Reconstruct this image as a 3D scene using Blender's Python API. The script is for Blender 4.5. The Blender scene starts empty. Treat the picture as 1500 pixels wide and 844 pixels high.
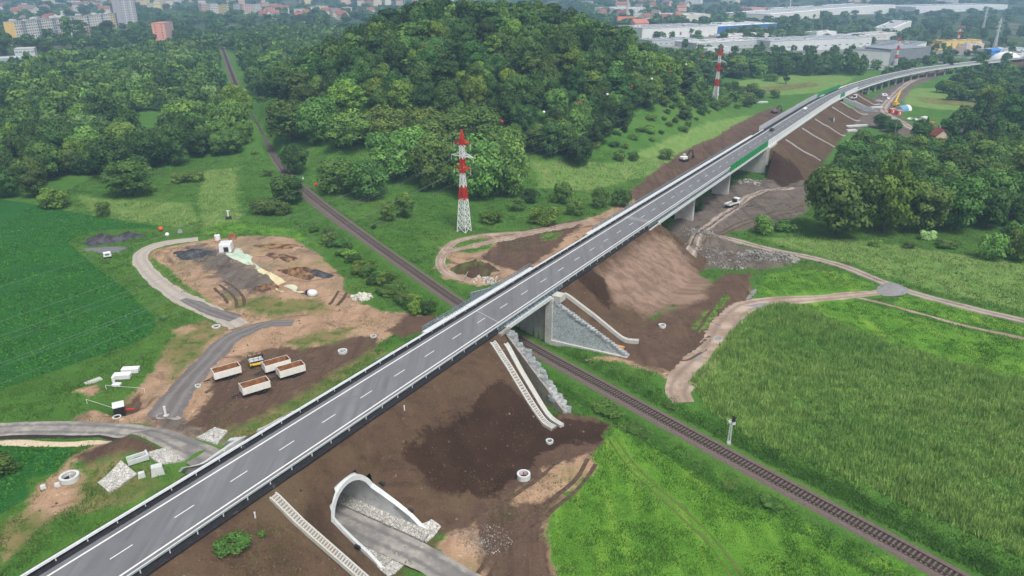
import bpy, bmesh, math, random
import numpy as np
from mathutils import Vector, Matrix
random.seed(7); rng = np.random.default_rng(11)
S = bpy.context.scene; COL = S.collection
# ------------------------------------------------------------------ camera, sky, sun, exposure
CAMZ = 79.0; FPX = 1100.0; YH = -40.5
PITCH = math.atan((422 - YH) / FPX)
cam_d = bpy.data.cameras.new('camera'); cam_d.sensor_width = 36; cam_d.lens = 36 * FPX / 1500
cam_d.clip_start = 1; cam_d.clip_end = 20000
cam = bpy.data.objects.new('camera', cam_d); COL.objects.link(cam)
cam.location = (0, 0, CAMZ); cam.rotation_euler = (math.pi / 2 - PITCH, 0, 0); S.camera = cam
SUN_EL, SUN_AZ = math.radians(60), math.radians(152)     # azimuth from +Y towards +X
W = bpy.data.worlds.new('World'); S.world = W; W.use_nodes = True
wn = W.node_tree.nodes; wl = W.node_tree.links
bg = wn['Background']; sky = wn.new('ShaderNodeTexSky'); sky.sky_type = 'NISHITA'; sky.sun_disc = False
sky.sun_elevation = SUN_EL; sky.sun_rotation = SUN_AZ; sky.air_density = 1.0; sky.dust_density = 5.0; sky.ozone_density = 1.0
hs = wn.new('ShaderNodeHueSaturation'); hs.inputs['Saturation'].default_value = 0.18
wl.new(sky.outputs[0], hs.inputs['Color']); wl.new(hs.outputs[0], bg.inputs[0]); bg.inputs[1].default_value = 0.075
sd = bpy.data.lights.new('sun', 'SUN'); sd.energy = 1.5; sd.angle = math.radians(14); sd.color = (1, .97, .93)
sun = bpy.data.objects.new('sun', sd); COL.objects.link(sun)
sun.rotation_euler = (math.pi / 2 - SUN_EL, 0, math.pi - SUN_AZ)
S.view_settings.view_transform = 'Standard'; S.view_settings.look = 'None'
S.view_settings.exposure = 0.84; S.view_settings.gamma = 1; S.view_settings.use_curve_mapping = False
try:
    S.cycles.use_denoising = True; S.cycles.denoiser = 'OPENIMAGEDENOISE'
    S.cycles.max_bounces = 6; S.cycles.diffuse_bounces = 3; S.cycles.glossy_bounces = 2
    S.cycles.transmission_bounces = 3; S.cycles.volume_bounces = 1; S.cycles.transparent_max_bounces = 6
    S.cycles.use_adaptive_sampling = True; S.cycles.adaptive_threshold = 0.02
except Exception: pass
# ------------------------------------------------------------------ helpers
def srgb(r, g, b, k=1.0):
    f = lambda c: (c / 255 / 12.92 if c / 255 <= .04045 else ((c / 255 + .055) / 1.055) ** 2.4) * k
    return (f(r), f(g), f(b), 1)
class NT:
    """small node-tree builder"""
    def __init__(s, name):
        s.m = bpy.data.materials.new(name); s.m.use_nodes = True
        s.t = s.m.node_tree; s.n = s.t.nodes; s.b = s.n['Principled BSDF']
        s.geo = s.n.new('ShaderNodeTexCoord').outputs['Object']
    def link(s, a, b): s.t.links.new(a, b)
    def noise(s, scale, detail=4, rough=.55, vec=None, stretch=None, dist=0):
        v = vec or s.geo
        if stretch:
            mp = s.n.new('ShaderNodeMapping'); mp.inputs['Rotation'].default_value = (0, 0, stretch[0]); mp.inputs['Scale'].default_value = (stretch[1], stretch[2], 1)
            s.link(v, mp.inputs[0]); v = mp.outputs[0]
        nd = s.n.new('ShaderNodeTexNoise'); nd.inputs['Scale'].default_value = scale
        nd.inputs['Detail'].default_value = detail; nd.inputs['Roughness'].default_value = rough; nd.inputs['Distortion'].default_value = dist
        s.link(v, nd.inputs['Vector']); return nd.outputs['Fac']
    def voro(s, scale, feature='F1', vec=None):
        nd = s.n.new('ShaderNodeTexVoronoi'); nd.inputs['Scale'].default_value = scale; nd.feature = feature
        s.link(vec or s.geo, nd.inputs['Vector']); return nd
    def mrange(s, v, a, b, c=0, d=1):
        nd = s.n.new('ShaderNodeMapRange'); s.link(v, nd.inputs[0])
        for i, x in enumerate((a, b, c, d)): nd.inputs[1 + i].default_value = x
        return nd.outputs[0]
    def math(s, op, a, b):
        nd = s.n.new('ShaderNodeMath'); nd.operation = op
        for i, x in enumerate((a, b)):
            if isinstance(x, (int, float)): nd.inputs[i].default_value = x
            else: s.link(x, nd.inputs[i])
        return nd.outputs[0]
    def mix(s, f, a, b, mode='MIX'):
        nd = s.n.new('ShaderNodeMixRGB'); nd.blend_type = mode
        for i, x in enumerate((f, a, b)):
            if isinstance(x, (int, float)): nd.inputs[i].default_value = x
            elif isinstance(x, tuple): nd.inputs[i].default_value = x
            else: s.link(x, nd.inputs[i])
        return nd.outputs[0]
    def attr(s, name, out='Fac'):
        nd = s.n.new('ShaderNodeAttribute'); nd.attribute_name = name; return nd.outputs[out]
    def bump(s, h, strength=.4, dist=.2):
        nd = s.n.new('ShaderNodeBump'); nd.inputs['Strength'].default_value = strength; nd.inputs['Distance'].default_value = dist
        s.link(h, nd.inputs['Height']); s.link(nd.outputs[0], s.b.inputs['Normal'])
    def done(s, col, rough=.9, metal=0, spec=.25):
        if isinstance(col, tuple): s.b.inputs['Base Color'].default_value = col
        else: s.link(col, s.b.inputs['Base Color'])
        s.b.inputs['Roughness'].default_value = rough; s.b.inputs['Metallic'].default_value = metal
        s.b.inputs['Specular IOR Level'].default_value = spec
        return s.m
def simple(name, c1, c2=None, scale=.6, rough=.8, metal=0, bump=0, spec=.25, c3=None, s3=.12):
    k = NT(name)
    if c2 is None: return k.done(c1, rough, metal, spec)
    n = k.noise(scale, 6, .6); col = k.mix(k.mrange(n, .3, .7), c1, c2)
    if c3: col = k.mix(k.mrange(k.noise(s3, 4), .45, .65), col, c3)
    if bump: k.bump(n, bump, .1)
    return k.done(col, rough, metal, spec)
def link(o, parent=None):
    COL.objects.link(o)
    if parent: o.parent = parent
    return o
def tag(o, label=None, cat=None, group=None, kind=None):
    for k, v in (('label', label), ('category', cat), ('group', group), ('kind', kind)):
        if v: o[k] = v
    return o
def empty(name, loc, rz=0, **k):
    o = bpy.data.objects.new(name, None); o.location = loc; o.rotation_euler = (0, 0, rz); o.empty_display_size = .5
    link(o); return tag(o, **k)
def copy_tree(o, parent=None):
    c = o.copy(); COL.objects.link(c); c.parent = parent
    for ch in o.children: copy_tree(ch, c)
    return c
def mesh_np(name, V, Fc, mat, parent=None, smooth=False, attrs=None, colors=None):
    """V (n,3); Fc (m,k) array of equal-size faces"""
    me = bpy.data.meshes.new(name); V = np.asarray(V, np.float32); Fc = np.asarray(Fc, np.int32)
    me.vertices.add(len(V)); me.vertices.foreach_set('co', V.ravel())
    m, k = Fc.shape; me.loops.add(m * k); me.loops.foreach_set('vertex_index', Fc.ravel())
    me.polygons.add(m); me.polygons.foreach_set('loop_start', np.arange(m, dtype=np.int32) * k)
    try: me.polygons.foreach_set('loop_total', np.full(m, k, np.int32))
    except Exception: pass
    for an, (dom, dat) in (attrs or {}).items():
        a = me.attributes.new(an, 'FLOAT', dom); a.data.foreach_set('value', np.asarray(dat, np.float32))
    for an, (dom, dat) in (colors or {}).items():
        a = me.attributes.new(an, 'FLOAT_COLOR', dom); a.data.foreach_set('color', np.asarray(dat, np.float32).ravel())
    me.update(calc_edges=True); me.validate()
    if smooth: me.polygons.foreach_set('use_smooth', np.ones(len(me.polygons), bool))
    me.materials.append(mat)
    o = bpy.data.objects.new(name, me); return link(o, parent)
class MB:
    """collects boxes, bars, tubes, lofts; build() links them as one mesh object"""
    def __init__(s): s.v = []; s.f = []
    def add(s, V, Fs):
        b = len(s.v); s.v += [tuple(map(float, p)) for p in V]; s.f += [tuple(i + b for i in f) for f in Fs]; return s
    def box(s, c, size, rz=0, top=1.0, tilt=None):
        sx, sy, sz = [d / 2 for d in size]; V = []
        for z, k in ((-sz, 1), (sz, top)):
            for x, y in ((-sx, -sy), (sx, -sy), (sx, sy), (-sx, sy)): V.append(Vector((x * k, y * k, z)))
        R = Matrix.Rotation(rz, 3, 'Z')
        if tilt: R = R @ Matrix.Rotation(tilt[0], 3, tilt[1])
        V = [R @ p + Vector(c) for p in V]
        return s.add(V, [(3, 2, 1, 0), (4, 5, 6, 7), (0, 1, 5, 4), (1, 2, 6, 5), (2, 3, 7, 6), (3, 0, 4, 7)])
    def bar(s, a, b, w, h=None, up=(0, 0, 1)):
        a, b = Vector(a), Vector(b); d = (b - a).normalized(); u = Vector(up)
        if abs(d.dot(u)) > .98: u = Vector((1, 0, 0))
        x = d.cross(u).normalized() * w / 2; y = x.cross(d).normalized() * (h or w) / 2
        V = [p + i * x + j * y for p in (a, b) for i, j in ((-1, -1), (1, -1), (1, 1), (-1, 1))]
        return s.add(V, [(3, 2, 1, 0), (4, 5, 6, 7), (0, 1, 5, 4), (1, 2, 6, 5), (2, 3, 7, 6), (3, 0, 4, 7)])
    def tube(s, pts, r, n=6, cap=True):
        pts = [Vector(p) for p in pts]; rs = r if isinstance(r, (list, tuple)) else [r] * len(pts); V = []; Fs = []
        for i, p in enumerate(pts):
            d = (pts[min(i + 1, len(pts) - 1)] - pts[max(i - 1, 0)]).normalized()
            u = Vector((0, 0, 1)) if abs(d.z) < .95 else Vector((1, 0, 0))
            x = d.cross(u).normalized(); y = x.cross(d)
            V += [p + (x * math.cos(2 * math.pi * k / n) + y * math.sin(2 * math.pi * k / n)) * rs[i] for k in range(n)]
        for i in range(len(pts) - 1):
            for k in range(n):
                a = i * n + k; b = i * n + (k + 1) % n; Fs.append((a, b, b + n, a + n))
        if cap: Fs.append(tuple(range(n))[::-1]); Fs.append(tuple((len(pts) - 1) * n + k for k in range(n)))
        return s.add(V, Fs)
    def loft(s, rows, closed=False, caps=False):
        m = len(rows[0]); V = [p for r in rows for p in r]; Fs = []
        for i in range(len(rows) - 1):
            for k in range(m if closed else m - 1):
                a = i * m + k; b = i * m + (k + 1) % m; Fs.append((a, b, b + m, a + m))
        if caps: Fs.append(tuple(range(m))[::-1]); Fs.append(tuple((len(rows) - 1) * m + k for k in range(m)))
        return s.add(V, Fs)
    def ring(s, c, ro, ri, h, n=20):
        rows = []
        for k in range(n):
            a = 2 * math.pi * k / n; ca, sa = math.cos(a), math.sin(a); z = c[2]
            rows.append([(c[0] + r * ca, c[1] + r * sa, zz) for r, zz in ((ro, z), (ro, z + h), (ri, z + h), (ri, z))])
        rows.append(rows[0]); return s.loft(rows, closed=True)
    def prism(s, poly, z0, z1):
        n = len(poly); V = [(x, y, z0) for x, y in poly] + [(x, y, z1) for x, y in poly]
        return s.add(V, [tuple(range(n))[::-1], tuple(range(n, 2 * n))] + [(i, (i + 1) % n, (i + 1) % n + n, i + n) for i in range(n)])
    def build(s, name, mat, parent=None, smooth=False, bevel=0):
        me = bpy.data.meshes.new(name); me.from_pydata(s.v, [], s.f); me.validate()
        bm = bmesh.new(); bm.from_mesh(me); bmesh.ops.recalc_face_normals(bm, faces=bm.faces)
        if bevel: bmesh.ops.bevel(bm, geom=[e for e in bm.edges if e.is_manifold and e.calc_face_angle(0) > .5], offset=bevel, segments=1, affect='EDGES', clamp_overlap=True)
        bm.to_mesh(me); bm.free(); me.materials.append(mat)
        if smooth: me.polygons.foreach_set('use_smooth', np.ones(len(me.polygons), bool))
        o = bpy.data.objects.new(name, me); return link(o, parent)
# ------------------------------------------------------------------ lie of the land
AZ = .539; R0 = np.array([-47.99, 72.48]); DIR = np.array([math.sin(AZ), math.cos(AZ)]); NRM = np.array([math.cos(AZ), -math.sin(AZ)])
ROAD_RZ = -AZ          # local +Y runs along the highway
def xy(t, o): return R0[0] + DIR[0] * t + NRM[0] * o, R0[1] + DIR[1] * t + NRM[1] * o
def to(x, y): dx, dy = x - R0[0], y - R0[1]; return dx * DIR[0] + dy * DIR[1], dx * NRM[0] + dy * NRM[1]
_T = np.array([-400, 440, 475, 510, 565, 645, 725, 812, 900, 1000, 1400.]); _O = np.array([0, 0, .3, 2, 6.2, 18.5, 38.5, 73, 115, 165, 380.])
_tt = np.linspace(-400, 1400, 1801); _oo = np.interp(_tt, _T, _O); _oo = np.convolve(np.pad(_oo, 30, mode='edge'), np.ones(61) / 61, 'valid'); _oo[_tt < 430] = 0
def oc(t): return np.interp(t, _tt, _oo)
def zr(t): return 13.36 - .0172 * np.minimum(t, 600) - .013 * np.maximum(0, t - 600)
def road(t, o, dz=0):
    x, y = xy(t, oc(t) + o); return (float(x), float(y), float(zr(t) + dz))
def sstep(x, a, b): u = np.clip((x - a) / (b - a), 0, 1); return u * u * (3 - 2 * u)
_lat = rng.random((64, 64, 4))
def vnoise(x, y, s, k=0):
    x = x / s; y = y / s; i = np.floor(x).astype(int); j = np.floor(y).astype(int); fx = x - i; fy = y - j
    fx = fx * fx * (3 - 2 * fx); fy = fy * fy * (3 - 2 * fy); L = _lat[:, :, k]; g = lambda a, b: L[a % 64, b % 64]
    return (g(i, j) * (1 - fx) + g(i + 1, j) * fx) * (1 - fy) + (g(i, j + 1) * (1 - fx) + g(i + 1, j + 1) * fx) * fy - .5
ARCH_T, ARCH_W = 29.5, 5.15
def hbase(x, y):
    t, o = to(x, y)
    z = np.interp(t, [100, 290, 650, 812, 1200], [0, -3.3, -4.3, -6.5, -8]) * sstep(o, -260, -70)
    r = np.sqrt(((x + 22) / 172) ** 2 + ((y - 462) / 188) ** 2)
    r2 = np.sqrt(((x - 75) / 110) ** 2 + ((y - 470) / 120) ** 2)
    z = z + 50 * np.where(r < 1, (np.cos(np.pi * np.minimum(r, 1)) + 1) / 2, 0) + 9 * np.where(r2 < 1, (np.cos(np.pi * np.minimum(r2, 1)) + 1) / 2, 0) * sstep(-o, 18, 60)
    far = np.hypot(x, y)
    z = z + vnoise(x, y, 40, 0) * .5 * sstep(far, 60, 200) + vnoise(x, y, 9, 1) * .22 + vnoise(x, y, 300, 2) * 6 * sstep(far, 900, 1600)
    z = z + 45 * sstep(far, 2300, 4200)
    return z
def hbank(t, o):
    """embankment height (or -99)"""
    q = o - oc(t); top = zr(t) - .22; a = np.abs(q); z = np.full(np.shape(t), -99.)
    slope = np.where(q > 0, 1.32, 1.35)
    tA = 82.6 - np.where(q > 5, .45, .38) * q
    tB = np.where(q > 5.5, 101.2 + (q - 5.5) * .13, 103.0 - .35 * q)
    def seg(t0, t1, hard0, hard1, k=1.5, sl=slope):
        d = np.maximum(a - 5.9, 0) / sl
        e = np.where(hard0, 0, np.maximum(t0 - t, 0) / k); e2 = np.where(hard1, 0, np.maximum(t - t1, 0) / k)
        ez = np.sqrt(d * d + np.maximum(e, e2) ** 2); h = top - ez
        h = np.where(hard0 & (t < t0), -99, h); return np.where(hard1 & (t > t1), -99, h)
    tr = np.ones(np.shape(t), bool); fa = ~tr
    z = np.maximum(z, seg(-500, tA, fa, tr)); z = np.maximum(z, seg(tB, 168., tr, fa, 1.4))
    sC = np.where(q > 0, 1.75, 1.5)
    z = np.maximum(z, seg(302., 490., a < 9, tr, 1.0, sC)); z = np.maximum(z, seg(500., 540., tr, fa, 1.4, sC))
    z = np.maximum(z, seg(860., 2000., fa, fa, 1.5, sC))
    # lowered soil round the arch portals
    w = np.abs(t - ARCH_T)
    cutR = np.interp(o, [0, 9.3, 10.0, 19.8, 40], [19.5, 8.5, 4.8, .25, -3]) + np.maximum(0, w - 5.5) * .9
    cutL = np.interp(-o, [0, 16.5, 19.0, 25, 45], [19, 5.6, 3.5, .2, -3]) + np.maximum(0, w - 5.5) * .9
    ins = (w < 16) & (t < 83)
    z = np.where(ins & (o > 0) & (z > -50), np.minimum(z, cutR), z); z = np.where(ins & (o < 0) & (z > -50), np.minimum(z, cutL), z)
    return z
RAILPX = [(1500, 899), (1403.5, 844), (1250, 762), (1100, 683.5), (1000, 629), (893, 570), (820, 531), (760, 497), (670, 443), (640, 421), (549, 357), (488, 312), (450.7, 282.7), (416, 250), (400, 226), (392, 210), (373, 176), (355, 147), (341, 112), (331, 85), (324, 64)]
def Gz(px, py, z):
    u = (px - 750) / FPX; v = (422 - py) / FPX; c, s = math.cos(PITCH), math.sin(PITCH); k = (CAMZ - z) / (s - v * c)
    return np.array([u * k, (c + v * s) * k])
def catmull(P, step):
    P = np.asarray(P, float); out = []
    for i in range(len(P) - 1):
        p0, p1, p2, p3 = P[max(i - 1, 0)], P[i], P[i + 1], P[min(i + 2, len(P) - 1)]
        n = max(2, int(np.linalg.norm(p2 - p1) / step)); u = (np.arange(n) / n)[:, None]
        out.append(.5 * (2 * p1 + (p2 - p0) * u + (2 * p0 - 5 * p1 + 4 * p2 - p3) * u ** 2 + (3 * p1 - p0 - 3 * p2 + p3) * u ** 3))
    out.append(P[-1:]); Q = np.concatenate(out)
    d = np.r_[0, np.cumsum(np.linalg.norm(np.diff(Q, axis=0), axis=1))]; s = np.arange(0, d[-1], step)
    return np.stack([np.interp(s, d, Q[:, k]) for k in range(Q.shape[1])], 1)
RAILZ = 1.0
_rp = np.array([Gz(a, b, RAILZ) for a, b in RAILPX]); RAIL = catmull(_rp, 2.0)
for _ in range(60): RAIL[1:-1] = (RAIL[:-2] + 2 * RAIL[1:-1] + RAIL[2:]) / 4     # smooth alignment
def dline(x, y, L):
    """distance to polyline L, only evaluated near it"""
    x = np.asarray(x, float); y = np.asarray(y, float); d = np.full(x.shape, 99.)
    m = (x > L[:, 0].min() - 12) & (x < L[:, 0].max() + 12) & (y > L[:, 1].min() - 12) & (y < L[:, 1].max() + 12)
    X, Y = x[m], y[m]; best = np.full(X.shape, 99. ** 2)
    st = max(1, len(L) // 220)
    K = L[::st] if st > 1 else L
    if st > 1: K = np.vstack([K, L[-1:]])
    for a, b in zip(K[:-1], K[1:]):
        lo = np.minimum(a, b) - 12; hi = np.maximum(a, b) + 12
        q = (X > lo[0]) & (X < hi[0]) & (Y > lo[1]) & (Y < hi[1])
        if not q.any(): continue
        ab = b - a; u = np.clip(((X[q] - a[0]) * ab[0] + (Y[q] - a[1]) * ab[1]) / max(ab @ ab, 1e-9), 0, 1)
        best[q] = np.minimum(best[q], (X[q] - a[0] - u * ab[0]) ** 2 + (Y[q] - a[1] - u * ab[1]) ** 2)
    d[m] = np.sqrt(best); return d
def hfull(x, y, rail=True):
    x = np.asarray(x, float); y = np.asarray(y, float); t, o = to(x, y); z = np.maximum(hbase(x, y), hbank(t, o))
    if rail:
        dr = dline(x, y, RAIL); ramp = np.clip(1 - (dr - 2.2) / 2.2, 0, 1)
        z = np.where(dr < 4.4, hbase(x, y) * (1 - ramp) + (RAILZ - .35) * ramp, z)
        z = np.where((dr > 4.4) & (dr < 7.5) & (z < 2), z - .55 * np.sin((dr - 4.4) / 3.1 * np.pi), z)
    return z
_DK = np.concatenate([np.arange(60, 420, .5), np.geomspace(420, 5000, 900)])
_c, _s = math.cos(PITCH), math.sin(PITCH)
def at(px, py, base=False):
    u = (px - 750) / FPX; v = (422 - py) / FPX; X = u * _DK; Y = (_c + v * _s) * _DK; Z = CAMZ + (v * _c - _s) * _DK
    h = hbase(X, Y) if base else hfull(X, Y, False); k = np.argmax(Z < h)
    if k == 0: k = len(_DK) - 1
    f = (Z[k - 1] - h[k - 1]) / ((Z[k - 1] - h[k - 1]) - (Z[k] - h[k]) + 1e-9)
    return np.array([X[k - 1] + f * (X[k] - X[k - 1]), Y[k - 1] + f * (Y[k] - Y[k - 1]), h[k - 1] + f * (h[k] - h[k - 1])])
def gz(x, y): return float(hfull(np.array([x]), np.array([y]))[0])
def sdpoly(x, y, poly, m=14):
    P = np.asarray(poly)[:, :2]; d = np.full(x.shape, -m * 1.)
    q = (x > P[:, 0].min() - m) & (x < P[:, 0].max() + m) & (y > P[:, 1].min() - m) & (y < P[:, 1].max() + m)
    X, Y = x[q], y[q]; best = np.full(X.shape, 1e9); ins = np.zeros(X.shape, bool)
    for a, b in zip(P, np.roll(P, -1, 0)):
        ab = b - a; u = np.clip(((X - a[0]) * ab[0] + (Y - a[1]) * ab[1]) / max(ab @ ab, 1e-9), 0, 1)
        best = np.minimum(best, (X - a[0] - u * ab[0]) ** 2 + (Y - a[1] - u * ab[1]) ** 2)
        ins ^= ((a[1] > Y) != (b[1] > Y)) & (X < (b[0] - a[0]) * (Y - a[1]) / (b[1] - a[1] + 1e-12) + a[0])
    d[q] = np.clip(np.where(ins, 1, -1) * np.sqrt(best), -m, m); return d
def inpoly(x, y, poly): return sdpoly(np.asarray(x, float), np.asarray(y, float), poly, 1) > 0
def pxpoly(L, base=False): return [at(a, b, base)[:2] for a, b in L]
# ------------------------------------------------------------------ ground with its land cover
LAY = {}
def lay(name, *polys, base=False): LAY.setdefault(name, []).extend(pxpoly(p, base) for p in polys)
CROPL = [(-140, 285), (0, 292), (53, 300), (112, 312), (139, 317), (195, 327), (235, 331), (224, 334), (149, 337), (107, 348), (99, 355), (122, 375), (149, 397), (187, 425), (203, 443), (227, 464), (229, 477), (221, 491), (197, 504), (160, 515), (93, 539), (0, 571), (-160, 625)]
REED = [(1010, 560), (1035, 535), (1062, 500), (1085, 472), (1115, 453), (1165, 446), (1262, 490), (1370, 525), (1500, 560), (1640, 600), (1640, 870), (1500, 818), (1400, 772), (1300, 728), (1200, 684), (1110, 648), (1050, 610)]
MEADOW = [(886, 640), (868, 660), (872, 690), (845, 715), (808, 745), (800, 785), (812, 860), (1000, 960), (1420, 900), (1330, 842), (1200, 775), (1080, 712), (960, 648), (910, 615)]
lay('crop', CROPL)
lay('crop', [(-80, 652), (60, 655), (104, 656), (110, 664), (84, 692), (62, 698), (42, 700), (40, 730), (0, 753), (-80, 770)])
lay('lightm', [(115, 287), (170, 293), (240, 296), (280, 298), (292, 326), (262, 333), (235, 330), (139, 316)], [(1110, 348), (1260, 352), (1400, 372), (1560, 395), (1560, 470), (1500, 455), (1380, 430), (1260, 390), (1160, 365)],
    [(300, 250), (345, 245), (352, 330), (300, 345), (290, 300)], [(780, 235), (900, 240), (1000, 195), (1090, 170), (1120, 165), (1050, 205), (960, 255), (860, 280), (790, 275)],
    [(1075, 120), (1170, 108), (1255, 112), (1240, 122), (1200, 135), (1150, 140), (1080, 132)], [(-40, 160), (60, 162), (30, 190), (-40, 200)], [(1330, 130), (1400, 128), (1500, 140), (1500, 165), (1370, 160), (1320, 152)])
lay('lime', [(1105, 440), (1125, 402), (1168, 393), (1240, 401), (1276, 418), (1250, 430), (1180, 436)], [(1320, 432), (1360, 436), (1500, 478), (1560, 490), (1560, 515), (1500, 492), (1400, 470), (1310, 448)],
    [(1165, 445), (1240, 437), (1330, 460), (1500, 505), (1600, 530), (1600, 580), (1500, 560), (1370, 524), (1262, 489)], MEADOW,
    [(290, 340), (420, 345), (470, 362), (430, 335), (330, 325)])
lay('tan', [(216, 372), (240, 362), (300, 352), (345, 347), (400, 345), (428, 350), (460, 368), (488, 392), (503, 408), (503, 425), (520, 440), (560, 455), (625, 462), (622, 474), (590, 484), (555, 502), (520, 520), (480, 545), (430, 575), (385, 605), (350, 630), (300, 650), (225, 640), (205, 600), (245, 560), (300, 500), (330, 475), (300, 455), (262, 430), (238, 400)],
    [(255, 482), (300, 470), (330, 478), (300, 505), (262, 545), (240, 590), (212, 620), (150, 626), (112, 612), (130, 600), (165, 604), (170, 585), (205, 570), (238, 525), (250, 500)],
    [(105, 580), (140, 565), (150, 575), (130, 582)], [(105, 672), (150, 652), (172, 655), (172, 668), (110, 690), (130, 700), (120, 735), (70, 765), (30, 800), (8, 830), (0, 815), (40, 770), (45, 740), (60, 710), (85, 695)],
    [(640, 362), (700, 348), (760, 342), (790, 335), (870, 318), (930, 288), (960, 275), (960, 300), (890, 330), (800, 385), (740, 415), (700, 420), (650, 405), (640, 392), (660, 385)],
    [(880, 640), (866, 660), (870, 690), (840, 718), (806, 745), (798, 790), (815, 850), (690, 850), (640, 795), (660, 770), (700, 750), (735, 730), (775, 690), (800, 660)],
    [(845, 525), (905, 530), (960, 545), (1005, 585), (1012, 565), (1000, 545), (1045, 510), (1068, 478), (1098, 450), (1098, 400), (1060, 410), (1040, 440), (1000, 500), (930, 520)])
lay('grassover', [(672, 355), (700, 350), (728, 352), (715, 366), (690, 372), (660, 366)], [(225, 378), (245, 390), (265, 410), (310, 445), (295, 440), (240, 408), (214, 385)], [(795, 343), (830, 337), (815, 350), (790, 353)], [(1015, 480), (1060, 430), (1068, 436), (1025, 490)])
lay('brown', [(310, 560), (340, 530), (400, 510), (470, 505), (520, 492), (555, 490), (550, 510), (500, 545), (450, 575), (390, 610), (330, 640), (270, 625), (300, 590)],
    [(105, 682), (120, 668), (175, 656), (240, 662), (225, 676), (170, 687), (130, 692)], [(165, 585), (200, 575), (210, 590), (190, 600), (160, 598)],
    [(700, 380), (740, 345), (800, 330), (860, 320), (800, 375), (760, 400)], [(915, 285), (960, 250), (1000, 222), (1050, 200), (1110, 165), (1140, 155), (1165, 165), (1100, 210), (1000, 280), (940, 300)],
    [(700, 748), (690, 770), (700, 800), (720, 850), (810, 850), (795, 790), (800, 750), (830, 720), (780, 740)], [(565, 485), (600, 462), (660, 460), (640, 478), (590, 495)])
lay('brown', [(990, 450), (1060, 400), (1102, 400), (1095, 440), (1062, 470), (1030, 520), (990, 548), (920, 528), (850, 505), (790, 492), (880, 470), (930, 480)], [(820, 600), (890, 620), (885, 650), (862, 665), (800, 690), (740, 740), (690, 770), (640, 790), (600, 760), (700, 700)])
lay('mud', [(975, 335), (1010, 300), (1060, 275), (1110, 265), (1185, 258), (1182, 310), (1140, 330), (1060, 342), (1080, 360), (1180, 378), (1140, 392), (1080, 395), (1045, 395), (1000, 370)],
    [(1200, 190), (1240, 160), (1300, 130), (1340, 110), (1380, 100), (1390, 106), (1335, 130), (1310, 165), (1350, 195), (1330, 200), (1270, 185), (1230, 200), (1190, 250), (1180, 240)], [(225, 600), (330, 640), (290, 650), (215, 618)],
    [(272, 365), (300, 358), (330, 372), (370, 392), (410, 408), (400, 425), (360, 435), (330, 410), (290, 385)], [(320, 400), (345, 385), (360, 410), (355, 440), (330, 435)])
lay('dark', [(588, 655), (615, 640), (640, 618), (690, 588), (740, 560), (800, 610), (885, 622), (884, 645), (830, 650), (795, 665), (762, 700), (735, 722), (700, 728), (640, 722), (612, 690)],
    [(845, 395), (880, 405), (895, 430), (890, 450), (862, 428), (838, 405)], [(1125, 245), (1160, 235), (1175, 260), (1150, 275), (1120, 262)])
lay('taupe', [(880, 400), (960, 345), (985, 350), (1040, 410), (1030, 440), (970, 455), (940, 460), (900, 440)])
def bankmask(x, y, z):
    t, o = to(x, y); h = hbank(t, o); return np.clip(h - hbase(x, y) + .25, -14, 14), t, o
lay('town', [(-400, 1), (620, 1), (600, 40), (470, 60), (330, 62), (260, 70), (230, 86), (170, 90), (80, 110), (-400, 118)], [(840, 1), (1900, 1), (1900, 90), (1500, 100), (1440, 92), (1300, 60), (1100, 52), (950, 64), (840, 40)], base=True)
lay('lot', [(935, 76), (960, 50), (1060, 44), (1140, 50), (1230, 60), (1330, 52), (1345, 62), (1450, 72), (1560, 78), (1560, 96), (1440, 96), (1360, 92), (1340, 100), (1300, 104), (1262, 100), (1240, 80), (1120, 80)], [(-60, 104), (60, 99), (75, 88), (20, 86), (-60, 96)], base=True)
lay('olive', [(1078, 132), (1190, 120), (1204, 126), (1090, 140)], [(1330, 142), (1400, 146), (1450, 152), (1440, 158), (1360, 152)], [(250, 500), (300, 470), (330, 480), (300, 510), (265, 545), (245, 560)], [(420, 500), (470, 486), (520, 480), (500, 500), (440, 515)], [(330, 636), (390, 606), (450, 572), (500, 540), (545, 512), (560, 516), (480, 572), (400, 622), (350, 644)], [(130, 690), (180, 686), (215, 690), (240, 712), (180, 735), (130, 745), (110, 730)], [(0, 770), (60, 745), (80, 760), (40, 800), (0, 830)], [(330, 432), (420, 445), (470, 440), (480, 455), (400, 468), (345, 455)])
LAYERS = ['town', 'lot', 'olive', 'lightm', 'lime', 'crop', 'reed', 'tan', 'mud', 'brown', 'grassover', 'bank', 'grassbank', 'taupe', 'dark']
LAY['town'].append(np.array([(-3500, 1250.), (3500, 1250.), (3500, 4400.), (-3500, 4400.)]))
LAY['reed'] = [pxpoly(REED)]
def covers(x, y):
    A = {}
    for n in LAYERS:
        if n in LAY:
            d = np.full(x.shape, -14.)
            for p in LAY[n]: d = np.maximum(d, sdpoly(x, y, p))
            A[n] = d
    bm_, t, o = bankmask(x, y, 0); q = o - oc(t)
    A['bank'] = bm_
    # grassed stretches of the left bank
    A['grassbank'] = np.minimum(bm_, np.maximum(np.minimum(-q - 6.5, np.maximum(18 - t, np.minimum(t - 42, 78 - t))), -14))
    return A
def growth(a, b, step, lo, hi, r=1.06):
    mid = list(np.arange(a, b + 1e-6, step)); s = step; x = mid[-1]; up = []
    while x < hi: s = min(s * r, 90); x += s; up.append(x)
    s = step; x = a; dn = []
    while x > lo: s = min(s * r, 90); x -= s; dn.append(x)
    return np.array(dn[::-1] + mid + up)
tg = growth(-12, 320, .6, -60, 4600); og = growth(-150, 110, .6, -4200, 2400)
TT, OO = np.meshgrid(tg, og, indexing='ij'); GX, GY = xy(TT, OO)
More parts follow.
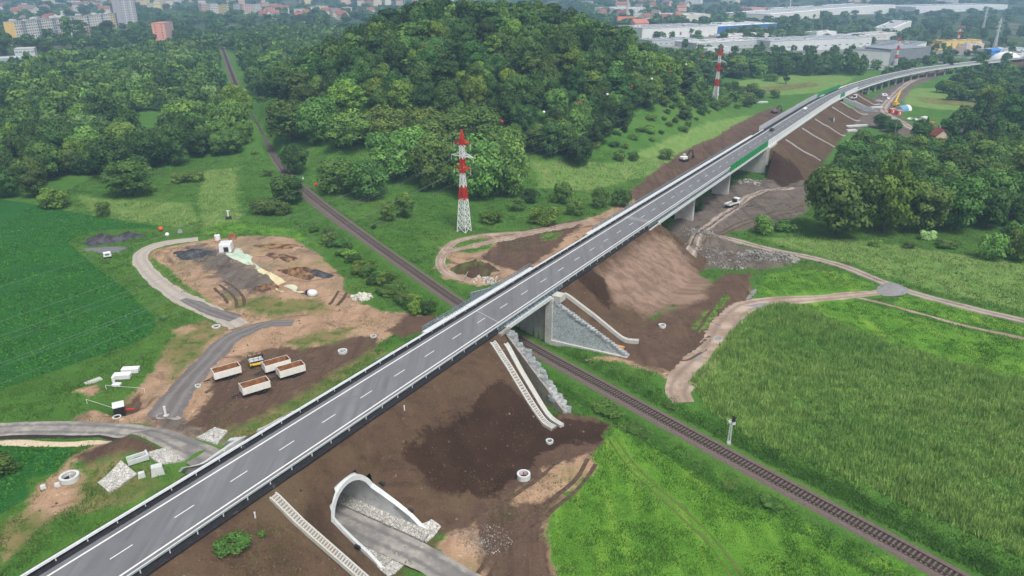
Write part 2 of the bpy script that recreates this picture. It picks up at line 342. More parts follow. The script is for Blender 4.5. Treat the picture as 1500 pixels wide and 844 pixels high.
GZ = hfull(GX, GY); CV = covers(GX, GY)
rough = np.clip(np.maximum.reduce([CV['tan'], CV['brown'], CV['mud']]) / 2, 0, 1)
dr = dline(GX, GY, RAIL)
GZ = GZ + rough * (vnoise(GX, GY, 2.3, 3) * .45 + vnoise(GX, GY, 1.1, 1) * .25 + vnoise(GX, GY, 6, 0) * .5) * np.clip((dr - 3) / 3, 0, 1) * (CV['bank'] < -1)
GZ = GZ + np.clip(CV['bank'], 0, 1) * (np.abs(OO - oc(TT)) > 7) * (vnoise(GX, GY, 1.6, 2) * .22 + vnoise(GX, GY, 5, 0) * .35) * (np.abs(TT - ARCH_T) > 7)
GZ = GZ + np.clip(CV['bank'] / 2, 0, 1) * (np.abs(OO - oc(TT)) > 7.2) * (np.abs(TT - ARCH_T) > 7) * (vnoise(TT + OO * .25, OO * .12, 1.9, 1) * .34 + vnoise(TT - OO * .1, OO * .1, 4.5, 3) * .3)
GZ = GZ + np.clip(CV['mud'] * .6, 0, 1) * (TT > 180) * np.abs(vnoise(GX, GY, 12, 1)) * 1.6
for (px, py, r, h) in [(205, 670, 9, 2.2), (160, 676, 8, 1.8), (120, 578, 5, .9), (420, 440, 12, 1.2), (395, 400, 8, 1.), (455, 400, 5, 1.4), (410, 385, 5, 1.1), (1030, 355, 9, 1.8), (1145, 250, 9, 2), (1215, 600, .1, 0)]:
    p = at(px, py); d = np.hypot(GX - p[0], GY - p[1]) * (1 + .5 * vnoise(GX, GY, 4, 2)); GZ = GZ + h * np.exp(-(d / r * 1.5) ** 2)
for (px, py, r, h) in [(186, 590, 5, 2.2), (360, 385, 3, .8), (385, 400, 3, .9), (435, 425, 3, .8)]:
    p = at(px, py); d = np.hypot(GX - p[0], GY - p[1]); GZ = GZ - h * np.exp(-(d / r * 1.3) ** 4)
# tunnel mouth: open the mesh where the barrel passes
wA = np.abs(TT - ARCH_T); inner = (wA < ARCH_W - .25) & (OO > -26) & (OO < 24)
cutz = np.where(OO > 0, np.interp(OO, [0, 9.3, 10.0, 19.8, 40], [19.5, 8.5, 4.8, .25, -3]), np.interp(-OO, [0, 16.5, 19.0, 25, 45], [19, 5.6, 3.5, .2, -3]))
crown = np.where(OO > 0, 8.5, 5.6) * np.clip(1 - (wA / ARCH_W) ** 2, 0, 1) ** .36
openm = inner & (cutz < crown - 1.0); GZ = np.where(openm, -.25, GZ)
ni, nj = GX.shape; idx = np.arange(ni * nj).reshape(ni, nj)
Q = np.stack([idx[:-1, :-1], idx[1:, :-1], idx[1:, 1:], idx[:-1, 1:]], -1).reshape(-1, 4)[:, ::-1]
zz = GZ.ravel(); step_ = np.ptp(zz[Q], axis=1); op = openm.ravel()[Q]
Q = Q[~(op.any(1) & ~op.all(1) & (step_ > 1.2))]
k = NT('ground_cover')
n1 = k.noise(.9, 5, .65); n2 = k.noise(.16, 5, .6); n3 = k.noise(.03, 4, .6); n4 = k.noise(3.2, 4, .7)
wob = k.math('ADD', k.math('MULTIPLY', k.math('SUBTRACT', n1, .5), 3.0), k.math('MULTIPLY', k.math('SUBTRACT', n2, .5), 6.0))
def m01(v, a, b): return k.mrange(v, a, b)
def blend(a, b, v, lo=.38, hi=.62): return k.mix(m01(v, lo, hi), a, b)
nst = k.noise(.35, 5, .6, stretch=(AZ, 1, .12)); nsl = k.noise(.5, 5, .65, stretch=(AZ, .14, 1)); tr = k.noise(.5, 3, .5, stretch=(.9, 1, .07))
dap = m01(n4, .25, .75)
col = blend(blend(srgb(52, 92, 34), srgb(76, 118, 44), n2), srgb(98, 126, 58), n3, .5, .68)
col = k.mix(.55, col, k.mix(dap, srgb(38, 72, 26), srgb(98, 138, 60)))
def over(col, name, c, e=.5, wb=1.0):
    a = k.math('ADD', k.attr('L_' + name), k.math('MULTIPLY', wob, wb)); return k.mix(m01(a, -e, e), col, c)
c = blend(blend(srgb(40, 66, 34), srgb(66, 90, 46), n3), srgb(110, 106, 96), k.noise(.012, 5, .7), .52, .62); col = over(col, 'town', c, 6)
c = blend(srgb(150, 150, 148), srgb(120, 122, 118), n3); c = k.mix(m01(k.noise(.02, 4, .6), .5, .56), c, srgb(70, 98, 50)); col = over(col, 'lot', c, 2)
c = blend(blend(srgb(92, 124, 58), srgb(114, 140, 76), n2), srgb(134, 140, 88), tr, .5, .7); c = k.mix(.35, c, k.mix(dap, srgb(60, 102, 38), srgb(126, 160, 84))); col = over(col, 'lightm', c, 1.2)
c = blend(blend(srgb(62, 108, 32), srgb(90, 136, 44), n2), srgb(128, 158, 62), nst, .5, .7); c = k.mix(.4, c, k.mix(dap, srgb(48, 96, 22), srgb(128, 172, 66))); col = over(col, 'lime', c, .8)
c = blend(srgb(30, 78, 32), srgb(46, 100, 42), n2, .3, .7); c = k.mix(.4, c, k.mix(dap, srgb(20, 60, 24), srgb(56, 110, 50))); c = k.mix(m01(n3, .5, .7), c, srgb(44, 98, 36)); col = over(col, 'crop', c, .3, .25)
c = blend(srgb(54, 98, 38), srgb(92, 134, 56), n2); col = over(col, 'reed', c, 1., .6)
c = blend(blend(srgb(176, 146, 120), srgb(146, 118, 94), n2, .35, .65), srgb(130, 104, 84), nst, .5, .7); c = k.mix(.35, c, k.mix(dap, srgb(112, 88, 68), srgb(206, 176, 148))); c = k.mix(m01(n3, .52, .66), c, srgb(122, 112, 92)); c = k.mix(m01(k.noise(.09, 6, .7, dist=1.5), .52, .66), c, srgb(104, 86, 72)); c = k.mix(m01(k.noise(.3, 6, .75, dist=1), .6, .7), c, srgb(206, 178, 150)); c = k.mix(m01(k.noise(.055, 5, .6), .56, .7), c, srgb(112, 112, 66)); col = over(col, 'tan', c, .5)
c = blend(blend(srgb(82, 74, 68), srgb(112, 101, 92), n2, .35, .65), srgb(66, 58, 56), tr, .5, .65); c = k.mix(.4, c, k.mix(dap, srgb(58, 50, 48), srgb(150, 138, 128))); c = k.mix(m01(k.noise(.25, 6, .75, dist=1.2), .55, .68), c, srgb(58, 52, 50)); col = over(col, 'mud', c, 1.2, 2.2)
c = blend(blend(srgb(76, 59, 49), srgb(102, 82, 68), n2, .35, .65), srgb(70, 54, 45), tr, .5, .65); c = k.mix(.35, c, k.mix(dap, srgb(56, 42, 36), srgb(128, 106, 90))); col = over(col, 'brown', c, .6)
c = blend(blend(srgb(100, 104, 58), srgb(128, 116, 80), n2), srgb(74, 98, 40), k.noise(.3, 5, .7), .5, .6); col = over(col, 'olive', c, 1.5, 1.6)
c = blend(srgb(66, 104, 38), srgb(104, 130, 60), n1); col = over(col, 'grassover', c, .5, .6)
c = blend(blend(srgb(72, 56, 43), srgb(90, 72, 56), n2, .35, .65), srgb(58, 44, 36), nsl, .5, .68); c = k.mix(m01(k.noise(.07, 5, .7, dist=1), .5, .64), c, srgb(92, 78, 58)); c = k.mix(m01(k.noise(.5, 6, .8), .60, .72), c, srgb(112, 94, 76)); c = k.mix(.3, c, k.mix(dap, srgb(58, 44, 36), srgb(122, 100, 84))); col = over(col, 'bank', c, .4, .5)
c = blend(blend(srgb(62, 108, 34), srgb(92, 138, 48), n2), srgb(140, 140, 62), n3, .55, .7); c = k.mix(.4, c, k.mix(dap, srgb(40, 84, 22), srgb(110, 156, 64))); col = over(col, 'grassbank', c, .9, .8)
c = blend(srgb(150, 126, 110), srgb(112, 92, 79), nsl, .4, .6); c = k.mix(.3, c, k.mix(dap, srgb(92, 74, 62), srgb(156, 134, 118))); col = over(col, 'taupe', c, 1.6)
c = blend(srgb(50, 36, 28), srgb(64, 48, 38), n2); c = k.mix(.3, c, k.mix(dap, srgb(38, 27, 22), srgb(78, 60, 48))); c = k.mix(m01(k.noise(.6, 6, .8), .62, .74), c, srgb(96, 76, 60)); col = over(col, 'dark', c, .5, 1.3)
k.bump(k.math('ADD', n1, k.math('MULTIPLY', n4, .6)), .55, .35)
M_GROUND = k.done(col, .95, 0, .12)
ground = mesh_np('ground', np.stack([GX, GY, GZ], -1).reshape(-1, 3), Q, M_GROUND, smooth=True, attrs={'L_' + n: ('POINT', CV[n].ravel()) for n in LAYERS})
tag(ground, 'rolling ground with fields, bare earth banks and a wooded hill', kind='structure')
# height lookup on the finished mesh (bilinear)
def zmesh(x, y):
    t, o = to(np.asarray(x, float), np.asarray(y, float))
    i = np.clip(np.searchsorted(tg, t) - 1, 0, ni - 2); j = np.clip(np.searchsorted(og, o) - 1, 0, nj - 2)
    a = np.clip((t - tg[i]) / (tg[i + 1] - tg[i]), 0, 1); b = np.clip((o - og[j]) / (og[j + 1] - og[j]), 0, 1)
    return GZ[i, j] * (1 - a) * (1 - b) + GZ[i + 1, j] * a * (1 - b) + GZ[i, j + 1] * (1 - a) * b + GZ[i + 1, j + 1] * a * b
def zm(x, y): return float(zmesh(np.array([x]), np.array([y]))[0])
def on(px, py, dz=0): p = at(px, py); return (float(p[0]), float(p[1]), zm(p[0], p[1]) + dz)
# ------------------------------------------------------------------ highway, tracks, railway
M_CONC = simple('concrete', srgb(196, 196, 192), srgb(170, 170, 166), 1.2, .85, bump=.2, c3=srgb(182, 180, 172))
M_CONCD = simple('weathered_concrete', srgb(158, 152, 144), srgb(128, 122, 114), .9, .9, bump=.3)
M_GALV = simple('galvanised_steel', srgb(214, 218, 220), srgb(196, 200, 204), 2, .5, .05)
M_STEELD = simple('dark_steel', srgb(70, 78, 84), srgb(54, 60, 66), 2, .5, .5)
M_WHITE = simple('white_road_paint', srgb(232, 232, 230), srgb(214, 214, 212), 4, .7)
k = NT('asphalt'); n2 = k.noise(.25, 5, .6); st = k.noise(.8, 4, .6, stretch=(AZ, 1, .02)); nf = k.noise(6, 3, .7)
c = k.mix(k.mrange(st, .35, .65), srgb(90, 91, 94), srgb(122, 123, 126)); c = k.mix(k.mrange(n2, .4, .62), c, srgb(106, 107, 110)); c = k.mix(.25, c, k.mix(nf, srgb(84, 86, 92), srgb(142, 144, 148)))
k.bump(nf, .15, .02); M_ASPH = k.done(c, .8, 0, .3)
k = NT('verge_grit'); nf = k.noise(2.2, 5, .7); c = k.mix(k.mrange(nf, .35, .62), srgb(28, 28, 31), srgb(46, 46, 49)); c = k.mix(k.mrange(k.noise(.5, 5, .7), .62, .74), c, srgb(92, 92, 94)); k.bump(nf, .4, .05); M_VERGE = k.done(c, .95)
RT = np.concatenate([np.arange(-34, 440, 4.0), np.arange(440, 1300, 8.0)])
def ribbon_road(name, o0, o1, dz, mat, ts=RT, parent=None, thick=0):
    b = MB(); rows = []
    for t in ts:
        if thick: rows.append([road(t, o0, dz), road(t, o1, dz), road(t, o1, dz - thick), road(t, o0, dz - thick)])
        else: rows.append([road(t, o0, dz), road(t, (o0 + o1) / 2, dz), road(t, o1, dz)])
    b.loft(rows, closed=bool(thick), caps=bool(thick)); return b.build(name, mat, parent)
hw = ribbon_road('highway', -4.5, 4.55, 0, M_ASPH); tag(hw, 'straight grey asphalt highway on an embankment', kind='structure')
vg = ribbon_road('verge', -6.15, -4.5, -.03, M_VERGE, thick=.14); tag(vg, 'dark grit verge beside the asphalt', kind='structure')
vg = ribbon_road('verge', 4.55, 6.15, -.03, M_VERGE, thick=.14); tag(vg, 'dark grit verge beside the asphalt', kind='structure')
e = ribbon_road('edge_line', -3.74, -3.48, .006, M_WHITE, parent=hw); e = ribbon_road('edge_line', 3.48, 3.74, .006, M_WHITE, parent=hw)
b = MB()
for i in range(-4, 140):
    t = i * 9.0
    if t > 1250: break
    rows = [[road(t + u, -.075, .006), road(t + u, .075, .006)] for u in (-1.5, 0, 1.5)]; b.loft(rows)
b.build('centre_dashes', M_WHITE, hw)
b = MB()   # bridge joint across the deck
for f in np.linspace(-3.4, 3.4, 9)[:-1]:
    b.loft([[road(83.3 - .36 * f, f, .007), road(83.3 - .36 * (f + .85), f + .85, .007)], [road(83.45 - .36 * f, f, .007), road(83.45 - .36 * (f + .85), f + .85, .007)]])
b.build('deck_joint', M_CONC, hw)
b = MB()
for f in np.linspace(-4.4, 4.4, 9)[:-1]:
    b.loft([[road(166 - .1 * f, f, .005), road(166 - .1 * (f + 1.1), f + 1.1, .005)], [road(169 - .1 * f, f, .005), road(169 - .1 * (f + 1.1), f + 1.1, .005)]])
b.build('deck_joint', simple('pale_asphalt', srgb(138, 138, 138), srgb(122, 122, 122), 1), hw)

def drape(name, L, w, mat, dz=.07, nw=8, step=1.0, jit=.25, label=None, parent=None, zfix=None):
    """a strip laid over the ground along world polyline L; w width or list of widths"""
    P = catmull(L, step); n = len(P); ww = np.full(n, w) if np.isscalar(w) else np.interp(np.linspace(0, 1, n), np.linspace(0, 1, len(w)), w)
    d = np.gradient(P, axis=0); d /= np.linalg.norm(d, axis=1)[:, None]; nx = np.stack([d[:, 1], -d[:, 0]], 1)
    jl = np.convolve(rng.normal(0, jit, n + 4), np.ones(5) / 5, 'valid') * 2; jr = np.convolve(rng.normal(0, jit, n + 4), np.ones(5) / 5, 'valid') * 2
    u = np.linspace(-.5, .5, nw + 1); off = ww[:, None] * u[None] + np.where(u < 0, -1, 1) * (np.abs(u) * 2) ** 3 * np.where(u[None] < 0, jl[:, None], jr[:, None])
    X = P[:, :1] + nx[:, :1] * off; Y = P[:, 1:2] + nx[:, 1:2] * off; Z = zmesh(X, Y) + dz; Z[:, 0] -= .12; Z[:, -1] -= .12
    # keep above the coarser ground mesh between samples
    Z[:, 1:-1] = np.maximum(Z[:, 1:-1], (Z[:, :-2] + Z[:, 2:]) / 2 - .02)
    if zfix: Z = zfix(X, Y, Z)
    m = nw + 1; idx = np.arange(n * m).reshape(n, m); F = np.stack([idx[:-1, :-1], idx[:-1, 1:], idx[1:, 1:], idx[1:, :-1]], -1).reshape(-1, 4)
    o = mesh_np(name, np.stack([X, Y, Z], -1).reshape(-1, 3), F, mat, parent, smooth=True, attrs={'across': ('POINT', np.broadcast_to(u, X.shape).ravel())})
    if label: tag(o, label, kind='structure')
    return o
def track_mat(name, c1, c2, c3, rut):
    k = NT(name); n = k.noise(.8, 5, .65); n2 = k.noise(.15, 4, .6); c = k.mix(k.mrange(n, .35, .65), c1, c2); c = k.mix(k.mrange(n2, .45, .6), c, c3)
    a = k.math('ABSOLUTE', k.attr('across'), 0); a = k.math('ABSOLUTE', k.math('SUBTRACT', a, .22), 0); a = k.math('ADD', a, k.math('MULTIPLY', k.math('SUBTRACT', n, .5), .25))
    c = k.mix(k.mrange(a, .02, .12, .75, 0), c, rut); k.bump(n, .4, .1); return k.done(c, .92)
M_SERV = track_mat('gravel_road', srgb(178, 168, 156), srgb(158, 148, 138), srgb(168, 162, 154), srgb(150, 144, 138))
M_MILL = track_mat('asphalt_millings', srgb(98, 94, 94), srgb(116, 112, 112), srgb(104, 98, 96), srgb(126, 122, 120))
M_ACC = track_mat('dusty_asphalt', srgb(140, 136, 132), srgb(164, 158, 150), srgb(120, 117, 115), srgb(104, 102, 102))
M_DIRT = track_mat('dirt_track', srgb(158, 138, 122), srgb(138, 118, 104), srgb(174, 158, 144), srgb(128, 112, 102))
M_MUDT = track_mat('muddy_track', srgb(128, 114, 104), srgb(152, 140, 130), srgb(112, 98, 90), srgb(178, 168, 160))
P2 = lambda L: [on(a, b)[:2] for a, b in L]
drape('gravel_road', P2([(352, 478), (330, 466), (296, 450), (258, 432), (232, 412), (214, 394), (205, 378), (212, 367), (234, 358), (262, 353), (292, 350)]), [6, 6, 6, 5.5, 5, 5, 4.5], M_SERV, label='pale grey gravel service road curving round the excavation')
drape('asphalt_millings_track', P2([(430, 474), (395, 475), (362, 484), (332, 500), (305, 530), (272, 565), (248, 598), (236, 614)]), [2.5, 4.5, 5, 5.2, 5.2, 5.2, 6, 6.5], M_MILL, dz=.11, label='dark track of asphalt millings crossing the bare earth')
drape('asphalt_millings_track', P2([(345, 468), (320, 460), (295, 450), (268, 438)]), [4.6, 4.4, 3.8, 2.5], M_MILL, dz=.13, label='dark patch of millings on the gravel service road')
acc = [Gz(-220, 660, 0), Gz(-100, 640, 0), Gz(0, 631, 0), Gz(90, 628, 0), Gz(170, 632, 0), Gz(235, 645, 0), np.array(xy(29.6, -27)), np.array(xy(29.5, -20)), np.array(xy(29.5, 0)), np.array(xy(29.5, 18)), np.array(xy(29.2, 27)), np.array(xy(27, 40)), np.array(xy(22, 55)), np.array(xy(15, 75))]
drape('access_road', acc, [5.4, 5.4, 5.4, 5.4, 5.6, 5.6, 5.0, 5.0, 5.0, 5.0, 5.2, 5.2, 5.2], M_ACC, dz=.12, jit=.1, zfix=lambda X, Y, Z: np.where((to(X, Y)[1] > -27) & (to(X, Y)[1] < 25), .16, Z), label='dusty grey access road running under the highway through the concrete arch')
drape('footpath_strip', P2([(-60, 652), (20, 649), (100, 651), (168, 655)]), 1.6, simple('pale_sand', srgb(206, 188, 164), srgb(186, 168, 144), 1), label='pale sandy strip below the access road')
drape('gutter', P2([(-60, 640), (20, 640), (100, 640), (150, 644), (184, 650)]), 1.3, simple('black_membrane', srgb(38, 34, 32), srgb(58, 50, 46), 1), dz=.10, label='black membrane lined ditch along the access road')
drape('dirt_track', P2([(1000, 590), (992, 572), (1005, 552), (1030, 528), (1050, 502), (1068, 472), (1092, 451), (1140, 441), (1200, 437), (1262, 431), (1300, 427)]), [5, 8, 8, 8, 8, 7.5, 6.5, 4.5, 4.0, 4.0], M_DIRT, label='bare dirt track curving round the reed field')
drape('muddy_track', P2([(1030, 345), (1075, 352), (1130, 366), (1190, 378), (1240, 392), (1290, 412), (1340, 430), (1420, 451), (1500, 470), (1600, 494)]), [6, 5, 5, 4.5, 4.5, 4.5, 4.5], M_MUDT, label='wet muddy track leading from the viaduct past the meadow')
drape('narrow_track', P2([(1245, 433), (1320, 452), (1400, 474), (1500, 496), (1600, 520)]), 1.4, M_DIRT, label='narrow worn track between two strips of bright grass')
drape('dirt_track', P2([(870, 322), (800, 336), (730, 352), (690, 362), (660, 366), (646, 378), (652, 398), (690, 412)]), [3, 5, 5, 4, 3.5, 3.5, 3], M_DIRT, label='reddish dirt track looping round a grass patch by the pylon')
drape('dirt_track', P2([(790, 340), (740, 342), (700, 346), (665, 355), (648, 372)]), 3.2, M_DIRT, label='dirt track passing just below the pylon')
drape('muddy_track', P2([(1010, 370), (1025, 345), (1055, 320), (1085, 300), (1105, 285), (1160, 275)]), 4.5, M_MUDT, label='rutted muddy track under the viaduct beside the flatbed truck')
drape('lane', P2([(1380, 225), (1345, 195), (1318, 178), (1296, 165), (1300, 150), (1335, 120), (1385, 104)]), 6, M_MUDT, label='grey lane running beside the far viaduct past parked cars')
M_TRAMP = simple('trampled_grass', srgb(96, 112, 52), srgb(78, 100, 42), .8)
k = NT('churned_rut'); n = k.noise(1.5, 5, .7); k.bump(n, .6, .1); M_RUT = k.done(k.mix(k.mrange(n, .35, .65), srgb(66, 52, 43), srgb(100, 82, 68)), .95)
RUTS = [([(1000, 372), (1020, 350), (1050, 325), (1080, 305), (1120, 285), (1165, 272)], .8, 'dark rut beside the muddy track under the viaduct'), ([(1030, 362), (1060, 338), (1100, 322), (1150, 310), (1180, 300)], .8, 'dark rut across the mud below the far viaduct end'), ([(1045, 350), (1090, 330), (1140, 318), (1175, 310)], .8, 'second dark rut across the mud below the far viaduct end'), ([(285, 612), (350, 588), (430, 555), (500, 522)], .85, 'dark wheel rut across the trailer yard'), ([(300, 622), (365, 597), (445, 562), (515, 526)], .85, 'dark wheel rut nearest the highway in the trailer yard'), ([(300, 575), (360, 545), (440, 520), (530, 500)], .85, 'dark wheel rut behind the parked trailers'),
 ([(328, 412), (345, 422), (356, 436), (358, 450)], .85, 'curved rut in the excavation, innermost of three'), ([(322, 418), (336, 428), (345, 440), (347, 452)], .85, 'curved rut in the excavation, middle of three'), ([(314, 422), (327, 434), (334, 446)], .85, 'curved rut in the excavation, outermost of three'),
 ([(482, 448), (490, 438), (497, 427)], .85, 'short straight rut left of the rail side shrubs'), ([(494, 448), (502, 438), (509, 427)], .85, 'short straight rut nearest the rail side shrubs'),
 ([(880, 478), (930, 498), (975, 520), (1005, 528), (1035, 512)], .85, 'sweeping rut below the gabion wall drain'), ([(895, 470), (945, 490), (985, 508), (1015, 510), (1042, 492)], .85, 'sweeping rut at the toe of the taupe bank'), ([(1000, 505), (1025, 480), (1045, 450), (1062, 425)], .85, 'rut along the toe of the taupe bank'),
 ([(700, 840), (735, 790), (790, 745), (840, 705), (862, 670)], .85, 'rut along the bare track by the meadow'), ([(716, 846), (750, 798), (800, 755), (850, 712), (872, 680)], .85, 'second rut along the bare track by the meadow'), ([(690, 760), (740, 735), (790, 700), (830, 665)], .85, 'rut past the white concrete ring'),
 ([(720, 385), (760, 362), (810, 345), (850, 332)], .85, 'rut on the graded earth by the pylon track'), ([(735, 392), (775, 370), (825, 350)], .85, 'lower rut on the graded earth by the pylon track')]
drape('sunken_field_track', P2([(900, 638), (937, 688), (998, 743), (1055, 798), (1096, 858)]), .5, M_TRAMP, dz=.05, label='second worn wheel track crossing the bright meadow')
drape('sunken_field_track', P2([(890, 640), (925, 690), (985, 745), (1040, 800), (1080, 860)]), .5, M_TRAMP, dz=.05, label='worn wheel track crossing the bright meadow')
for L_, w_, lb_ in RUTS: drape('wheel_rut', P2(L_), w_, M_RUT, dz=.09, nw=8, jit=.08, label=lb_)
# ---- puddles and milky water
M_PUD = simple('puddle_water', srgb(150, 148, 150), srgb(128, 126, 128), .8, .12, spec=.5)
M_MILK = simple('milky_water', srgb(176, 200, 184), srgb(196, 206, 180), .25, .25, spec=.4)
M_CREAM = simple('cream_silt', srgb(216, 204, 164), srgb(200, 186, 148), .8, .6)
def pool(name, pts, mat, label, dz=.10):
    P = [on(a, b) for a, b in pts]; c = np.mean(P, 0); b = MB(); V = []; n = 0
    Q = catmull(np.array([p[:2] for p in P + [P[0]]]), .6); Q = Q[:-1]; Z = zmesh(Q[:, 0], Q[:, 1]) + dz
    rings = [[(c[0] + (q[0] - c[0]) * s, c[1] + (q[1] - c[1]) * s) for q in Q] for s in (1, .7, .4, .12)]
    rows = [[(x, y, zm(x, y) + dz) for x, y in r] for r in rings]; b.loft([r + [r[0]] for r in rows]); b.add(rows[-1], [tuple(range(len(Q)))])
    return tag(b.build(name, mat), label, kind='structure')
pool('puddle', [(1286, 420), (1305, 414), (1330, 424), (1322, 433), (1296, 434), (1284, 428)], M_PUD, 'large pale puddle at the track junction')
pool('puddle', [(1092, 440), (1100, 428), (1108, 424), (1104, 434)], M_PUD, 'small puddle at the corner of the lime green meadow')
pool('puddle', [(1092, 449), (1110, 445), (1130, 445), (1112, 450)], M_PUD, 'long puddle on the dirt track bend')
pool('puddle', [(1046, 496), (1054, 492), (1057, 497), (1048, 500)], M_PUD, 'round puddle on the dirt track')
pool('puddle', [(1018, 526), (1026, 520), (1029, 523), (1020, 529)], M_PUD, 'thin puddle low on the dirt track')
pool('pond_water', [(330, 372), (340, 366), (352, 364), (358, 372), (370, 376), (368, 382), (380, 392), (386, 398), (380, 400), (366, 388), (350, 382), (338, 378)], M_MILK, 'milky green water spreading below the white tank')
drape('water_channel', P2([(380, 396), (392, 401), (402, 408), (410, 414), (416, 417)]), [1.2, 1.3, 1.3, 2.2, 2.4], M_CREAM, dz=.12, label='cream silt channel running through the excavation')
drape('water_channel', P2([(410, 416), (405, 423), (408, 430), (418, 435)]), .8, M_CREAM, dz=.12, label='curved branch of the cream silt channel')
pool('pond_water', [(414, 423), (424, 419), (436, 421), (434, 427), (446, 431), (440, 434), (428, 432), (430, 427)], simple('milky_silt', srgb(190, 196, 172), srgb(200, 200, 176), .4, .35), 'small milky pool beside the white sack')
# ---- railway
M_BAL = simple('ballast', srgb(116, 104, 98), srgb(88, 80, 76), 2.5, .95, bump=.6, c3=srgb(104, 90, 86))
M_BALD = simple('oily_ballast', srgb(66, 58, 55), srgb(50, 45, 43), 2.5, .95, bump=.6)
M_SLP = simple('sleeper_concrete', srgb(112, 102, 97), srgb(90, 82, 78), 3, .9)
M_RAIL = simple('rail_steel', srgb(112, 92, 80), srgb(94, 76, 66), 3, .5, .4)
Pn = RAIL; dn = np.gradient(Pn, axis=0); dn /= np.linalg.norm(dn, axis=1)[:, None]; nn = np.stack([dn[:, 1], -dn[:, 0]], 1)
rz_ = np.maximum(RAILZ, zmesh(Pn[:, 0], Pn[:, 1]) + .3)
def railrow(offs): return [[(Pn[i, 0] + nn[i, 0] * o, Pn[i, 1] + nn[i, 1] * o, rz_[i] + z) for o, z in offs] for i in range(len(Pn))]
rw = empty('railway_track', (float(Pn[0, 0]), float(Pn[0, 1]), RAILZ)); tag(rw, 'single railway track on ballast passing under the highway bridge', kind='structure')
rw.location = (0, 0, 0)
MB().loft(railrow([(-2.9, -.75), (-1.9, -.16), (-1.5, -.1), (1.5, -.1), (1.9, -.16), (2.9, -.75)])).build('ballast_bed', M_BAL, rw)
MB().loft(railrow([(-1.15, -.085), (0, -.08), (1.15, -.085)])).build('ballast_centre', M_BALD, rw)
for s in (-.75, .75):
    MB().loft(railrow([(s - .06, -.02), (s - .035, .16), (s + .035, .16), (s + .06, -.02)])).build('rail', M_RAIL, rw)
sl = np.cumsum(np.r_[0, np.linalg.norm(np.diff(Pn, axis=0), axis=1)]); sp = np.arange(0, min(560, sl[-1]), .72)
def sleeper(b, s):
    i = int(np.clip(np.searchsorted(sl, s), 1, len(sl) - 1)); f = (s - sl[i - 1]) / (sl[i] - sl[i - 1]); p = Pn[i - 1] * (1 - f) + Pn[i] * f
    b.box((p[0], p[1], rz_[i] - .06), (2.5, .28, .16), math.atan2(nn[i, 1], nn[i, 0]))
vis = [s for s in sp if s > 30]
for s in vis[:100]:
    b = MB(); sleeper(b, s); b.build('sleeper', M_SLP, rw)
b = MB()
for s in vis[100:] + [s for s in sp if s <= 30]: sleeper(b, s)
tag(b.build('sleepers', M_SLP, rw), kind='stuff')
# ---- guardrails
def guardrail(o, ts, label, side, dz=0, posts=True):
    g = empty('guardrail', road(ts[0], o)); g.location = (0, 0, 0); tag(g, label, 'guardrail', 'crash barriers along the highway')
    rows = [[road(t, o + s * side, dz + z) for s, z in ((0, .42), (-.08, .50), (0, .6), (-.08, .70), (0, .80), (.16, .80), (.16, .72), (.04, .70), (.04, .42))] for t in ts]
    MB().loft(rows, closed=True, caps=True).build('rail_beam', M_GALV, g)
    pt = np.arange(ts[0] + 1, ts[-1], 4.0)
    near = [t for t in pt if t > -14][:100]; b2 = MB()
    for t in near:
        b = MB(); p = road(t, o + .09 * side, dz); b.box((p[0], p[1], p[2] + .3), (.1, .12, .85), ROAD_RZ); b.build('post', M_GALV, g)
    rest = [t for t in pt if t not in near]
    for t in rest: p = road(t, o + .09 * side, dz); b2.box((p[0], p[1], p[2] + .3), (.1, .12, .85), ROAD_RZ)
    if rest: tag(b2.build('posts', M_GALV, g), kind='stuff')
    return g
guardrail(-5.25, np.arange(-34, 345, 4.), 'long steel guardrail on the side of the highway facing the trailers', -1)
guardrail(5.15, np.arange(-34, 250, 4.), 'long steel guardrail on the side of the highway facing the brown bank', 1)
guardrail(-5.1, np.arange(560, 1250, 8.), 'steel guardrail on the outer edge of the far curving viaduct', -1)
guardrail(5.1, np.arange(545, 1250, 8.), 'steel guardrail on the inner edge of the far curving viaduct', 1)
# ------------------------------------------------------------------ bridges, walls, portals, drains
def rp(t, o, z): x, y = xy(t, oc(t) + o); return (float(x), float(y), float(z))
k = NT('gabion_stone'); v = k.voro(1.6); v2 = k.voro(1.6, 'DISTANCE_TO_EDGE')
c = k.mix(v.outputs['Color'], srgb(136, 144, 150), srgb(198, 204, 206)); c = k.mix(.5, c, srgb(172, 180, 184)); c = k.mix(k.mrange(v2.outputs['Distance'], 0, .07, .7, 0), c, srgb(84, 88, 92)); k.bump(v2.outputs['Distance'], .5, .1); M_GAB = k.done(c, .9)
def cobble(name, sc, c1, c2, j, w=.08):
    k = NT(name); v = k.voro(sc); v2 = k.voro(sc, 'DISTANCE_TO_EDGE'); c = k.mix(v.outputs['Color'], c1, c2)
    c = k.mix(k.mrange(v2.outputs['Distance'], w * .3, w, 1, 0), c, j); k.bump(k.mrange(v2.outputs['Distance'], 0, .2), .5, .1); return k.done(c, .85)
M_COB = cobble('cobble_apron', 1.9, srgb(160, 158, 154), srgb(206, 204, 198), srgb(104, 98, 92), .05)
M_COBL = cobble('cobble_lining', 2.4, srgb(150, 148, 142), srgb(204, 202, 194), srgb(92, 86, 80), .07)
M_ROCK = simple('grey_rock', srgb(150, 154, 156), srgb(116, 120, 122), 1.3, .9, bump=.5, c3=srgb(176, 178, 178), s3=.4)
k = NT('formed_concrete'); n = k.noise(.7, 5); st = k.noise(1.0, 3, stretch=(0, 1, 1)); bk = k.noise(2.0, 2, .5, stretch=(AZ, 1, 1))
